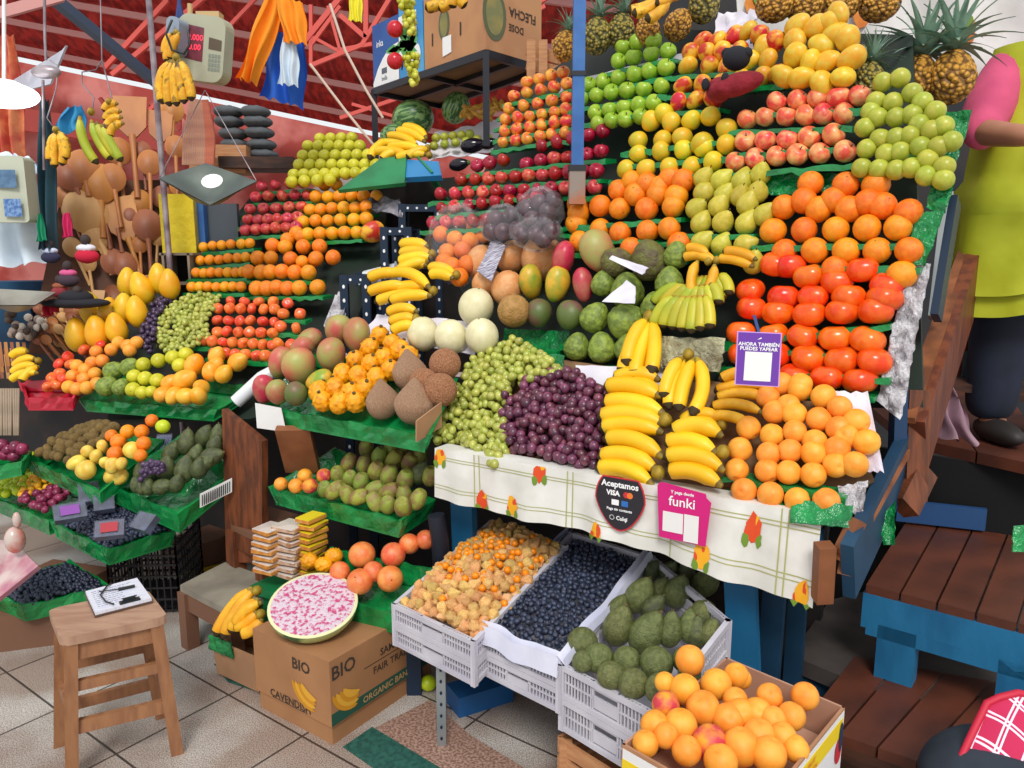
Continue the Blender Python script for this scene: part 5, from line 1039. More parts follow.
b = crumple(None, W, [(660, 372), (728, 378), (732, 344), (655, 342)], None, '', .012, 14, 8, .06, 18); solid('plastic_bag', b, mat('olive_film', 'b4b08c', '8c8468', 12, .15, bump=1, bscale=40), 'crumpled clear bag between the green bananas and apricots', 'plastic bag')
b = crumple(None, A, [(575, 378), (668, 392), (660, 362), (572, 360)], None, '', .004, 10, 5, -.03, 19); solid('white_paper_sheet', b, mat('white_tissue'), 'white paper sheet behind the purple grapes', 'paper')
b = crumple(None, W, [(618, 313), (650, 315), (650, 298), (642, 292)], None, '', .004, 6, 5, .11, 20); solid('white_tissue_wrap', b, mat('white_tissue'), 'white tissue under the large green cherimoya', 'paper')
b = crumple(None, W, [(624, 271), (657, 287), (663, 280), (628, 268)], None, '', .004, 6, 3, .11, 21); solid('white_tissue_wrap', b, mat('white_tissue'), 'white tissue behind the large green cherimoya', 'paper')
b = crumple(None, A, [(498, 368), (560, 372), (562, 352), (500, 350)], None, '', .008, 10, 5, -.02, 22); solid('green_plastic_wrap', b, mat('green_film'), 'green plastic sheet above the green grapes, below the pale melons', 'plastic wrap')
b = crumple(None, Mp, [(484, 287), (498, 297), (512, 262), (500, 252)], None, '', .003, 5, 5, .08, 23); solid('net_label', b, mat('striped_label', 'c8c4d0', '6c6478', 30, .5, stretch=(1, 8, 1)), 'pale striped label lying on the salmon melons', 'label')
# ================================================================ pineapples
def pine_mat(nm, c, e_):
    m = bpy.data.materials.new(nm); m.use_nodes = True; nt = m.node_tree; N = nt.nodes; LK = nt.links; bs = N['Principled BSDF']; bs.inputs['Roughness'].default_value = .55
    tc = N.new('ShaderNodeTexCoord'); vo = N.new('ShaderNodeTexVoronoi'); vo.inputs['Scale'].default_value = 7.5; LK.new(tc.outputs['Object'], vo.inputs['Vector'])
    r = N.new('ShaderNodeValToRGB'); el = r.color_ramp.elements; el[0].position = .0; el[0].color = lin('5a4218'); el[1].position = .62; el[1].color = lin(e_); q = el.new(.1); q.color = lin(c); q = el.new(.42); q.color = lin(c)
    LK.new(vo.outputs['Distance'], r.inputs[0]); LK.new(r.outputs[0], bs.inputs['Base Color']); bu = N.new('ShaderNodeBump'); bu.invert = True; bu.inputs['Strength'].default_value = .7; bu.inputs['Distance'].default_value = .03; LK.new(vo.outputs['Distance'], bu.inputs['Height']); LK.new(bu.outputs[0], bs.inputs['Normal']); return m
pine = pine_mat('pineapple_rind', 'd89c38', '7c5420'); pine_g = pine_mat('green_pineapple_rind', 'a89440', '4c4a24')
leafm = mat('pineapple_leaf', '86a48e', '6c8c78', 5, .5, var=.12)
def pine_mesh(m, nm):
    b = MB()
    def f(q, t, a):
        s = 1-.12*max(0, q.z); k = abs(math.cos(6*a+t*6))*abs(math.cos(6*a-t*6)); return Vector((q.x*s*(1+.07*k), q.y*s*(1+.07*k), q.z*1.28))
    b.ell((0, 0, 0), (.5, .5, .5), seg=60, ring=34, fn=f); return b.mesh(nm, m)
PM['pine_y'] = pine_mesh(pine, 'pineapple_body'); PM['pine_g'] = pine_mesh(pine_g, 'pineapple_body'); 
def leaf_mesh(ln, w, bend):
    b = MB()
    def f(u, v): x = (u-.5)*w*(1-v**1.6)*(1 if v > .08 else .7); return Vector((x, bend*v*v*ln-.25*abs(u-.5)*w*2*.4, ln*v*(1-.25*bend*v)))
    b.grid(f, 4, 8, 0); b.grid(lambda u, v: f(1-u, v)+Vector((0, -.004, 0)), 4, 8, 0); return b.mesh('leaf', leafm)
LV = [leaf_mesh(1.0, .15, .3), leaf_mesh(.85, .17, .7), leaf_mesh(.6, .17, 1.0)]
NICE.update(pine_y='body', pine_g='body')
def pineapple(x, y, wpx, Y, ang, label, kind='pine_y', crown=1.0, nl=26, group='pineapples on the top of the rack', tilt=.1, splay=1.):
    d = wpx*mpp(Y, y); rq = rot_img(ang, tilt, 0); c = P(x, y, Y); t = thing('pineapple', c-Vector((0, 0, d*.6)), label, 'pineapple', group)
    put(kind, c, d, rq, parent=t); top = c+rq @ Vector((0, 0, d*.6))
    cr = bpy.data.objects.new('crown', None); cr.parent = t; cr.location = top-wloc(t); COL.objects.link(cr)
    if crown:
        for k in range(nl):
            f = k/nl; o = bpy.data.objects.new('leaf', LV[0 if f < .4 else (1 if f < .75 else 2)]); o.rotation_mode = 'QUATERNION'; o.parent = cr; COL.objects.link(o)
            o.rotation_quaternion = rq @ Quaternion((0, 0, 1), k*2.4) @ Quaternion((1, 0, 0), -(.05+f*.95*splay)); o.location = rq @ Vector((0, 0, -.02*d)); s = d*crown*R.uniform(.9, 1.15); o.scale = (s, s, s)
    return t
for a in [(868, 81, 30, 2.5, 80, 'smaller dark pineapple left of the guavas, leaves spreading left', 'pine_g', 1.1), (917, 78, 36, 2.55, 80, 'middle pineapple behind the guavas with long blue green leaves', 'pine_y', 1.7), (952, 77, 42, 2.5, 88, 'fat orange pineapple beside the pink sleeved person', 'pine_y', 1.5)]:
    pineapple(*a[:7], crown=a[7], nl=34)
for x, y, w, an, lab, kd in [(565, 46, 24, 80, 'leftmost pineapple, partly behind the blue post', 'pine_y'), (597, 36, 29, 85, 'green pineapple right of the blue post', 'pine_g'), (621, 31, 27, 82, 'slim green pineapple left of the hanging bananas', 'pine_g')]:
    pineapple(x, y, w, 3.2, an, lab, kd, crown=1.0)
for x, y, w, an, lab, kd in [(648, 31, 24, 100, 'yellow pineapple under the bananas at the top', 'pine_y'), (678, 25, 26, 60, 'orange pineapple lying right of the top bananas', 'pine_y'), (704, 4, 30, 80, 'dark green pineapple at the top edge above mangoes', 'pine_g')]:
    pineapple(x, y, w, 3.05, an, lab, kd, crown=.0)
for x, lab in ((776, 'leftmost of the lying pineapples along the top edge'), (806, 'second lying pineapple along the top edge'), (840, 'third lying pineapple along the top edge'), (880, 'rightmost lying pineapple along the top edge')):
    pineapple(x, 5, 32, 2.8, 10, lab, 'pine_y', crown=0)
PT = Pl((640, 20, 2.9), (670, 20, 2.88), (650, 0, 2.95))
hand(PT, [(627, 15, 662, 0, -4), (632, 20, 664, 3, -3), (645, 27, 668, 6, -4), (668, 5, 690, -4, -2), (655, 14, 672, 2, -3)], 11, 'hand of ripe plantains lying on the top pineapples', off=.02, m='plantain', stem=(670, -2), group='plantains')
b = crumple(None, W, [(700, 38), (742, 30), (745, -10), (705, -10)], None, '', .02, 8, 8, -.12, 24); solid('white_plastic_bag', b, mat('white_tissue'), 'white plastic bag between the pineapples above the mangoes', 'plastic bag')
b = crumple(None, W, [(540, 90), (700, 36), (700, 30), (545, 70)], None, '', .008, 16, 4, -.1, 25); solid('white_shelf_cover', b, mat('white_tissue'), 'white covered shelf edge under the top pineapples', 'shelf cover')
# patterned wall cloth behind
b = MB(); q = [P(740, 40, 3.3), P(1050, 120, 3.1), P(1060, -60, 3.1), P(735, -60, 3.3)]
pcm = mat('printed_white_cloth', 'e2dfdc', 'd0ccc8', 5, .7, bump=.3, bscale=4)
def pf(u, v): return q[0].lerp(q[1], u).lerp(q[3].lerp(q[2], u), v)+Vector((0, .02*math.sin(u*22+v*3), 0))
b.grid(pf, 50, 16, 0); b.grid(lambda u, v: pf(1-u, v)+Vector((0, .004, 0)), 50, 16, 0)
def motif(u, v, r, mi, seed):
    rr = random.Random(seed); k = 10; c = pf(u, v)+Vector((0, -.006, 0))
    b.add([c]+[c+Vector((r*.7*math.cos(2*PI*i/k)*rr.uniform(.8, 1.1), 0, r*math.sin(2*PI*i/k)*rr.uniform(.8, 1.1))) for i in range(k)], [(0, 1+i, 1+(i+1) % k) for i in range(k)], mi)
for i, (x, y) in enumerate(((.17, .62), (.5, .75), (.4, .45), (.72, .42), (.62, .85), (.06, .4), (.88, .3), (.3, .9))): motif(x, y, .06, 1, i); motif(x+.006, y+.06, .03, 2, i+9)
solid('printed_wall_cloth', b, [pcm, mat('orange_print', 'e08a18', 'c86a18', 12), fgr], 'white cloth printed with pineapples hanging behind the real pineapples', 'cloth')
# ================================================================ posts
bp = mat('blue_post_paint', '2c5c9c', '3a6cac', 9, .4); t = thing('blue_post', P(577, 170, 2.84)-Vector((0, 0, .12)), 'slim blue painted post standing among the red apples', 'post')
a_ = P(577, 170, 2.84); b = MB(); b.box((a_.x, a_.y, 2.6), (.042, .042, 2*(2.6-a_.z))); part('shaft', b, bp, t)
b = MB(); b.box((a_.x, a_.y, a_.z-.06), (.056, .056, .12)); part('sleeve', b, mat('rusty_sleeve', '8c8078', 'a86848', 12, .7), t)
b = MB(); b.box((a_.x, a_.y, a_.z+.005), (.062, .062, .02)); b.box((a_.x, a_.y, 2.1), (.05, .05, .015)); part('tie', b, mat('black_tape', '1a1c24', rough=.5), t)
for pts_, l_ in (([(768, 190), (864, 184), (864, 166), (716, 172)], 'glossy green plastic under the lowest pink apples'), ([(498, 352), (562, 354), (564, 328), (500, 326)], 'green plastic under the dark round mangoes above the green grapes')):
    b = crumple(None, W, pts_, None, '', .008, 14, 5, -.035, 50); solid('green_plastic_wrap', b, mat('green_film'), l_, 'plastic wrap')
a_ = P(159, 140, 3.9); b = MB(); b.tube([(a_.x, a_.y, 3.6), (a_.x+.01, a_.y, 0)], .014, 10); solid('steel_pole', b, mat('old_steel', '70606a', 'a89ca0', 8, .35, metal=.3), 'slim steel pole left of the hanging scale', 'pole')
# ================================================================ wooden stool
sw = mat('stool_wood', '9c6c48', '8a5c3e', 14, .6, bump=.15, bscale=18, stretch=(3, 3, .5)); sw2 = mat('worn_stool_seat', '9c7660', 'ac8870', 9, .6, bump=.15, bscale=16, stretch=(1, 5, 1))
zs = .46; s4 = [G(60, 639, zs), G(168, 616, zs), G(147, 589, zs), G(48, 609, zs)]; sc_ = sum(s4, Vector())/4
st = thing('wooden_stool', Vector((sc_.x, sc_.y, 0)), 'small worn wooden stool with a notepad on its seat', 'stool')
b = MB(); rp = []
for i in range(4):
    a, c, d_ = s4[i], s4[(i+1) % 4], s4[i-1]
    for k in range(4): f = k/3; rp.append(a.lerp(d_, .1*(1-f)**1.6).lerp(a.lerp(c, .1), f) if 0 < f < 1 else (a.lerp(d_, .1) if f == 0 else a.lerp(c, .1)))
kk = len(rp); b.add(rp+[p-UZ*.026 for p in rp], [tuple(range(kk)), tuple(range(kk, 2*kk))[::-1]]+[(i, kk+i, kk+(i+1) % kk, (i+1) % kk) for i in range(kk)]); part('seat', b, sw2, st)
feet = [G(72, 778, 0), G(177, 752, 0), G(161, 716, 0), G(60, 744, 0)]; tops = [s4[i].lerp(sc_, .2)-UZ*.024 for i in range(4)]
for i in range(4): b = MB(); b.bar(feet[i], tops[i], .038, .034, up=(s4[1]-s4[0])); part('leg', b, sw, st)
def on(i, f): return feet[i].lerp(tops[i], f)
for i, j, f, h in ((0, 1, .93, .05), (1, 2, .93, .05), (2, 3, .93, .05), (3, 0, .93, .05), (0, 1, .38, .04), (0, 1, .68, .03), (3, 2, .30, .035), (0, 3, .5, .03), (1, 2, .5, .03), (3, 2, .62, .03)):
    b = MB(); b.bar(on(i, f), on(j, f), .018, h); part('stretcher', b, sw, st)
# notepad with clip and pen
zn = zs+.001; n4 = [G(95, 618, zn), G(153, 603, zn), G(138, 582, zn), G(85, 596, zn)]
nt_ = thing('notepad', sum(n4, Vector())/4, 'open notepad with white pages lying on the wooden stool', 'notepad')
b = MB(); b.slab([p+UZ*.006 for p in n4], .005, n=UZ); part('board', b, mat('brown_board', '5c4438', rough=.6), nt_)
n4i = [p.lerp(sum(n4, Vector())/4, .03) for p in n4]; b = MB(); b.slab([p+UZ*.016 for p in n4i], .0095, n=UZ); part('pages', b, mat('notebook_paper', 'dcdce6', 'c8ccdc', 40, .6, stretch=(1, 12, 1)), nt_)
x_ = (n4i[1]-n4i[0]).normalized(); y_ = (n4i[3]-n4i[0]).normalized()
b = MB(); rr = random.Random(4)
for r_ in range(9):
    f = .18+r_*.085; a = n4i[0].lerp(n4i[3], f); c = n4i[1].lerp(n4i[2], f); u = .08
    while u < rr.uniform(.5, .9): w = rr.uniform(.03, .1); b.slab([a.lerp(c, u)+UZ*.0168, a.lerp(c, u+w)+UZ*.0168, a.lerp(c, u+w)+y_*.0015+UZ*.0168, a.lerp(c, u)+y_*.0015+UZ*.0168], .0005, n=UZ); u += w+.02
part('handwriting', b, mat('pen_ink', '5a6488', rough=.7), nt_)
cb_ = n4i[0].lerp(n4i[1], .62)+y_*.012+UZ*.019; b = MB(); b.box(cb_, (.055, .018, .004), math.atan2(x_.y, x_.x)); b.box(cb_+UZ*.006+y_*.004, (.034, .008, .008), math.atan2(x_.y, x_.x)); b.tube([cb_+x_*-.02, cb_+x_*-.02+UZ*.012, cb_+x_*.02+UZ*.012, cb_+x_*.02], .0015, 6); part('clip', b, mat('dark_steel', '30383c', rough=.35, metal=.5), nt_)
pe = n4i[0].lerp(n4i[2], .62)+UZ*.021; b = MB(); b.tube([pe-x_*.01, pe+x_*.035-y_*.004], .005, 8); b.tube([pe-x_*.06+y_*.02, pe-x_*.01+y_*.002], .0016, 6); solid('pen', b, mat('black_plastic', '15181a', rough=.4), 'black pen lying on the open notepad', 'pen')
b = MB(); p_ = [G(112, 572, zs+.05), G(109, 580, zs+.03), G(109, 590, zs+.022), G(110, 600, zs+.022), G(112, 607, zs+.022), G(116, 612, zs+.022), G(122, 614, zs+.022), G(128, 612, zs+.022)]
b.tube([q for q in [n4i[3].lerp(n4i[2], .5)+UZ*.02, n4i[3].lerp(n4i[2], .38)-y_*.02+UZ*.022, n4i[0].lerp(n4i[3], .6)+x_*.03+UZ*.021, n4i[0].lerp(n4i[3], .25)+x_*.035+UZ*.021, n4i[0]+x_*.05+y_*.01+UZ*.022]], .0025, 6); solid('cord', b, mat('black_plastic'), 'black cord curling over the open notepad', 'cord')
# ================================================================ brown banana carton with half watermelon
bc = mat('banana_carton', 'a87850', '9a6c46', 4, .75, bump=.08, bscale=10); zl = .28
f0 = G(333, 745); l0 = G(261, 707); r0 = G(405, 694); dL = (l0-f0); dR = (r0-f0).normalized()*.46; dR = dR-dL.normalized()*dR.dot(dL.normalized())*.8
bx = thing('banana_carton', f0+(dL+dR)/2, 'brown banana carton printed BIO with a cut watermelon on top', 'carton')
b = MB(); b.hexa([f0, f0+dR, f0+dR+dL, f0+dL], [f0+UZ*.26, f0+dR+UZ*.26, f0+dR+dL+UZ*.26, f0+dL+UZ*.26]); part('body', b, bc, bx)
nRt = dR.cross(UZ).normalized(); nLt = UZ.cross(dL).normalized()
if nRt.dot(dL) > 0: nRt = -nRt
if nLt.dot(dR) > 0: nLt = -nLt
b = MB(); e_ = .008; F0 = f0+nRt*e_+nLt*e_; c4_ = [F0, f0+dR+nRt*e_-nLt*e_, f0+dR+dL-nRt*e_-nLt*e_, f0+dL-nRt*e_+nLt*e_]
b.hexa([p+UZ*.065 for p in c4_], [p+UZ*.282+UZ*.0 for p in c4_]); part('lid', b, bc, bx)
blk = mat('dark_print_ink', '3a2e26', rough=.8); gband = mat('green_print_band', '1c4c3c', rough=.7); bany = mat('banana_print', 'c88818', rough=.7)
XRt = dR.normalized(); XLt = -dL.normalized(); ff = F0+nRt*0; 
def onR(x, z): return F0+XRt*x+UZ*z+nRt*.0005
def onL(x, z): return F0-XLt*x+UZ*z+nLt*.0005
b = text_mb('BIO', .062, onR(.055, .235), XRt, UZ, .001, ang=.0); text_mb('SAMI ORG', .034, onR(.29, .215), XRt, UZ, .0006, mb=b); text_mb('FAIR TRADE', .034, onR(.27, .165), XRt, UZ, .0004, mb=b)
b.slab([onR(.14, .19), onR(.42, .19), onR(.42, .193), onR(.14, .193)], .0008, n=nRt); 
text_mb('BIO', .052, onL(.13, .225), XLt, UZ, .001, mb=b); text_mb('CAVENDISH', .036, onL(.19, .085), XLt, UZ, .0006, mb=b); b.slab([onL(.28, .069), onL(.11, .069), onL(.11, .0715), onL(.28, .0715)], .0008, n=nLt)
part('lettering', b, blk, bx)
b = MB(); q_ = f0+nRt*.0091; b.slab([q_+UZ*.068-XRt*.008, q_+XRt*.44+UZ*.068, q_+XRt*.44+UZ*.108, q_-XRt*.008+UZ*.108], .001, n=nRt); part('green_band', b, gband, bx)
b = text_mb('ORGANIC BANANAS', .03, onR(.27, .088)+nRt*.0014, XRt, UZ, .0006); part('band_lettering', b, mat('tan_print', 'b08c5c', rough=.7), bx)
def print_banana(o, x, y, n, s, m=1):
    b = MB()
    for k in range(4):
        a0 = -.15+k*.28; seg_ = 10; top_ = []
        for side in (1, -1):
            for i in range(seg_+1):
                f = i/seg_ if side == 1 else 1-i/seg_; th = (.3+1.3*f); r = s*(1.0-.13*k)+side*s*.11*math.sin(f*PI)**.5
                top_.append((m*(r*math.cos(th+PI+a0*.2)+s*.5), r*math.sin(th+PI+a0*.2)+s*.6))
        poly(b, o, x, y, top_, .0015+k*.0002, k % 2)
    return b
b = print_banana(onR(.055, .135), XRt, UZ, nRt, .105); part('banana_picture', b, [bany, mat('banana_print_light', 'd8a030', rough=.7)], bx)
b = print_banana(onL(.125, .135), XLt, UZ, nLt, .105); part('banana_picture', b, [bany, mat('banana_print_light')], bx)
# half watermelon, wrapped
wmz = .282; wc_ = G(313, 604, .372); wn = Vector((.04, -.34, .94)).normalized(); zq = wn.to_track_quat('Z', 'Y').to_matrix(); wr = .142
wt = thing('watermelon_half', Vector((wc_.x, wc_.y, wmz)), 'plastic wrapped half watermelon, cut side up, on the brown carton', 'watermelon')
cz = .372; cc_ = Vector((wc_.x, wc_.y, cz))
def dome(fn_r, depth, nseg=44, nr=12):
    b = MB(); vs_ = []; 
    for i in range(nr+1):
        t_ = i/nr*PI/2
        for k in range(nseg): a = 2*PI*k/nseg; vs_.append(cc_+zq @ Vector((fn_r*math.cos(t_)*math.cos(a), fn_r*math.cos(t_)*math.sin(a), -depth*math.sin(t_))))
    fs = [(i*nseg+k, (i+1)*nseg+k, (i+1)*nseg+(k+1) % nseg, i*nseg+(k+1) % nseg) for i in range(nr) for k in range(nseg)]; b.add(vs_, fs, 0, True); return b
b = dome(wr, wr*.6); part('rind', b, mat('watermelon_rind2', '3c5c28', 'a8b070', 7, .4, lo=.45, hi=.55), wt)
def ring(r0, r1, lift, lift1, m, nm):
    b = MB(); ns = 44; vs_ = []
    for r, l in ((r0, lift), (r1, lift1)):
        for k in range(ns): a = 2*PI*k/ns; vs_.append(cc_+zq @ Vector((r*math.cos(a), r*math.sin(a), l)))
    fs = [(k, (k+1) % ns, ns+(k+1) % ns, ns+k) for k in range(ns)]
    if r0 < .001: pass
    b.add(vs_, fs, 0, True); part(nm, b, m, wt)
ring(wr*.93, wr, .002, 0, mat('pale_rind', 'd8d8a8', rough=.4), 'pith')
fl = bpy.data.materials.new('wrapped_flesh'); fl.use_nodes = True; nt = fl.node_tree; N = nt.nodes; LK = nt.links; bs_ = N['Principled BSDF']; tc = N.new('ShaderNodeTexCoord'); ns_ = N.new('ShaderNodeTexNoise'); ns_.inputs['Scale'].default_value = 75; ns_.inputs['Detail'].default_value = 6; LK.new(tc.outputs['Object'], ns_.inputs[0])
rp_ = N.new('ShaderNodeValToRGB'); e = rp_.color_ramp.elements; e[0].position = .40; e[0].color = lin('c04878'); e[1].position = .52; e[1].color = lin('d4c0cc'); LK.new(ns_.outputs[0], rp_.inputs[0]); LK.new(rp_.outputs[0], bs_.inputs['Base Color']); bs_.inputs['Roughness'].default_value = .25
bu_ = N.new('ShaderNodeBump'); bu_.inputs['Strength'].default_value = .8; bu_.inputs['Distance'].default_value = .01; LK.new(ns_.outputs[0], bu_.inputs['Height']); LK.new(bu_.outputs[0], bs_.inputs['Normal'])
b = MB(); ns = 44; b.add([cc_+zq @ Vector((wr*.93*math.cos(2*PI*k/ns), wr*.93*math.sin(2*PI*k/ns), .002)) for k in range(ns)]+[cc_+zq @ Vector((0, 0, .006))], [(k, (k+1) % ns, ns) for k in range(ns)], 0, True); part('cut_face', b, fl, wt)
# small box of bananas beside it
b = MB(); q4 = [G(212, 640, .14), G(258, 660, .14), G(275, 622, .16), G(232, 608, .16)]
tray(q4, .12, mat('card_plain', 'b08460', '9c7454', 5, .8), 'small cardboard box of bananas left of the brown carton', 'box', 'cardboard_box', lip=False)
b = crumple(None, PlW(q4[0], q4[1], q4[0]-UZ*.1), [(211, 648), (235, 658), (234, 642), (211, 634)], None, '', .004, 6, 5, .01, 30); solid('green_plastic_wrap', b, mat('green_film'), 'green plastic hanging from the small banana box', 'plastic wrap')
# snack packs
sp = mat('caramel_bar', 'c07830', 'd89848', 20, .35); cl_ = mat('clear_plastic_pack', 'c8b8b0', 'e0d4cc', 9, .2, spec=.8); yl = mat('yellow_label', 'e0c820', rough=.5)
for cx, cy0, n, w in ((270, 568, 7, 24), (292, 572, 8, 28), (312, 570, 9, 18)):
    for i in range(n):
        y = cy0-i*6.5 + (0); q = P(cx+R.uniform(-1.5, 1.5), y, 2.62); wd_ = w*mpp(2.62, y)
        t = thing('snack_pack', q-UZ*.009, 'flat clear pack of brown sweets, %s stack, %s from the bottom' % ({270: 'left', 292: 'middle', 312: 'right'}[cx], ORD[i] if i else 'lowest'), 'snack pack', 'stacked packs of sweets')
        b = MB(); b.box(q, (wd_, .09, .012), R.uniform(-.2, .2)-.5); part('sweet', b, sp if cx != 292 else mat('pale_sweet', 'c8a890', 'a87850', 30, .4), t)
        b = MB(); b.box(q+UZ*.0078, (wd_*.97, .088, .0035), -.5); part('lid', b, cl_ if cx != 312 else yl, t)
b = MB(); q = P(290, 582, 2.62); b.box(q-UZ*.03, (.26, .14, .03), -.5); b.box((q.x, q.y, (q.z-.05)/2), (.2, .1, q.z-.05), -.5); solid('pack_stand', b, mat('green_crate'), 'green box carrying the stacked packs of sweets', 'box')
# ================================================================ grey and brown wooden step-benches in the middle
def bench(cs, th, h, label, m_top, m_leg, cat='bench', nm='wooden_bench'):
    cs = [Vector(c) for c in cs]; c0 = sum(cs, Vector())/4; t = thing(nm, Vector((c0.x, c0.y, cs[0].z-h)), label, cat); b = MB(); b.slab(cs, th, n=UZ); part('top', b, m_top, t)
    for i in range(4): a = cs[i].lerp(c0, .12)-UZ*th; b = MB(); b.box((a.x, a.y, a.z-(h-th)/2), (.05, .05, h-th), math.atan2((cs[1]-cs[0]).y, (cs[1]-cs[0]).x)); part('leg', b, m_leg, t)
    for i in range(4): a, c = cs[i].lerp(c0, .1), cs[(i+1) % 4].lerp(c0, .1); b = MB(); b.bar(a-UZ*(th+.035), c-UZ*(th+.035), .02, .07); part('apron', b, m_leg, t)
    return t
bench([G(180, 585, .25), G(232, 612, .25), G(290, 585, .25), G(225, 562, .25)], .025, .25, 'low wooden bench with a grey worn top behind the bananas', mat('grey_worn_wood', '7c7468', '948c7c', 6, .7), mat('bench_brown', '74503c', rough=.7))
bench([G(231, 525, .42), G(262, 540, .42), G(300, 515, .42), G(265, 505, .42)], .02, .42, 'taller wooden bench behind the packs of sweets', mat('bench_brown', '74503c', rough=.7), brown_w)
# dark crate under tray, brown carton etc.
b = MB(); q = [G(112, 614), G(180, 612)]; d_ = (q[1]-q[0]); d_.z = 0; nD = Vector((-d_.y, d_.x, 0)).normalized()
t = thing('black_crate', q[0]+d_/2, 'black wire crate standing under the blueberry tray', 'crate'); bw = mat('black_wire', '18181c', rough=.4)
for a, c in ((q[0], q[1]), (q[1], q[1]+nD*.3), (q[0], q[0]+nD*.3), (q[0]+nD*.3, q[1]+nD*.3)):
    b = MB(); n = 10
    for i in range(n+1): b.bar(a.lerp(c, i/n), a.lerp(c, i/n)+UZ*.3, .006, .006)
    for z in (.01, .06, .11, .16, .21, .25, .295): b.bar(a+UZ*z, c+UZ*z, .008, .008)
    part('wire_side', b, bw, t)
b = MB(); b.slab([q[0]+nD*.02+UZ*.02, q[1]+nD*.02+UZ*.02, q[1]+nD*.28+UZ*.02, q[0]+nD*.28+UZ*.02], .01, n=UZ); part('base', b, bw, t)
b = MB(); a, c = G(186, 575, .02), G(236, 556, .02); b.slab([a, c, c+UZ*.12, a+UZ*.12], .2); solid('brown_carton', b, mat('brown_carton', '5c3c2c', '6c4a38', 5, .8), 'low dark brown carton under the avocado tray', 'carton')
b = MB(); a, c = G(183, 577, .02), G(237, 564, .02); b.bar(a, c, .03, .03); solid('yellow_bar', b, mat('yellow_bar_paint', 'b89018', rough=.5), 'yellow bar lying on the floor before the dark carton', 'bar')
# brown wooden side boards of the left stall
b = MB(); b.slab([P(228, 408, 2.95), P(268, 440, 2.85), P(268, 560, 2.85), P(232, 560, 2.95)], .03); solid('wooden_side_board', b, brown_w, 'reddish brown board right of the avocado tray', 'board')
b = MB(); b.bar(P(293, 428, 2.8), P(303, 470, 2.9), .13, .03, up=(0, 1, 0)); solid('wooden_bracket', b, mat('bracket_wood', '8a5432', '703e22', 6, .6), 'brown wooden bracket under the mango tray', 'bracket')
b = MB(); q = P(213, 490, 2.75); b.slab([P(200, 508, 2.8), P(232, 492, 2.88), P(232, 478, 2.88), P(200, 494, 2.8)], .002); 
for i in range(14): x = 202+i*2.1; b.slab([P(x, 506-i*1.05, 2.794+i*.006), P(x+1, 505.5-i*1.05, 2.797+i*.006), P(x+1, 495-i*1.05, 2.797+i*.006), P(x, 495.5-i*1.05, 2.794+i*.006)], .001, 1)
solid('barcode_tape', b, [mat('white_label'), mat('black_print', '303030', rough=.7)], 'white barcode printed tape on the avocado tray side', 'tape')
b = MB(); b.slab([P(257, 428, 2.87), P(286, 432, 2.81), P(281, 408, 2.81), P(255, 403, 2.87)], .002); solid('paper_label', b, mat('white_label'), 'white printed label on the left end of the mango tray', 'label')
# extra clamshell boxes
def clam(x, y, w, h, Y, ang, label, c='4a4e5c', top=None):
    q = P(x, y, Y); k = mpp(Y, y); t = thing('clamshell_box', q-UZ*.02, label, 'box', 'clear clamshell fruit boxes'); rz = Matrix.Rotation(ang, 3, 'Z') @ Matrix.Rotation(.7, 3, 'X')
    b = MB(); b.box(q, (w*k, h*k, .028), M=rz); part('fruit_fill', b, mat('clam_'+c, c, '5a6078', 30, .35, det=1), t)
    b = MB(); b.box(q+rz @ Vector((0, 0, .018)), (w*k*1.06, h*k*1.06, .004), M=rz); part('lid', b, mat('clear_lid', '9094a4', rough=.05, alpha=.1, spec=1.), t)
    if top: b = MB(); b.box(q+rz @ Vector((0, 0, .0215)), (w*k*.6, h*k*.6, .001), M=rz); part('label', b, mat('lab_'+top, top, rough=.5), t)
clam(89, 494, 18, 22, 2.95, .5, 'dark clamshell box upper left above the blueberries'); clam(104, 503, 18, 20, 2.9, .5, 'dark clamshell box upper right above the blueberries')
clam(70, 513, 28, 18, 2.75, .6, 'clamshell box with a purple label beside plums', top='8848a0'); clam(110, 530, 26, 18, 2.68, .35, 'clamshell box with a red label on the blueberries', '5c5464', 'a82c38'); clam(145, 523, 24, 18, 2.72, -.5, 'clear clamshell box of blueberries at the right of the tray')
clam(164, 446, 14, 22, 3.1, .2, 'dark blue clamshell box standing between oranges and avocados', '4c5478')
stuff([G(138, 478, .64), G(162, 470, .66), G(165, 460, .7), G(140, 462, .7)], 'black_grape', .022, 7, 5, 'dark_grapes', 'dark blue grapes in film between oranges and avocados', 'grapes')
# ================================================================ right side: steps, benches, boards
step_top = mat('brown_step_boards', '60301e', '482418', 5, .55, bump=.2, bscale=12); dirt = mat('dirty_floorboards', '3c3634', '4c4440', 6, .8)
def planks(cs, n, th, m, par, gap=.006):
    a, b_, c, d = cs
    for i in range(n):
        u0, u1 = i/n+gap/(b_-a).length, (i+1)/n; b = MB(); b.slab([a.lerp(b_, u0), a.lerp(b_, u1), d.lerp(c, u1), d.lerp(c, u0)], th, n=UZ); part('board', b, m, par)
t = thing('wooden_step', G(900, 700, 0), 'lowest reddish brown wooden step at the bottom right', 'step')
a, b_, c, d = G(800, 722, .28), G(960, 775, .28), G(1040, 690, .28), G(852, 656, .28); planks([a, b_, c, d], 4, .03, step_top, t)
b = MB(); b.slab([a-UZ*.28, b_-UZ*.28, b_-UZ*.03, a-UZ*.03], .03); b.slab([d-UZ*.28, a-UZ*.28, a-UZ*.03, d-UZ*.03], .03); part('riser', b, dark_w, t)
t = thing('blue_bench', G(950, 640, .29), 'blue painted wooden bench step with red brown top boards', 'bench')
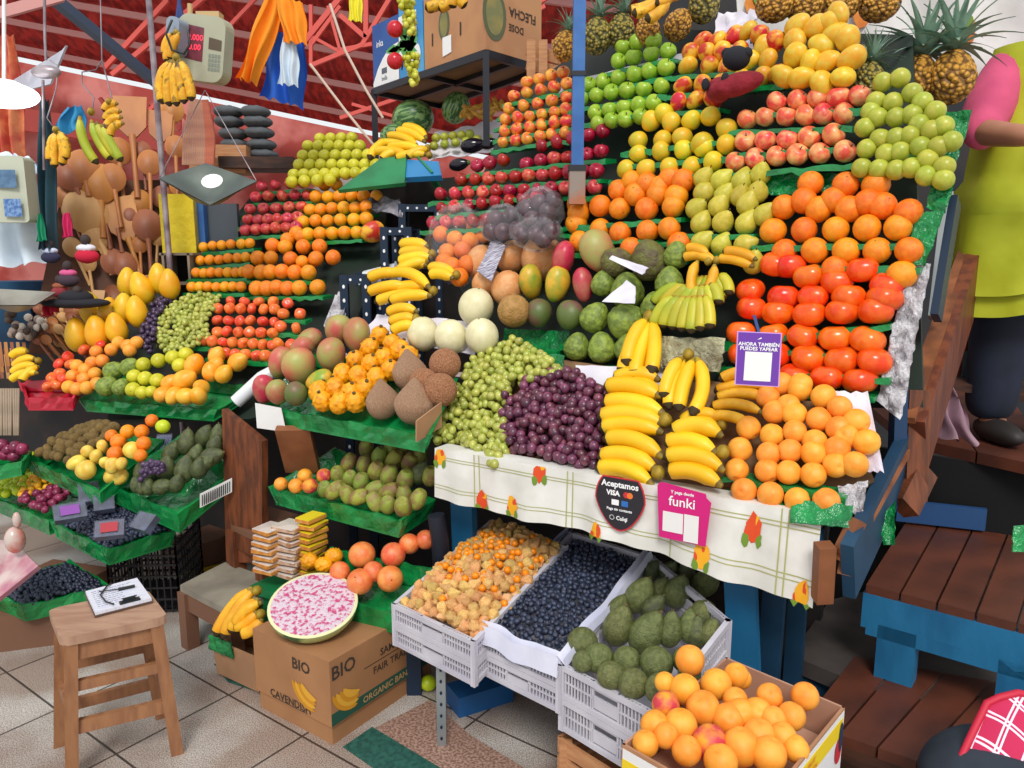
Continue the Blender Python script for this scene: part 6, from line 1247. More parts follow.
zb_ = .55; a, b_, c, d = G(864, 584, zb_), G(1060, 634, zb_), G(1080, 545, zb_), G(905, 520, zb_); planks([a, b_, c, d], 5, .025, step_top, t)
b = MB(); b.slab([a-UZ*.11, b_-UZ*.11, b_-UZ*.025, a-UZ*.025], .025); part('apron', b, blue_p, t)
b = MB(); b.slab([a.lerp(b_, .03)-UZ*.15, b_-UZ*.15, b_-UZ*.11, a.lerp(b_, .03)-UZ*.11], .03); part('rail', b, blue_p, t)
b = MB(); b.slab([d-UZ*.13, a-UZ*.13, a-UZ*.025, d-UZ*.025], .025); part('apron', b, blue_p, t)
for u in (.1, .74): q = a.lerp(b_, u); b = MB(); e1 = (b_-a).normalized(); b.slab([q-UZ*.27, q+e1*.1-UZ*.27, q+e1*.1-UZ*.11, q-UZ*.11], .06); part('leg', b, blue_p, t)
b = MB(); q = [G(790, 655, .28), G(900, 700, .275), G(1100, 690, .275), G(1080, 600, .275), G(870, 590, .275), G(830, 600, .275)]; k = len(q); b.add(q+[p-UZ*.05 for p in q], [tuple(range(k)), tuple(range(k, 2*k))[::-1]]+[(i, k+i, k+(i+1) % k, (i+1) % k) for i in range(k)]); b.slab([q[0]-UZ*.28, G(852, 672, .28)-UZ*.28, G(852, 672, .28)-UZ*.02, q[0]-UZ*.02], .03, mi=1)
struct('trim_5', b, [dirt, mat('dark_blue_paint', '0c3450', '12405c', 5, .6)])
# platform on which the person stands
zp = .82; a, b_, c, d = G(905, 436, zp), G(1060, 470, zp), G(1080, 400, zp), G(905, 412, zp)
t = thing('standing_platform', (a+c)/2-UZ*zp, 'high brown wooden platform under the seller, upper step at right', 'platform'); planks([a, b_, c+Vector((0, .6, 0)), d+Vector((0, .6, 0))], 2, .04, step_top, t)
b = MB(); b.slab([a+Vector((-.25, .12, -.80)), b_+Vector((0, .12, -.80)), b_+Vector((0, .12, -.04)), a+Vector((-.25, .12, -.04))], .02); part('riser', b, mat('black_void_shade', '0c0a0c', rough=.9), t)  # added black sheet, stands in for the shaded void below the platform
b = MB(); q1_, q2_ = G(896, 521, .56), G(985, 531, .56); b.slab([q1_, q2_, q2_+UZ*.075, q1_+UZ*.075], .02); part('blue_riser', b, mat('mid_blue_paint', '1a4474', rough=.6), t)
b = MB(); q = P(948, 400, 2.75); b.slab([P(930, 378, 2.7), P(1060, 400, 2.7), P(1060, 388, 2.95), P(935, 366, 2.95)], .03); part('shelf', b, dark_w, t)
t = thing('stair_side_board', P(880, 520, 1.85), 'slanting brown wooden side board at the right end of the stall', 'board')
b = MB(); b.bar(P(848, 572, 1.72), P(905, 455, 2.1), .03, .16); part('lower_board', b, mat('dark_blue_paint'), t)
b = MB(); b.bar(P(846, 553, 1.715), P(906, 447, 2.08), .034, .02); part('top_edge', b, mat('brown_edge_highlight', '9c5c34', '6c3c20', 9, .55), t)
b = MB(); b.bar(P(918, 448, 2.08), P(976, 268, 2.7), .04, .2); part('upper_board', b, mat('red_brown_board', '5c2a18', '7c3e20', 7, .5, stretch=(4, 4, 1)), t)
b = MB(); b.bar(P(906, 420, 2.05), P(966, 252, 2.66), .045, .02); part('top_edge', b, mat('brown_edge_highlight'), t)  # lighter strip: highlight on the plank's top edge put into the colour
b = MB(); b.bar(P(912, 500, 2.05), P(916, 390, 2.1), .06, .05, up=(0, 1, 0)); part('block', b, brown_w, t)
b = MB(); b.bar(P(903, 508, 2.0), P(922, 470, 2.08), .07, .05, up=(0, 1, 0)); part('block', b, brown_w, t)
b = MB(); b.bar(P(962, 300, 2.5), P(976, 262, 2.58), .008, .008); part('metal_rod', b, mat('galvanised_steel'), t)
t = thing('stall_side_frame', P(830, 620, 1.75), 'brown wooden frame under the right end of the cloth table', 'frame')
for a_, c_, w in (((825, 545), (822, 600), .04), ((838, 560), (858, 520), .03), ((845, 575), (850, 545), .03)): b = MB(); b.bar(P(a_[0], a_[1], 1.74), P(c_[0], c_[1], 1.76), w, w); part('bar', b, mat('bracket_wood'), t)
def cloth_hang(pts4, m, label, cat, nm='hanging_cloth', amp=.02, fr_=14, nu=26, nv=18, folds=None):
    q = [Vector(p) for p in pts4]; b = MB()
    def f(u, v): p = q[0].lerp(q[1], u).lerp(q[3].lerp(q[2], u), v); return p+Vector((.3*amp*math.sin(v*7+u*4), amp*math.sin(u*fr_+v*2.3)*(1-.5*v), .25*amp*math.sin(u*fr_*1.7)))
    b.grid(f, nu, nv); b.grid(lambda u, v: f(1-u, v)+Vector((0, .004, 0)), nu, nv); return solid(nm, b, m, label, cat)
cloth_hang([P(932, 436, 2.35), P(984, 445, 2.35), P(952, 386, 2.4), P(944, 386, 2.4)], mat('mauve_cloth', '7c5c68', '9c7c88', 6, .8), 'crumpled mauve cloth hanging at the platform edge', 'cloth', amp=.03)
b = crumple(None, W, [(884, 545), (895, 545), (895, 500), (878, 520)], None, '', .01, 4, 8, .0, 33); solid('green_plastic_bag', b, mat('green_film'), 'dark green plastic bag hanging beside the slanting board', 'plastic bag')
b = MB(); b.box(P(970, 362, 2.9), (.2, .12, .2)); b.box(P(970, 362, 2.9)-Vector((0, .062, 0)), (.13, .002, .1), mi=1); solid('carton', b, [mat('orange_carton', '8a4a30', rough=.7), mat('pale_blue_print', '8aa0a8', rough=.6)], 'orange and pale blue carton behind the slanting boards', 'carton')
# bag with plaid cloth, bottom right
zq_ = .5; pc_ = P(1000, 760, 1.5)
def plaid():
    m = bpy.data.materials.new('pink_plaid'); m.use_nodes = True; nt = m.node_tree; N = nt.nodes; LK = nt.links; bs = N['Principled BSDF']; bs.inputs['Roughness'].default_value = .8
    tc = N.new('ShaderNodeTexCoord'); mp = N.new('ShaderNodeMapping'); mp.inputs['Rotation'].default_value = (0, 0, .9); LK.new(tc.outputs['Object'], mp.inputs[0]); sx = N.new('ShaderNodeSeparateXYZ'); LK.new(mp.outputs[0], sx.inputs[0]); last = None; outs = []
    for ax in (0, 1):
        mu = N.new('ShaderNodeMath'); mu.operation = 'MULTIPLY'; mu.inputs[1].default_value = 22; LK.new(sx.outputs[ax], mu.inputs[0]); fr = N.new('ShaderNodeMath'); fr.operation = 'FRACT'; LK.new(mu.outputs[0], fr.inputs[0])
        r = N.new('ShaderNodeValToRGB'); r.color_ramp.interpolation = 'CONSTANT'; e = r.color_ramp.elements; e[0].position = 0; e[0].color = (0, 0, 0, 1); e[1].position = .5; e[1].color = (1, 1, 1, 1)
        for p_, v in ((.58, 0), (.66, 1), (.74, 0)): q = e.new(p_); q.color = (v, v, v, 1)
        LK.new(fr.outputs[0], r.inputs[0]); outs.append(r.outputs[0])
    ad = N.new('ShaderNodeMath'); ad.operation = 'ADD'; LK.new(outs[0], ad.inputs[0]); LK.new(outs[1], ad.inputs[1]); rr = N.new('ShaderNodeValToRGB'); e = rr.color_ramp.elements; e[0].color = lin('c02050'); e[1].position = .9; e[1].color = lin('e8d8e8'); q = e.new(.45); q.color = lin('c8b0d0')
    LK.new(ad.outputs[0], rr.inputs[0]); LK.new(rr.outputs[0], bs.inputs['Base Color']); return m
wbox('dark_crate', mat('dark_back_boards'), Vector((pc_.x+.05, pc_.y-.07, .139)), (.3, .22, .278), .3, 'dark crate on the floor under the plaid bag', 'crate')
t = thing('shoulder_bag', pc_-UZ*.3, 'dark bag with a pink plaid flap at the bottom right corner', 'bag')
b = MB(); q = [P(948, 790, 1.42), P(1060, 800, 1.35), P(1045, 716, 1.5), P(986, 710, 1.5)]
def flap(u, v): p = q[0].lerp(q[1], u).lerp(q[3].lerp(q[2], u), v); return p+UZ*(.05*math.sin(u*PI*.7+.3)*math.sin(min(1, v+.2)*PI*.6))
b.grid(flap, 20, 14); b.grid(lambda u, v: flap(1-u, v)-UZ*.006, 20, 14); part('flap', b, plaid(), t)
b = MB(); b.tube([flap(0, v)+UZ*.002 for v in (0, .2, .4, .6, .8, 1)]+[flap(u, 1) for u in (.2, .5, .8, 1)], .008, 8); part('piping', b, mat('red_piping', 'c01838', rough=.6), t)
b = MB(); c_ = sum(q, Vector())/4; b.ell(Vector((c_.x+.01, c_.y+.02, .28+(c_.z-.26)/2)), (.17, .14, (c_.z-.26)/2), seg=24, ring=14); part('body', b, mat('dark_bag_cloth', '1c2430', '28303c', 9, .8), t)
# ================================================================ seller at the right edge
def skin_fig(name, joints, edges, mtl, par, sub=2, root=0):
    me = bpy.data.meshes.new(name); me.from_pydata([j[0] for j in joints], edges, []); o = bpy.data.objects.new(name, me); COL.objects.link(o)
    o.modifiers.new('skin', 'SKIN'); s = o.modifiers.new('sub', 'SUBSURF'); s.levels = sub; s.render_levels = sub
    if not me.skin_vertices: 
        bpy.context.view_layer.objects.active = o
    for i, j in enumerate(joints):
        r = j[1]; me.skin_vertices[0].data[i].radius = (r, r) if not isinstance(r, tuple) else r
    me.skin_vertices[0].data[root].use_root = True; me.materials.append(mtl)
    bpy.context.view_layer.update(); dg = bpy.context.evaluated_depsgraph_get(); ev = o.evaluated_get(dg); m2 = bpy.data.meshes.new_from_object(ev); bpy.data.objects.remove(o)
    o = bpy.data.objects.new(name, m2); m2.polygons.foreach_set('use_smooth', [True]*len(m2.polygons)); COL.objects.link(o)
    if par: o.parent = par; o.location = -wloc(par)
    return o
PX, PY = 1.84, 2.72; fz = .82
pr = thing('person', (PX, PY, fz), 'person in a pink sweater, yellow green apron and dark trousers standing at the right edge', 'person')
sk = mat('skin', 'b0785c', 'a46c52', 9, .5)
def pv(dx, dy, z): return (PX+dx, PY+dy, fz+z)
shL = (-.17, 0, 1.30); 
ELB = P(978, 132, 2.6); WR = P(1022, 136, 2.4); SH = P(1004, 76, 2.72)
body = [(pv(0, 0, .88), .16), (pv(0, 0, 1.05), .14), (pv(0, 0, 1.22), .16), (pv(0, 0, 1.36), .09), (pv(0, 0, 1.44), .055), (pv(0, -.01, 1.55), .095), (pv(0, -.01, 1.63), .08),
        (pv(-.1, 0, .82), .095), (pv(-.11, -.01, .45), .07), (pv(-.11, .0, .1), .045), (pv(-.11, -.03, .045), .045), (pv(-.12, -.14, .03), .035),
        (pv(.1, 0, .82), .095), (pv(.13, -.01, .45), .07), (pv(.14, .0, .1), .045), (pv(.14, -.03, .045), .045), (pv(.15, -.14, .03), .035),
        (tuple(SH), .055), (tuple(ELB), .048), (tuple(WR), .034), (tuple(WR+Vector((.05, -.03, .0))), .03),
        (pv(.19, 0, 1.30), .055), (pv(.25, -.02, 1.03), .042), (pv(.2, -.2, .95), .028), (pv(.15, -.26, .95), .03)]
ed = [(0, 1), (1, 2), (2, 3), (3, 4), (4, 5), (5, 6), (0, 7), (7, 8), (8, 9), (9, 10), (10, 11), (0, 12), (12, 13), (13, 14), (14, 15), (15, 16), (2, 17), (17, 18), (18, 19), (19, 20), (2, 21), (21, 22), (22, 23), (23, 24)]
skin_fig('body', body, ed, sk, pr)
for (wx, side) in ((Vector(body[20][0]), 1), (Vector(body[24][0]), -1)):
    for k, (an, ln) in enumerate(((-.5, .06), (-.2, .075), (.05, .08), (.3, .07), (1.1, .05))):
        b = MB(); d_ = Vector((side*math.cos(an)*.8, -.5, math.sin(an)*-.8)).normalized(); p1_ = wx+d_*.02; b.tube([p1_, p1_+d_*ln*.5, p1_+d_*ln*.85+Vector((0, -.01, -.015)), p1_+d_*ln+Vector((0, -.012, -.03))], [.0095, .0085, .008, .005], 8); part('finger', b, sk, pr)
pk = mat('pink_sweater', 'd8567c', 'c44a70', 5, .85, bump=.3, bscale=12)
cuff = ELB.lerp(WR, .3)
sl = [(pv(0, 0, .95), .175), (pv(0, 0, 1.08), .155), (pv(0, 0, 1.22), .175), (pv(0, 0, 1.34), .1), (tuple(SH), .088), (tuple(SH.lerp(ELB, .5)), .086), (tuple(ELB), .072), (tuple(cuff), .06), (pv(.2, 0, 1.31), .07), (pv(.26, -.02, 1.03), .058), (pv(.22, -.14, .97), .045)]
skin_fig('sweater', sl, [(0, 1), (1, 2), (2, 3), (2, 4), (4, 5), (5, 6), (6, 7), (2, 8), (8, 9), (9, 10)], pk, pr)
tr = [(pv(0, 0, .9), .175), (pv(-.1, 0, .8), .125), (pv(-.115, -.01, .45), .105), (pv(-.115, .0, .06), .085), (pv(.1, 0, .8), .115), (pv(.13, -.01, .45), .09), (pv(.14, .0, .12), .07)]
skin_fig('trousers', tr, [(0, 1), (1, 2), (2, 3), (0, 4), (4, 5), (5, 6)], mat('navy_trousers', '141a2a', '1a2236', 8, .85), pr)
for sx_ in (-.115, .145): b = MB(); b.ell(pv(sx_, -.06, .04), (.05, .13, .045), seg=16, ring=10); part('shoe', b, mat('dark_shoe', '2a2624', rough=.6), pr)
b = MB(); b.ell(pv(0, .015, 1.585), (.088, .1, .11), seg=20, ring=14); part('hair', b, mat('black_hair', '17120f', rough=.6), pr)
apm = mat('yellow_green_apron', 'aab018', 'bcc22c', 5, .75, bump=.25, bscale=7)
def apron(u, v):
    # u around the front and left flank, v from hem to shoulder
    a = PI*(1.02+.9*u)-.25; w = (.30-.10*v) if v < .55 else (.245-.12*(v-.55)); w = .27*(1-v)+.205*v+.02*math.sin(v*PI)
    x = math.cos(a)*w*(1.15 if v < .5 else 1.05); y = math.sin(a)*w*.85; z = .48+.86*v
    return Vector(pv(x+.012*math.sin(u*24)*(1-v), y, z-.03*math.sin(u*6)*(1-v)))
b = MB(); b.grid(apron, 30, 24); b.grid(lambda u, v: apron(1-u, v)+Vector((0, .004, 0)), 30, 24); part('apron', b, apm, pr)
b = MB()
def pocket(u, v): return apron(.12+.5*u, .08+.3*v)+Vector((-.012, -.016, 0))
b.grid(pocket, 14, 10); b.grid(lambda u, v: pocket(1-u, v)+Vector((0, .006, 0)), 14, 10); part('pocket', b, apm, pr)
# red and black glove bag on the rack
t = thing('knitted_doll', W.p(738, 112, .08), 'dark red and black knitted toy bird lying on the mangoes', 'toy')
red_k = mat('dark_red_knit', '7c1220', '8c1c2c', 20, .9, bump=.5, bscale=50); blk_k = mat('black_knit', '1c1c24', rough=.9)
b = MB(); b.ell(W.p(746, 100, .09), (.09, .045, .036), M=Matrix.Rotation(-.25, 3, 'Y'), seg=22, ring=12); b.ell(W.p(729, 105, .09), (.042, .04, .04), seg=16, ring=10); part('body', b, red_k, t)
b = MB(); b.ell(W.p(747, 76, .1), (.045, .04, .038), seg=16, ring=10); b.ell(W.p(738, 71, .1), (.02, .02, .018), seg=10, ring=6); b.ell(W.p(757, 71, .1), (.02, .02, .018), seg=10, ring=6); part('head', b, blk_k, t)
for x, y in ((721, 107), (740, 102)): b = MB(); b.ell(W.p(x, y, .135), (.014, .01, .02), seg=10, ring=6); part('patch', b, blk_k, t)
# ================================================================ shelf with cartons (upper middle)
mt = mat('dark_shelf_steel', '22242c', rough=.4, metal=.3); Ys = 3.5
t = thing('steel_shelf', P(440, 100, 3.6)-UZ*.9, 'dark steel shelf frame carrying cartons above the watermelons', 'shelf')
s_ = [P(374, 94, 3.9), P(490, 58, 3.2), P(538, 72, 3.6), P(440, 108, 4.3)]; zsh = s_[0].z; s_ = [Vector((p.x, p.y, s_[0].z*.5+s_[1].z*.5)) for p in s_]
s_ = [P(374, 94, 4.7)]; zsh = s_[0].z; s_ = [G(374, 92, zsh), G(486, 54, zsh), G(541, 70, zsh), G(440, 106, zsh)]
for i in range(4): b = MB(); b.bar(s_[i], s_[(i+1) % 4], .025, .035); part('rail', b, mt, t)
b = MB(); m0, m1_ = s_[0].lerp(s_[1], .5), s_[3].lerp(s_[2], .5); b.bar(m0, m1_, .025, .03); b.bar(s_[1].lerp(s_[2], .5), s_[0].lerp(s_[3], .5), .025, .03); part('cross_bar', b, mt, t)
b = MB(); b.slab([p+UZ*.022 for p in s_], .012, n=UZ); part('panel', b, mat('brown_shelf_board', '7a5434', '8c6440', 5, .7), t)
for p in (s_[0], s_[1], s_[2]): b = MB(); b.box((p.x, p.y, p.z-.2), (.03, .03, .42)); part('post', b, mt, t)
def carton(a, c, h, dpt, m, nm, label, extra=None):
    """front edge a to c (world, shelf top), height h, depth vector dpt"""
    t = thing(nm, (a+c)/2, label, 'carton'); b = MB(); b.hexa([a, c, c+dpt, a+dpt], [p+UZ*h for p in (a, c, c+dpt, a+dpt)]); part('box', b, m, t); n = (c-a).cross(UZ).normalized(); return t, n
u_ = (s_[1]-s_[0]).normalized(); v_ = (s_[2]-s_[1]).normalized(); Ls = (s_[1]-s_[0]).length; base = s_[0]+UZ*.023
blue_b = mat('blue_carton', '2458a0', '1c4c94', 5, .5); 
zc = zsh+.023; a0 = G(373, 90, zc); a1 = G(405, 77, zc); h1 = .33
tt, n = carton(base+u_*.0, base+u_*(Ls*.27), h1, v_*.25, blue_b, 'blue_white_carton', 'blue and white carton at the left end of the shelf'); 
b = MB(); q = base+n*.001; w1 = Ls*.27; pts = [(0, 0), (w1, 0), (w1, .19)]+[(w1*(1-f), .19-.16*f**2.2) for f in (.2, .4, .6, .8)]+[(0, .02)]; poly(b, q, u_, UZ, pts, .001); part('white_wave', b, white_i, tt)
b = MB(); poly(b, q+u_*(w1*.45)+UZ*.07, u_, UZ, [(-.03, -.015), (.03, -.015), (.03, .015), (-.03, .015)], .002); part('grey_badge', b, mat('grey_ink', '5c6470', rough=.6), tt)
b = text_mb('inka', .05, q+u_*(w1*.3)+UZ*.22, u_, UZ, .0005, lift=.002); part('lettering', b, white_i, tt)
b = text_mb('bella', .035, q+u_*(w1*.45)+UZ*.03, u_, UZ, .0003, lift=.002); part('small_lettering', b, mat('grey_ink'), tt)
tt, n = carton(base+u_*(Ls*.275), base+u_*(Ls*.50), h1*1.12, v_*.25, mat('sky_blue_carton', '2c88c8', '58a8d8', 3, .5), 'sky_blue_carton', 'sky blue and white carton beside the hanging plastic grapes')
b = MB(); q = base+u_*(Ls*.275)+n*.001; w1 = Ls*.225; poly(b, q, u_, UZ, [(0, .1), (w1*.75, .12), (w1*.75, .31), (0, .31)], .001); disc(b, q+u_*w1*.7+UZ*.09, u_, UZ, .05, .06, .002); part('white_print', b, white_i, tt)
b = MB(); disc(b, q+u_*w1*.6+UZ*.2, u_, UZ, .045, .05, .003); part('peach_print', b, mat('peach_print', 'e0a080', rough=.6), tt)
tt, n = carton(base+u_*(Ls*.51), base+u_*(Ls*1.0), h1*1.05, v_*.42, mat('kraft_carton', 'c08c60', 'b4805a', 5, .75), 'kraft_carton', 'large kraft carton printed with dark oval fruit pictures'); w1 = Ls*.49; q = base+u_*(Ls*.51)+n*.001
olv = mat('olive_oval_print', '5c6044', rough=.7); olv2 = mat('inner_oval_print', '7c7c50', '9a8a4c', 14, .7)
b = MB(); disc(b, q+u_*w1*.35+UZ*.18, u_, UZ, .05, .075, .001); part('oval_print', b, olv, tt); b = MB(); disc(b, q+u_*w1*.35+UZ*.18, u_, UZ, .036, .058, .002); part('oval_centre', b, olv2, tt)
nS = v_.cross(UZ).normalized(); q2_ = base+u_*Ls+nS*.001; b = MB(); disc(b, q2_+v_*.06+UZ*.16, v_, UZ, .085, .115, .001); part('oval_print', b, olv, tt); b = MB(); disc(b, q2_+v_*.06+UZ*.16, v_, UZ, .062, .09, .002); part('oval_centre', b, olv2, tt)
b = text_mb('FLECHA', .058, q2_+v_*.27+UZ*.2, v_, UZ, .001, ang=PI); text_mb('DOSE', .045, q2_+v_*.22+UZ*.13, v_, UZ, .0008, mb=b, ang=PI); text_mb('DOSEL', .03, q+u_*w1*.6+UZ*.26, u_, UZ, .0004, mb=b, ang=0); part('lettering', b, mat('dark_print_ink'), tt)
b = MB(); poly(b, q+u_*w1*.4+UZ*.08, u_, UZ, [(-.04, -.05), (.04, -.04), (.04, .04), (-.04, .04)], .003); part('white_label', b, white_i, tt)
b = MB()
for x in (.15, .62): poly(b, q+u_*w1*x+UZ*.13, u_, UZ, [(-.006, -.03), (.006, -.03), (.006, .03), (-.006, .03)], .002)
part('vent_slot', b, mat('black_print', '303030', rough=.7), tt)
# wooden fruit crate right of it
t = thing('slatted_crate', P(545, 78, 3.9), 'pale wooden slatted crate between the kraft carton and the pineapples', 'crate')
for y in (58, 72, 86): b = MB(); b.bar(P(528, y-8, 3.9), P(560, y, 3.7), .02, .05); part('slat', b, wc, t)
for x in (531, 543, 556): b = MB(); b.bar(P(x, 95, 3.75), P(x, 40, 3.75), .04, .02, up=(0, 1, 0)); part('post', b, wc, t)
# plastic vine ornament
t = thing('hanging_ornament', P(406, -20, 3.2), 'string of plastic green grapes, leaves and red apples hanging before the cartons', 'ornament')
b = MB(); b.tube([P(408, -60, 3.2), P(406, 30, 3.2), P(402, 70, 3.2)], .003, 5); part('string', b, stem_m, t)
def pgr(x0, y0, x1, y1, w, n):
    b = MB()
    for i in range(n):
        f = (i+.5)/n; x = x0+(x1-x0)*f; y = y0+(y1-y0)*f; k = w*(1-.6*f)
        for j in range(4): b.ell(P(x+R.uniform(-k, k), y+R.uniform(-2, 2), 3.2+R.uniform(-.04, .04)), (.013,)*3, seg=8, ring=6)
    part('plastic_grapes', b, mat('plastic_grape', 'b8b82c', 'd0cc50', 12, .25), t)
pgr(406, -6, 411, 34, 8, 12); pgr(410, 50, 414, 84, 7, 11)
for x, y in ((395, 29), (395, 61)): b = MB(); b.ell(P(x, y, 3.18), (.032, .032, .032), seg=16, ring=10); part('plastic_apple', b, mat('plastic_red', 'c01828', rough=.2), t)
for i in range(12): q = P(408+R.uniform(-10, 10), 48+R.uniform(-8, 8), 3.19); b = MB(); a_ = R.uniform(0, 2*PI); d_ = Vector((math.cos(a_), 0, math.sin(a_))); e_ = Vector((-d_.z, 0, d_.x)); b.slab([q, q+d_*.03+e_*.016, q+d_*.065, q+d_*.03-e_*.016], .002, n=Vector((0, -1, 0))); part('plastic_leaf', b, mat('plastic_leaf', '3a8c3c', '68a850', 9, .4), t)
t3 = Pl((430, 8, 3.3), (470, 8, 3.3), (450, -10, 3.3)); hand(t3, [(425, 8, 450, -6, -3), (438, 9, 455, -8, -3), (452, 9, 460, -8, 2), (466, 8, 463, -8, 3)], 11, 'plantains hanging above the kraft carton at the top edge', m='plantain', stem=(456, -10), group='plantains')
# ================================================================ clothes hanging in the middle left
cloth_hang([P(259, 96, 4.0), P(303, 108, 4.0), P(306, 38, 4.0), P(272, 30, 4.0)], mat('blue_shirt', '1a58c0', '2468d0', 4, .8), 'blue garment hanging under the orange one', 'garment', 'hanging_garment', .03)
cloth_hang([P(235, 78, 3.9), P(256, 84, 3.9), P(288, -4, 3.9), P(262, 0, 3.9)], mat('orange_shirt', 'f08c10', 'f89c20', 4, .8), 'orange garment hanging left of the blue one', 'garment', 'hanging_garment', .03)
cloth_hang([P(283, 42, 3.85), P(307, 44, 3.85), P(304, 2, 3.85), P(276, -4, 3.85)], mat('orange_shirt'), 'orange sleeve hanging above the blue garment', 'garment', 'hanging_garment', .02)
cloth_hang([P(277, 84, 3.88), P(298, 86, 3.88), P(298, 44, 3.88), P(282, 36, 3.88)], mat('white_shirt', 'c8d8e8', 'dce8f0', 4, .7), 'white strip of cloth between the orange and blue garments', 'garment', 'hanging_garment', .02)
cloth_hang([P(348, 20, 3.9), P(362, 22, 3.9), P(362, -10, 3.9), P(350, -10, 3.9)], mat('yellow_shirt', 'e8dc30', rough=.7), 'yellow tag hanging at the top edge left of the cartons', 'tag', 'hanging_tag', .01)
for pts, l in (([(310, 64), (345, 110), (376, 148)], 'pale rope hanging from the red truss to the guava crate'), ([(330, 4), (345, 50), (366, 90), (383, 118)], 'pale rope sagging in front of the red truss')):
    b = MB(); b.tube([P(x, y, 4.4) for x, y in pts], .008, 6); solid('rope', b, mat('pale_rope', 'd8c0b0', rough=.8), l, 'rope')
# ================================================================ hanging scale and bananas
Yc = 3.6; k = mpp(Yc, 50); t = thing('hanging_scale', P(203, 85, Yc), 'beige digital hanging scale above the metal scoop', 'scale'); bg_ = mat('beige_plastic', 'b0b098', 'a4a48c', 4, .5)
def rbox(c, w, h, d, r=.02, rz=-.2, ry=.15, mi=0, mb=None):
    b = mb or MB(); M3 = Matrix.Rotation(rz, 3, 'Z') @ Matrix.Rotation(ry, 3, 'Y'); n = 5; pts = []
    for cx, cy, a0 in ((w/2-r, h/2-r, 0), (-w/2+r, h/2-r, PI/2), (-w/2+r, -h/2+r, PI), (w/2-r, -h/2+r, 1.5*PI)):
        for i in range(n+1): a = a0+PI/2*i/n; pts.append((cx+r*math.cos(a), cy+r*math.sin(a)))
    vs_ = [M3 @ Vector((x, -d/2, y))+c for x, y in pts]+[M3 @ Vector((x, d/2, y))+c for x, y in pts]; m = len(pts)
    b.add(vs_, [tuple(range(m))[::-1], tuple(range(m, 2*m))]+[(i, (i+1) % m, m+(i+1) % m, m+i) for i in range(m)], mi); return b, M3
c_ = P(205, 50, Yc); b, M3 = rbox(c_, 52*k, 62*k, .07, .05); part('housing', b, bg_, t)
SXv = M3 @ Vector((1, 0, 0)); SZv = M3 @ Vector((0, 0, 1)); fn_ = M3 @ Vector((0, -1, 0)); fo = c_+fn_*.0355
b = MB(); poly(b, fo-SXv*7*k+SZv*4*k, SXv, SZv, [(-10*k, -15*k), (10*k, -17*k), (10*k, 15*k), (-10*k, 17*k)], .001); part('display', b, mat('maroon_display', '6c3440', '803c48', 30, .3), t)
b = text_mb('0.000', 8*k, fo-SXv*6*k+SZv*9*k, SXv, SZv, .0003, lift=.002); text_mb('0.00', 8*k, fo-SXv*6*k+SZv*0*k, SXv, SZv, .0003, lift=.002, mb=b); part('digits', b, mat('lit_digits', 'f03850', em=1.2), t)
b = MB(); poly(b, fo+SXv*16*k+SZv*4*k, SXv, SZv, [(-7*k, -4*k), (7*k, -5*k), (7*k, 5*k), (-7*k, 7*k)], .001); part('brand_plate', b, mat('brown_plate', '5a4c3c', rough=.5), t)
b = MB()
for i in range(4):
    for j in range(4): poly(b, fo+SXv*(11+i*3.4)*k-SZv*(6+j*4.2)*k, SXv, SZv, [(-1.3*k, -1.6*k), (1.3*k, -1.6*k), (1.3*k, 1.6*k), (-1.3*k, 1.6*k)], .0015)
part('keypad', b, mat('grey_keys', '80887c', rough=.5), t)
b, _ = rbox(P(177, 37, Yc-.06), 14*k, 34*k, .07, .025); part('side_unit', b, mat('grey_blue_plastic', '8c98a8', rough=.5), t)
b = MB(); b.tube([P(172, 20, Yc-.12), P(166, 34, Yc-.14), P(172, 50, Yc-.14), P(184, 54, Yc-.14), P(190, 44, Yc-.14), P(188, 30, Yc-.12)], .005, 6); part('cable', b, mat('black_plastic'), t)
b = MB(); b.tube([P(190, 4, Yc), P(190, 22, Yc)], .012, 8); b.box(P(210, 18, Yc), (.1, .06, .04), mi=0); part('hook', b, mat('tan_bracket', 'c0a070', rough=.6), t)
b = MB()
for dx in (-3, 0, 3): b.tube([P(179+dx, -40, Yc), P(179-dx*.4, -5, Yc), P(180+dx, 20, Yc)], .008, 6)
solid('blue_rope', b, mat('blue_ribbon'), 'twisted blue rope above the digital scale', 'rope')
HB = Pl((175, 80, 3.45), (200, 80, 3.45), (180, 50, 3.45))
hand(HB, [(163+i*7.5, 104+3*math.sin(i), 172+i*2.2, 60, (3-i)*2.4) for i in range(5)][:5], 9.5, 'hand of yellow bananas with brown streaks hanging before the scale', m='plantain', stem=(177, 58), group='hanging bananas', step=.004)
hand(HB, [(160, 52, 168, 30, 3), (163, 60, 172, 32, 4), (166, 58, 176, 30, 2)], 8, 'small hand of bananas hanging at the left side of the scale', m='banana_spot', stem=(172, 30), group='hanging bananas', off=-.05)
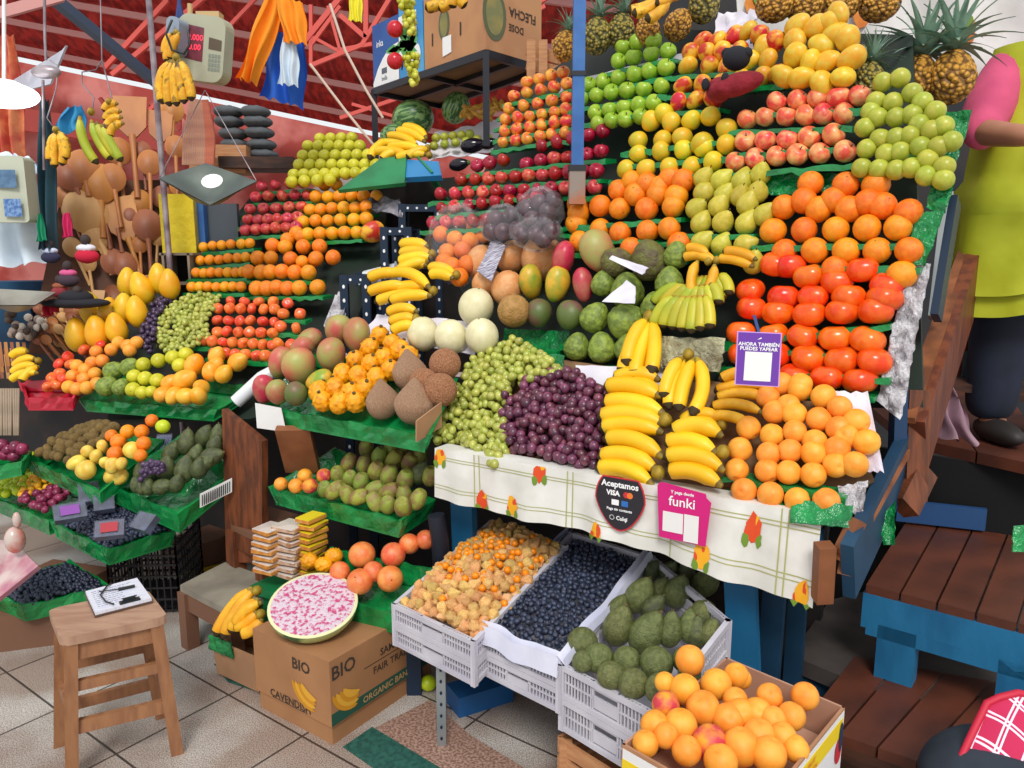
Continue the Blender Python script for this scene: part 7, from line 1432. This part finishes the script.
# metal scoop hanging
b = MB(); q = [P(158, 178, 3.5), P(206, 163, 3.62), P(257, 181, 3.5), P(210, 205, 3.3)]
def pan(u, v): p = q[0].lerp(q[1], u).lerp(q[3].lerp(q[2], u), v); return p-UZ*(.09*math.sin(u*PI)*math.sin(v*PI))
b.grid(pan, 16, 16); b.grid(lambda u, v: pan(1-u, v)-UZ*.004, 16, 16)
t = thing('scale_pan', P(206, 195, 3.5), 'dark metal scale pan with a white round sticker hanging below the scale', 'pan'); part('pan', b, mat('dull_metal', '5c6460', '707870', 5, .4, metal=.5), t)
b = MB(); sc2 = P(212, 181, 3.36); b.ell(sc2, (10.5*k, .003, 8.5*k), M=Matrix.Rotation(-.6, 3, 'X'), seg=24, ring=8); part('sticker', b, white_i, t)
b = MB(); 
for x, y in ((160, 177), (256, 180)): b.tube([P(x, y, 3.5), P(205, 90, 3.6)], .002, 5)
part('chain', b, mat('old_steel'), t)
# bananas hanging left
HL = Pl((90, 140, 3.7), (120, 140, 3.7), (100, 120, 3.7))
hand(HL, [(98, 164, 80, 116, 5), (113, 160, 92, 120, 3), (120, 158, 98, 122, 2), (124, 162, 104, 125, 1)], 9, 'green plantains hanging above the carved wooden heads', m='banana_green', stem=(92, 112), group='hanging plantains')
hand(HL, [(104, 112, 118, 104, 4), (106, 122, 122, 112, 5), (108, 132, 124, 118, 6), (112, 138, 126, 124, 5)], 8, 'blackened old bananas on a hook right of the green plantains', m='plantain', stem=(110, 102), group='hanging plantains')
hand(HL, [(50, 162, 57, 132, 3), (56, 168, 58, 132, 2), (63, 166, 60, 132, -3), (67, 160, 61, 132, -4)], 8, 'dark spotted plantains hanging on the left chain', m='plantain', stem=(57, 130), group='hanging plantains')
b = MB(); b.tube([P(44, -40, 3.7), P(45, 40, 3.7), P(46, 60, 3.7)], .006, 6); b.ell(P(46, 72, 3.7), (.07, .03, .03), seg=14, ring=8); b.tube([P(50, 60, 3.7), P(58, 66, 3.7), P(56, 90, 3.7), P(47, 118, 3.7), P(57, 132, 3.7)], .003, 6); b.tube([P(43, 80, 3.7), P(44, 170, 3.7)], .006, 6); solid('chain_hook', b, mat('old_steel'), 'chain with a grey hook plate hanging at the upper left', 'hook')
b = MB(); b.tube([P(100, -20, 3.7), P(102, 60, 3.7), P(96, 70, 3.7), P(82, 72, 3.7), P(82, 84, 3.7), P(94, 98, 3.7), P(92, 112, 3.7)], .003, 6); b.tube([P(102, 60, 3.7), P(112, 98, 3.7), P(110, 104, 3.7)], .003, 6); solid('wire_hook', b, mat('old_steel'), 'thin wire hooks holding the green plantains', 'hook')
# round lamp
t = thing('round_lamp', P(8, 95, 3.6), 'bright white round lamp at the upper left edge', 'lamp'); b = MB(); b.ell(P(4, 95, 3.6), (.14, .14, .055), seg=24, ring=12); part('diffuser', b, mat('lamp_light', 'f4fcff', em=3.5), t); b = MB(); b.ell(P(4, 84, 3.6), (.07, .07, .02), seg=16, ring=8); b.tube([P(4, 84, 3.6), P(4, -60, 3.6)], .008, 6); part('fitting', b, white_i, t)
b = MB(); q = [P(10, 82, 4.8), P(62, 50, 4.6), P(66, 45, 4.6), P(50, 84, 4.6), P(20, 92, 4.7)]; b.add(q+[p+Vector((0, .02, 0)) for p in q], [(0, 1, 2, 3, 4), (9, 8, 7, 6, 5)]+[(i, 5+i, 5+(i+1) % 5, (i+1) % 5) for i in range(5)]); solid('hanging_paper', b, mat('grey_film2', 'a8a8b4', 'c0c0cc', 8, .4), 'grey translucent sheet hanging beside the lamp', 'sheet')
# ================================================================ wooden spoons and carved ware
ws = [mat('spoon_wood_%d' % i, c, c2, 6, .5, stretch=(1, 1, .25)) for i, (c, c2) in enumerate((('b8743c', 'a06030'), ('c4843c', 'ac6c2c'), ('9c5c3c', '84482c'), ('cc9c64', 'b88850')))]
SPN = Pl((60, 260, 4.0), (160, 200, 4.3), (100, 320, 3.95)); spoon_group = 'wooden spoons on the left rack'
def spoon(x0, y0, x1, y1, wpx, kind, mi, label, off=0.):
    """bowl centre x0,y0; handle end x1,y1"""
    wpx *= 1.25 if y0 < 290 else 1; Y = SPN.Y(x0, y0); k = mpp(Y, y0); a = SPN.p(x0, y0, off); c = SPN.p(x1, y1, off); d = (c-a).normalized(); n = SPN.n; e = d.cross(n).normalized(); r = wpx*k/2
    t = thing('wooden_spoon' if kind != 'paddle' else 'wooden_spatula', c, label, 'spoon' if kind != 'paddle' else 'spatula', spoon_group); b = MB()
    if kind == 'paddle':
        L_ = r*2.6; out = [a-d*L_*.5-e*r, a-d*L_*.5+e*r, a+d*L_*.3+e*r*.8, a+d*L_*.55+e*r*.25, a+d*L_*.55-e*r*.25, a+d*L_*.3-e*r*.8]; m = 6
        b.add([p+n*.008 for p in out]+[p-n*.008 for p in out], [tuple(range(m)), tuple(range(m, 2*m))[::-1]]+[(i, m+i, m+(i+1) % m, (i+1) % m) for i in range(m)])
    else:
        def f(u, v):
            th = v*2*PI; rr = u; return a+d*(math.cos(th)*r*1.25*rr)+e*(math.sin(th)*r*rr)-n*(r*.35*(1-rr*rr))*(1 if kind == 'bowl' else -1.3)
        b.grid(f, 8, 24); b.grid(lambda u, v: f(u, 1-v)-n*.008, 8, 24)
    part('blade' if kind == 'paddle' else 'bowl', b, ws[mi], t)
    b = MB(); b.tube([a+d*r*(1.1 if kind != 'paddle' else 1.3), a.lerp(c, .6), c], [r*.22, max(.008, r*.14), max(.008, r*.18)], 8); part('handle', b, ws[mi], t)
for i, s in enumerate([(122, 218, 140, 274, 27, 'paddle', 1, 'large flat spatula with a square blade at the spoon rack'), (86, 212, 110, 262, 32, 'back', 3, 'large pale spoon with a round bowl, left of the square spatula'), (100, 185, 104, 240, 28, 'back', 1, 'orange brown round spoon above the square spatula'), (113, 180, 122, 230, 20, 'back', 0, 'round brown spoon right above the square spatula'), (148, 228, 152, 275, 22, 'back', 2, 'dark red brown round spoon right of the square spatula'), (96, 236, 112, 275, 20, 'back', 3, 'medium pale spoon below the large pale one'), (113, 262, 106, 225, 18, 'back', 2, 'dark round spoon pointing down beside the red cloth'), (125, 266, 118, 230, 18, 'back', 2, 'second dark round spoon pointing down'),
  (113, 296, 108, 340, 16, 'bowl', 2, 'small dark hollow ladle below the round spoons'), (100, 300, 98, 345, 11, 'paddle', 3, 'pale narrow spatula left of the hollow ladle'), (90, 298, 96, 345, 8, 'paddle', 3, 'thin pale stick spatula at the left of the lower row'), (122, 296, 124, 330, 9, 'paddle', 2, 'narrow dark spatula right of the hollow ladle'), (131, 118, 138, 200, 26, 'paddle', 0, 'very large paddle board standing behind the bananas'), (150, 165, 152, 230, 18, 'back', 0, 'tall brown spoon behind the steel pole'), (176, 150, 178, 210, 16, 'back', 0, 'brown spoon right of the steel pole'), (180, 185, 178, 235, 16, 'back', 1, 'orange spoon behind the scale pan'), (140, 245, 142, 280, 12, 'back', 0, 'brown spoon handle standing right of the spatula'), (158, 240, 156, 280, 10, 'back', 3, 'pale spoon at the right end of the rack'),
  (70, 178, 85, 205, 22, 'back', 2, 'dark round spoon at the upper left'), (84, 170, 90, 200, 24, 'back', 0, 'brown bowl shaped spoon beside green plantains')]): spoon(*s, off=-.0+.01*(i % 5))
for i, (x0, y0, x1, y1, w, kd, mi) in enumerate([(66, 196, 80, 236, 18, 'back', 0), (75, 210, 92, 250, 20, 'back', 1), (130, 215, 134, 262, 18, 'back', 2), (140, 200, 143, 250, 16, 'back', 1), (162, 195, 160, 245, 16, 'back', 2), (170, 215, 166, 262, 16, 'back', 3), (118, 150, 124, 200, 20, 'back', 0), (160, 125, 162, 180, 20, 'paddle', 0), (172, 108, 173, 150, 18, 'back', 1), (104, 205, 112, 250, 16, 'back', 2), (88, 262, 94, 300, 12, 'back', 3), (135, 290, 136, 335, 14, 'back', 2), (146, 285, 148, 330, 14, 'paddle', 0), (84, 296, 88, 340, 9, 'back', 1), (72, 246, 90, 285, 14, 'back', 3), (142, 150, 146, 190, 14, 'back', 2)]):
    spoon(x0, y0, x1, y1, w, kd, mi, ['dark', 'honey coloured', 'red brown', 'pale'][mi]+' wooden %s %s on the crowded left spoon rack' % ('spatula' if kd == 'paddle' else 'spoon', ('behind the front ones', 'low between others', 'high at the back', 'near the steel pole')[i % 4]), off=-.02+.004*(i % 4))
for i in range(22):
    x = 42+(i % 6)*10+R.uniform(-3, 3); y = 312+(i//6)*11+R.uniform(-3, 3); spoon(x, y, x+18, y+22, 9, 'bowl' if i % 2 else 'back', (2, 0, 3)[i % 3], 'small carved wooden spoon in the heap below the red cloth', off=.02+.012*(i % 5))
for i in range(14):
    x = 2+(i % 5)*6; y = 345+(i//5)*6; b = MB(); b.bar(SPN.p(x, y, .05), SPN.p(x+3, y+24, .05), .014, .01); solid('wooden_stick', b, ws[i % 4], 'short wooden stick in the bundle at the left edge', 'stick', 'wooden sticks at the left edge')
for i in range(10):
    b = MB(); x = 1+i*2.4; b.tube([SPN.p(x, 392, .08), SPN.p(x+R.uniform(-1, 1), 438, .08)], .007, 6); solid('cane', b, mat('pale_cane', 'a89480', '8c7c68', 8, .7), 'pale thin cane standing in the bundle at the far left', 'cane', 'canes at the far left')
# goods shelf: base box supporting the spoons
b = MB(); b.slab([SPN.p(25, 350, -.06), SPN.p(190, 350, -.06), SPN.p(190, 175, -.06), SPN.p(62, 175, -.06)], .02); solid('spoon_rack', b, mat('rack_board', '6c4630', '58382a', 5, .8), 'brown rack board behind the wooden spoons', 'rack')
b = MB(); b.slab([P(-60, 480, 4.4), P(190, 420, 4.4), P(190, 330, 4.4), P(-60, 350, 4.4)], .05); solid('dark_shelf_front', b, mat('dark_back_boards'), 'dark front board of the craft stall at the left', 'board')
wbox('yellow_bag', mat('yellow_bag', 'd8c010', 'c8b010', 6, .35, bump=.6, bscale=18), P(180, 224, 4.1), (.17, .08, .3), .1, 'yellow plastic covered box below the scale pan', 'box')
wbox('grey_board', mat('grey_panel', '4c545c', rough=.6), P(222, 223, 4.2), (.18, .04, .2), .0, 'dark grey panel right of the blue post strip', 'panel'); wbox('blue_strip', bp, P(201, 218, 4.15), (.05, .05, .3), 0, 'narrow blue post behind the scale pan', 'post')
t = thing('small_wooden_box', P(182, 285, 4.0), 'open small wooden box under the yellow covered box', 'box')
for nm, c_, d_ in (('top', (182, 254), (.17, .15, .012)), ('base', (182, 283), (.17, .15, .012)), ('side', (170, 268), (.012, .15, .15)), ('side', (195, 268), (.012, .15, .15))): b = MB(); b.box(P(*c_, 4.0), d_); part(nm, b, mat('grey_wood', '8c7c68', '74685a', 6, .8), t)
b = MB(); b.box(P(182, 268, 4.08), (.16, .01, .15)); part('back', b, mat('black_void_shade'), t)  # black back paints in the shade inside the open box
# strings of fibre, hats, boxes behind
for i in range(14): b = MB(); x = 185+i*2.2; b.tube([P(192+i*1.1, 100, 4.2), P(x, 135, 4.2), P(x-1, 165, 4.2)], .011, 6); solid('fibre_cord', b, mat('fibre', 'b88c74', 'a07060', 18, .9) if i < 10 else mat('fibre_red', 'c07058', 'a85c48', 18, .9), 'hanging woven fibre cord above the scale pan', 'cord', 'fibre cords above the scale pan')
hm = mat('dark_grey_felt', '484c50', '585c60', 6, .9, bump=.4)
for i, (x, y) in enumerate([(228, 112), (229, 122), (233, 134), (235, 145), (255, 112), (257, 122), (259, 133), (261, 145), (263, 155)]): b = MB(); b.ell(P(x, y, 4.7), (.085, .09, .035), seg=22, ring=10, fn=lambda q, t, a: q*(1+.06*math.sin(5*a))); solid('grey_hat', b, hm, 'dark grey felt hat, %s from the top of the %s stack' % (ORD[i] if i < 4 else ORD[i-4], 'left' if i < 4 else 'right'), 'hat', 'grey felt hats')
wbox('wooden_box', wc, P(228, 155, 4.6), (.25, .2, .09), .1, 'pale wooden box under the left stack of hats', 'box'); wbox('wooden_box', wc, P(222, 167, 4.5), (.3, .2, .08), .1, 'lower pale wooden box above the scale pan', 'box'); wbox('dark_ledge', dark_w, P(262, 165, 4.5), (.4, .3, .06), .1, 'dark wooden ledge left of the yellow guavas', 'ledge')
# left edge: white scale, cloth, dolls, blue bag, tin, clothes
t = thing('digital_scale', P(10, 215, 3.7), 'pale digital scale with blue keys at the left edge', 'scale'); b, M3 = rbox(P(6, 190, 3.7), .23, .30, .1, .02, .1, 0); part('housing', b, mat('pale_plastic', 'b8bca8', rough=.5), t)
fo = P(5, 190, 3.645); b = MB(); poly(b, fo+UZ*.04, RT, UZ, [(-.1, -.03), (.06, -.03), (.06, .05), (-.1, .05)], .006); part('display', b, mat('blue_display', '4a6888', '5c7c9c', 30, .3), t)
b = MB(); poly(b, fo-UZ*.08+RT*.01, RT, UZ, [(-.02, -.04), (.06, -.04), (.06, .04), (-.02, .04)], .006); part('keypad', b, mat('blue_keys', '7c9cc8', '3c64a0', 60, .4), t)
cloth_hang([P(-20, 270, 3.8), P(44, 262, 3.8), P(38, 172, 3.85), P(-20, 170, 3.85)], mat('white_shirt'), 'white cloth hanging behind the pale scale at left', 'cloth', amp=.03)
cloth_hang([P(-10, 172, 3.9), P(36, 172, 3.9), P(34, 168-10, 3.95), P(-10, 150, 3.95)], mat('white_shirt'), 'white cloth edge above the pale scale', 'cloth', amp=.03)
cloth_hang([P(36, 242, 3.7), P(46, 240, 3.7), P(42, 214, 3.7), P(37, 214, 3.7)], mat('teal_green_cloth', '0c8c64', rough=.6), 'bright green bottle shaped cloth beside the white cloth', 'cloth', amp=.01)
cloth_hang([P(38, 250, 3.75), P(56, 250, 3.75), P(50, 100, 3.9), P(38, 100, 3.9)], mat('dark_teal_cloth', '1c4450', '183440', 5, .8), 'dark teal cloth hanging along the left chain', 'cloth', amp=.03)
cloth_hang([P(45, 135, 4.6), P(85, 130, 4.6), P(83, 105, 4.6), P(66, 108, 4.6)], mat('sky_blue_cloth', '2c88b8', rough=.7), 'sky blue cloth behind the hanging plantains', 'cloth', amp=.03)
cloth_hang([P(-5, 168, 4.8), P(24, 160, 4.8), P(16, 35, 4.8), P(-5, 35, 4.8)], mat('red_orange_cloth', 'c04c3c', 'e08858', 9, .8, c3='8c3040'), 'red and orange goods hanging at the upper left edge', 'cloth', amp=.04)
wbox('blue_sack', mat('blue_sack', '1c4868', '123450', 5, .8), P(18, 300, 4.1), (.4, .2, .2), .3, 'dark blue sack under the metal tray at left', 'sack'); wbox('blue_sack', mat('blue_sack'), P(4, 322, 3.9), (.25, .2, .25), .5, 'dark blue cloth below the grey tin tray', 'sack')
b = MB(); q = [P(-15, 305, 3.4), P(35, 305, 3.3), P(56, 292, 3.6), P(-15, 288, 3.7)]; b.grid(lambda u, v: pan2(u, v), 1, 1) if False else None
def pan2(u, v): p = q[0].lerp(q[1], u).lerp(q[3].lerp(q[2], u), v); return p-UZ*(.06*math.sin(u*PI)*math.sin(v*PI))
b.grid(pan2, 14, 10); b.grid(lambda u, v: pan2(1-u, v)-UZ*.004, 14, 10); solid('tin_pan', b, mat('pale_tin', '8c8478', '9c988c', 5, .4, metal=.3), 'grey tin scale pan at the left edge below the white cloth', 'pan')
def doll(x, y, s, Y, cs, label):
    k = mpp(Y, y)*s; c = P(x, y, Y); t = thing('doll', c-UZ*12*k, label, 'doll', 'small cloth dolls'); b = MB(); b.ell(c+UZ*7*k, (5*k, 5*k, 5.5*k), seg=16, ring=10); part('head', b, mat('doll_dark', '382c2c', rough=.8), t)
    b = MB(); b.ell(c-UZ*1*k, (9*k, 5*k, 4*k), seg=16, ring=8, fn=lambda q, t_, a: q*(1+.12*math.sin(6*a))); part('collar', b, mat('doll_'+cs[0], cs[0], rough=.8), t)
    b = MB(); b.ell(c-UZ*9*k, (12*k, 7*k, 7*k), seg=20, ring=8, fn=lambda q, t_, a: q*(1+.08*math.sin(9*a))); part('skirt', b, mat('doll_'+cs[1], cs[1], rough=.9), t)
doll(86, 247, 1., 3.7, ('dcdce8', 'c01838'), 'dark haired doll with a white collar and red skirt'); doll(50, 250, .8, 3.75, ('c8d0e8', '2c2c48'), 'small dark doll with a pale collar beside the white cloth'); doll(68, 272, .9, 3.65, ('d0588c', '40303c'), 'doll with a pink collar above the black hat'); doll(78, 296, .8, 3.6, ('e0e4f0', 'c83060'), 'doll with a white label and pink skirt'); doll(60, 285, .8, 3.7, ('9c5438', '8c3038'), 'brown and red doll left of the pink one')
b = MB(); b.ell(P(76, 303, 3.62), (.16, .09, .025), seg=24, ring=8); b.ell(P(76, 298, 3.62), (.08, .06, .04), seg=20, ring=8); solid('black_hat', b, mat('black_knit'), 'flat black brimmed hat below the dolls', 'hat')
cloth_hang([P(40, 318, 3.55), P(58, 312, 3.55), P(55, 299, 3.6), P(43, 301, 3.6)], mat('crimson_cloth', 'b81030', rough=.8), 'crimson cloth below the grey tin pan', 'cloth', amp=.02); cloth_hang([P(62, 238, 3.7), P(72, 236, 3.7), P(70, 212, 3.7), P(62, 214, 3.7)], mat('hot_pink', 'c8205c', rough=.8), 'hot pink ribbon left of the large pale spoon', 'ribbon', amp=.01)
for i in range(26): b = MB(); q = SPN.p(24+R.uniform(-12, 24), 330+R.uniform(-12, 16), .06+.03*R.random()); b.ell(q, (.02, .02, .02), seg=8, ring=6); solid('carved_bead', b, mat('bead_%d' % (i % 3), ('d8ccc0', '4c3c34', 'a08c80')[i % 3], rough=.6), 'small carved trinket in the black and white heap', 'trinket', 'small carved trinkets')
# lower left corner
b = MB(); q = [G(-15, 600, .34), G(-5, 628, .2), G(38, 575, .3), G(5, 530, .46)]; b.slab([P(-10, 605, 2.5), P(38, 566, 2.6), P(12, 540, 2.75), P(-12, 540, 2.7)], .02); solid('printed_bag', b, mat('printed_bag', 'c8b4b0', 'b07080', 9, .6, c3='7c80a0'), 'printed pale bag at the lower left edge', 'bag')
b = MB(); b.ell(P(15, 540, 2.65), (.035, .035, .05), seg=14, ring=8); b.ell(P(17, 520, 2.65), (.015, .015, .03), seg=10, ring=6); solid('tied_bag', b, mat('tied_bag', 'c8b8b0', 'c87060', 12, .2), 'small tied clear bag with reddish contents at left', 'bag')
b = MB(); a, c = G(-20, 640, .14), G(22, 627, .14); b.box(G(24, 640, .0)+UZ*.07, (.3, .16, .14), .3); solid('wood_block', b, mat('bench_brown', '74503c', rough=.7), 'brown wooden box carrying the lowest blueberry tray', 'box')
b = MB(); q = G(50, 615, 0); b.box((q.x, q.y+.1, .07), (.32, .22, .14), -.3); solid('wood_block', b, mat('bench_brown'), 'brown wooden block under the green tray behind the stool', 'box')
for i, (x, y) in enumerate(((2, 445), (8, 450), (15, 447), (22, 449), (5, 455), (14, 456))): put('plum', P(x, y, 3.1), .05, None, 'dark red fruit in the small tray at the far left', 'red fruit at the far left')
tray([P(-20, 470, 3.0), P(22, 462, 3.0), P(32, 452, 3.15), P(-20, 452, 3.2)], .05, gp, 'small green tray at the far left above the limes')
# odds and ends on the ground
b = MB(); q = G(480, 702); b.box((q.x, q.y, .035), (.2, .1, .07), .5); solid('blue_box', b, mat('mid_blue_box', '16548c', rough=.5), 'flat blue box on the floor behind the steel stand', 'box')
put('lime', G(425, 700, .03)+Vector((0, .1, 0)), .055, None, 'green fruit fallen on the floor beside the carton', None, 'fruit')
b = MB(); b.tube([P(436, 515, 2.45), P(440, 540, 2.45), P(442, 575, 2.5)], .03, 8); solid('dark_cord_bundle', b, mat('dark_cord', '101828', rough=.6), 'dark hanging cord bundle beside the blue table leg', 'cord')
b = crumple(None, PlW(P(1010, 550, 1.75), P(1060, 550, 1.75), P(1040, 500, 1.8)), [(1013, 552), (1050, 552), (1050, 522), (1014, 526)], None, '', .006, 6, 6, 0, 40); solid('green_plastic_wrap', b, mat('green_film'), 'bright green plastic at the right edge above the blue bench', 'plastic wrap')
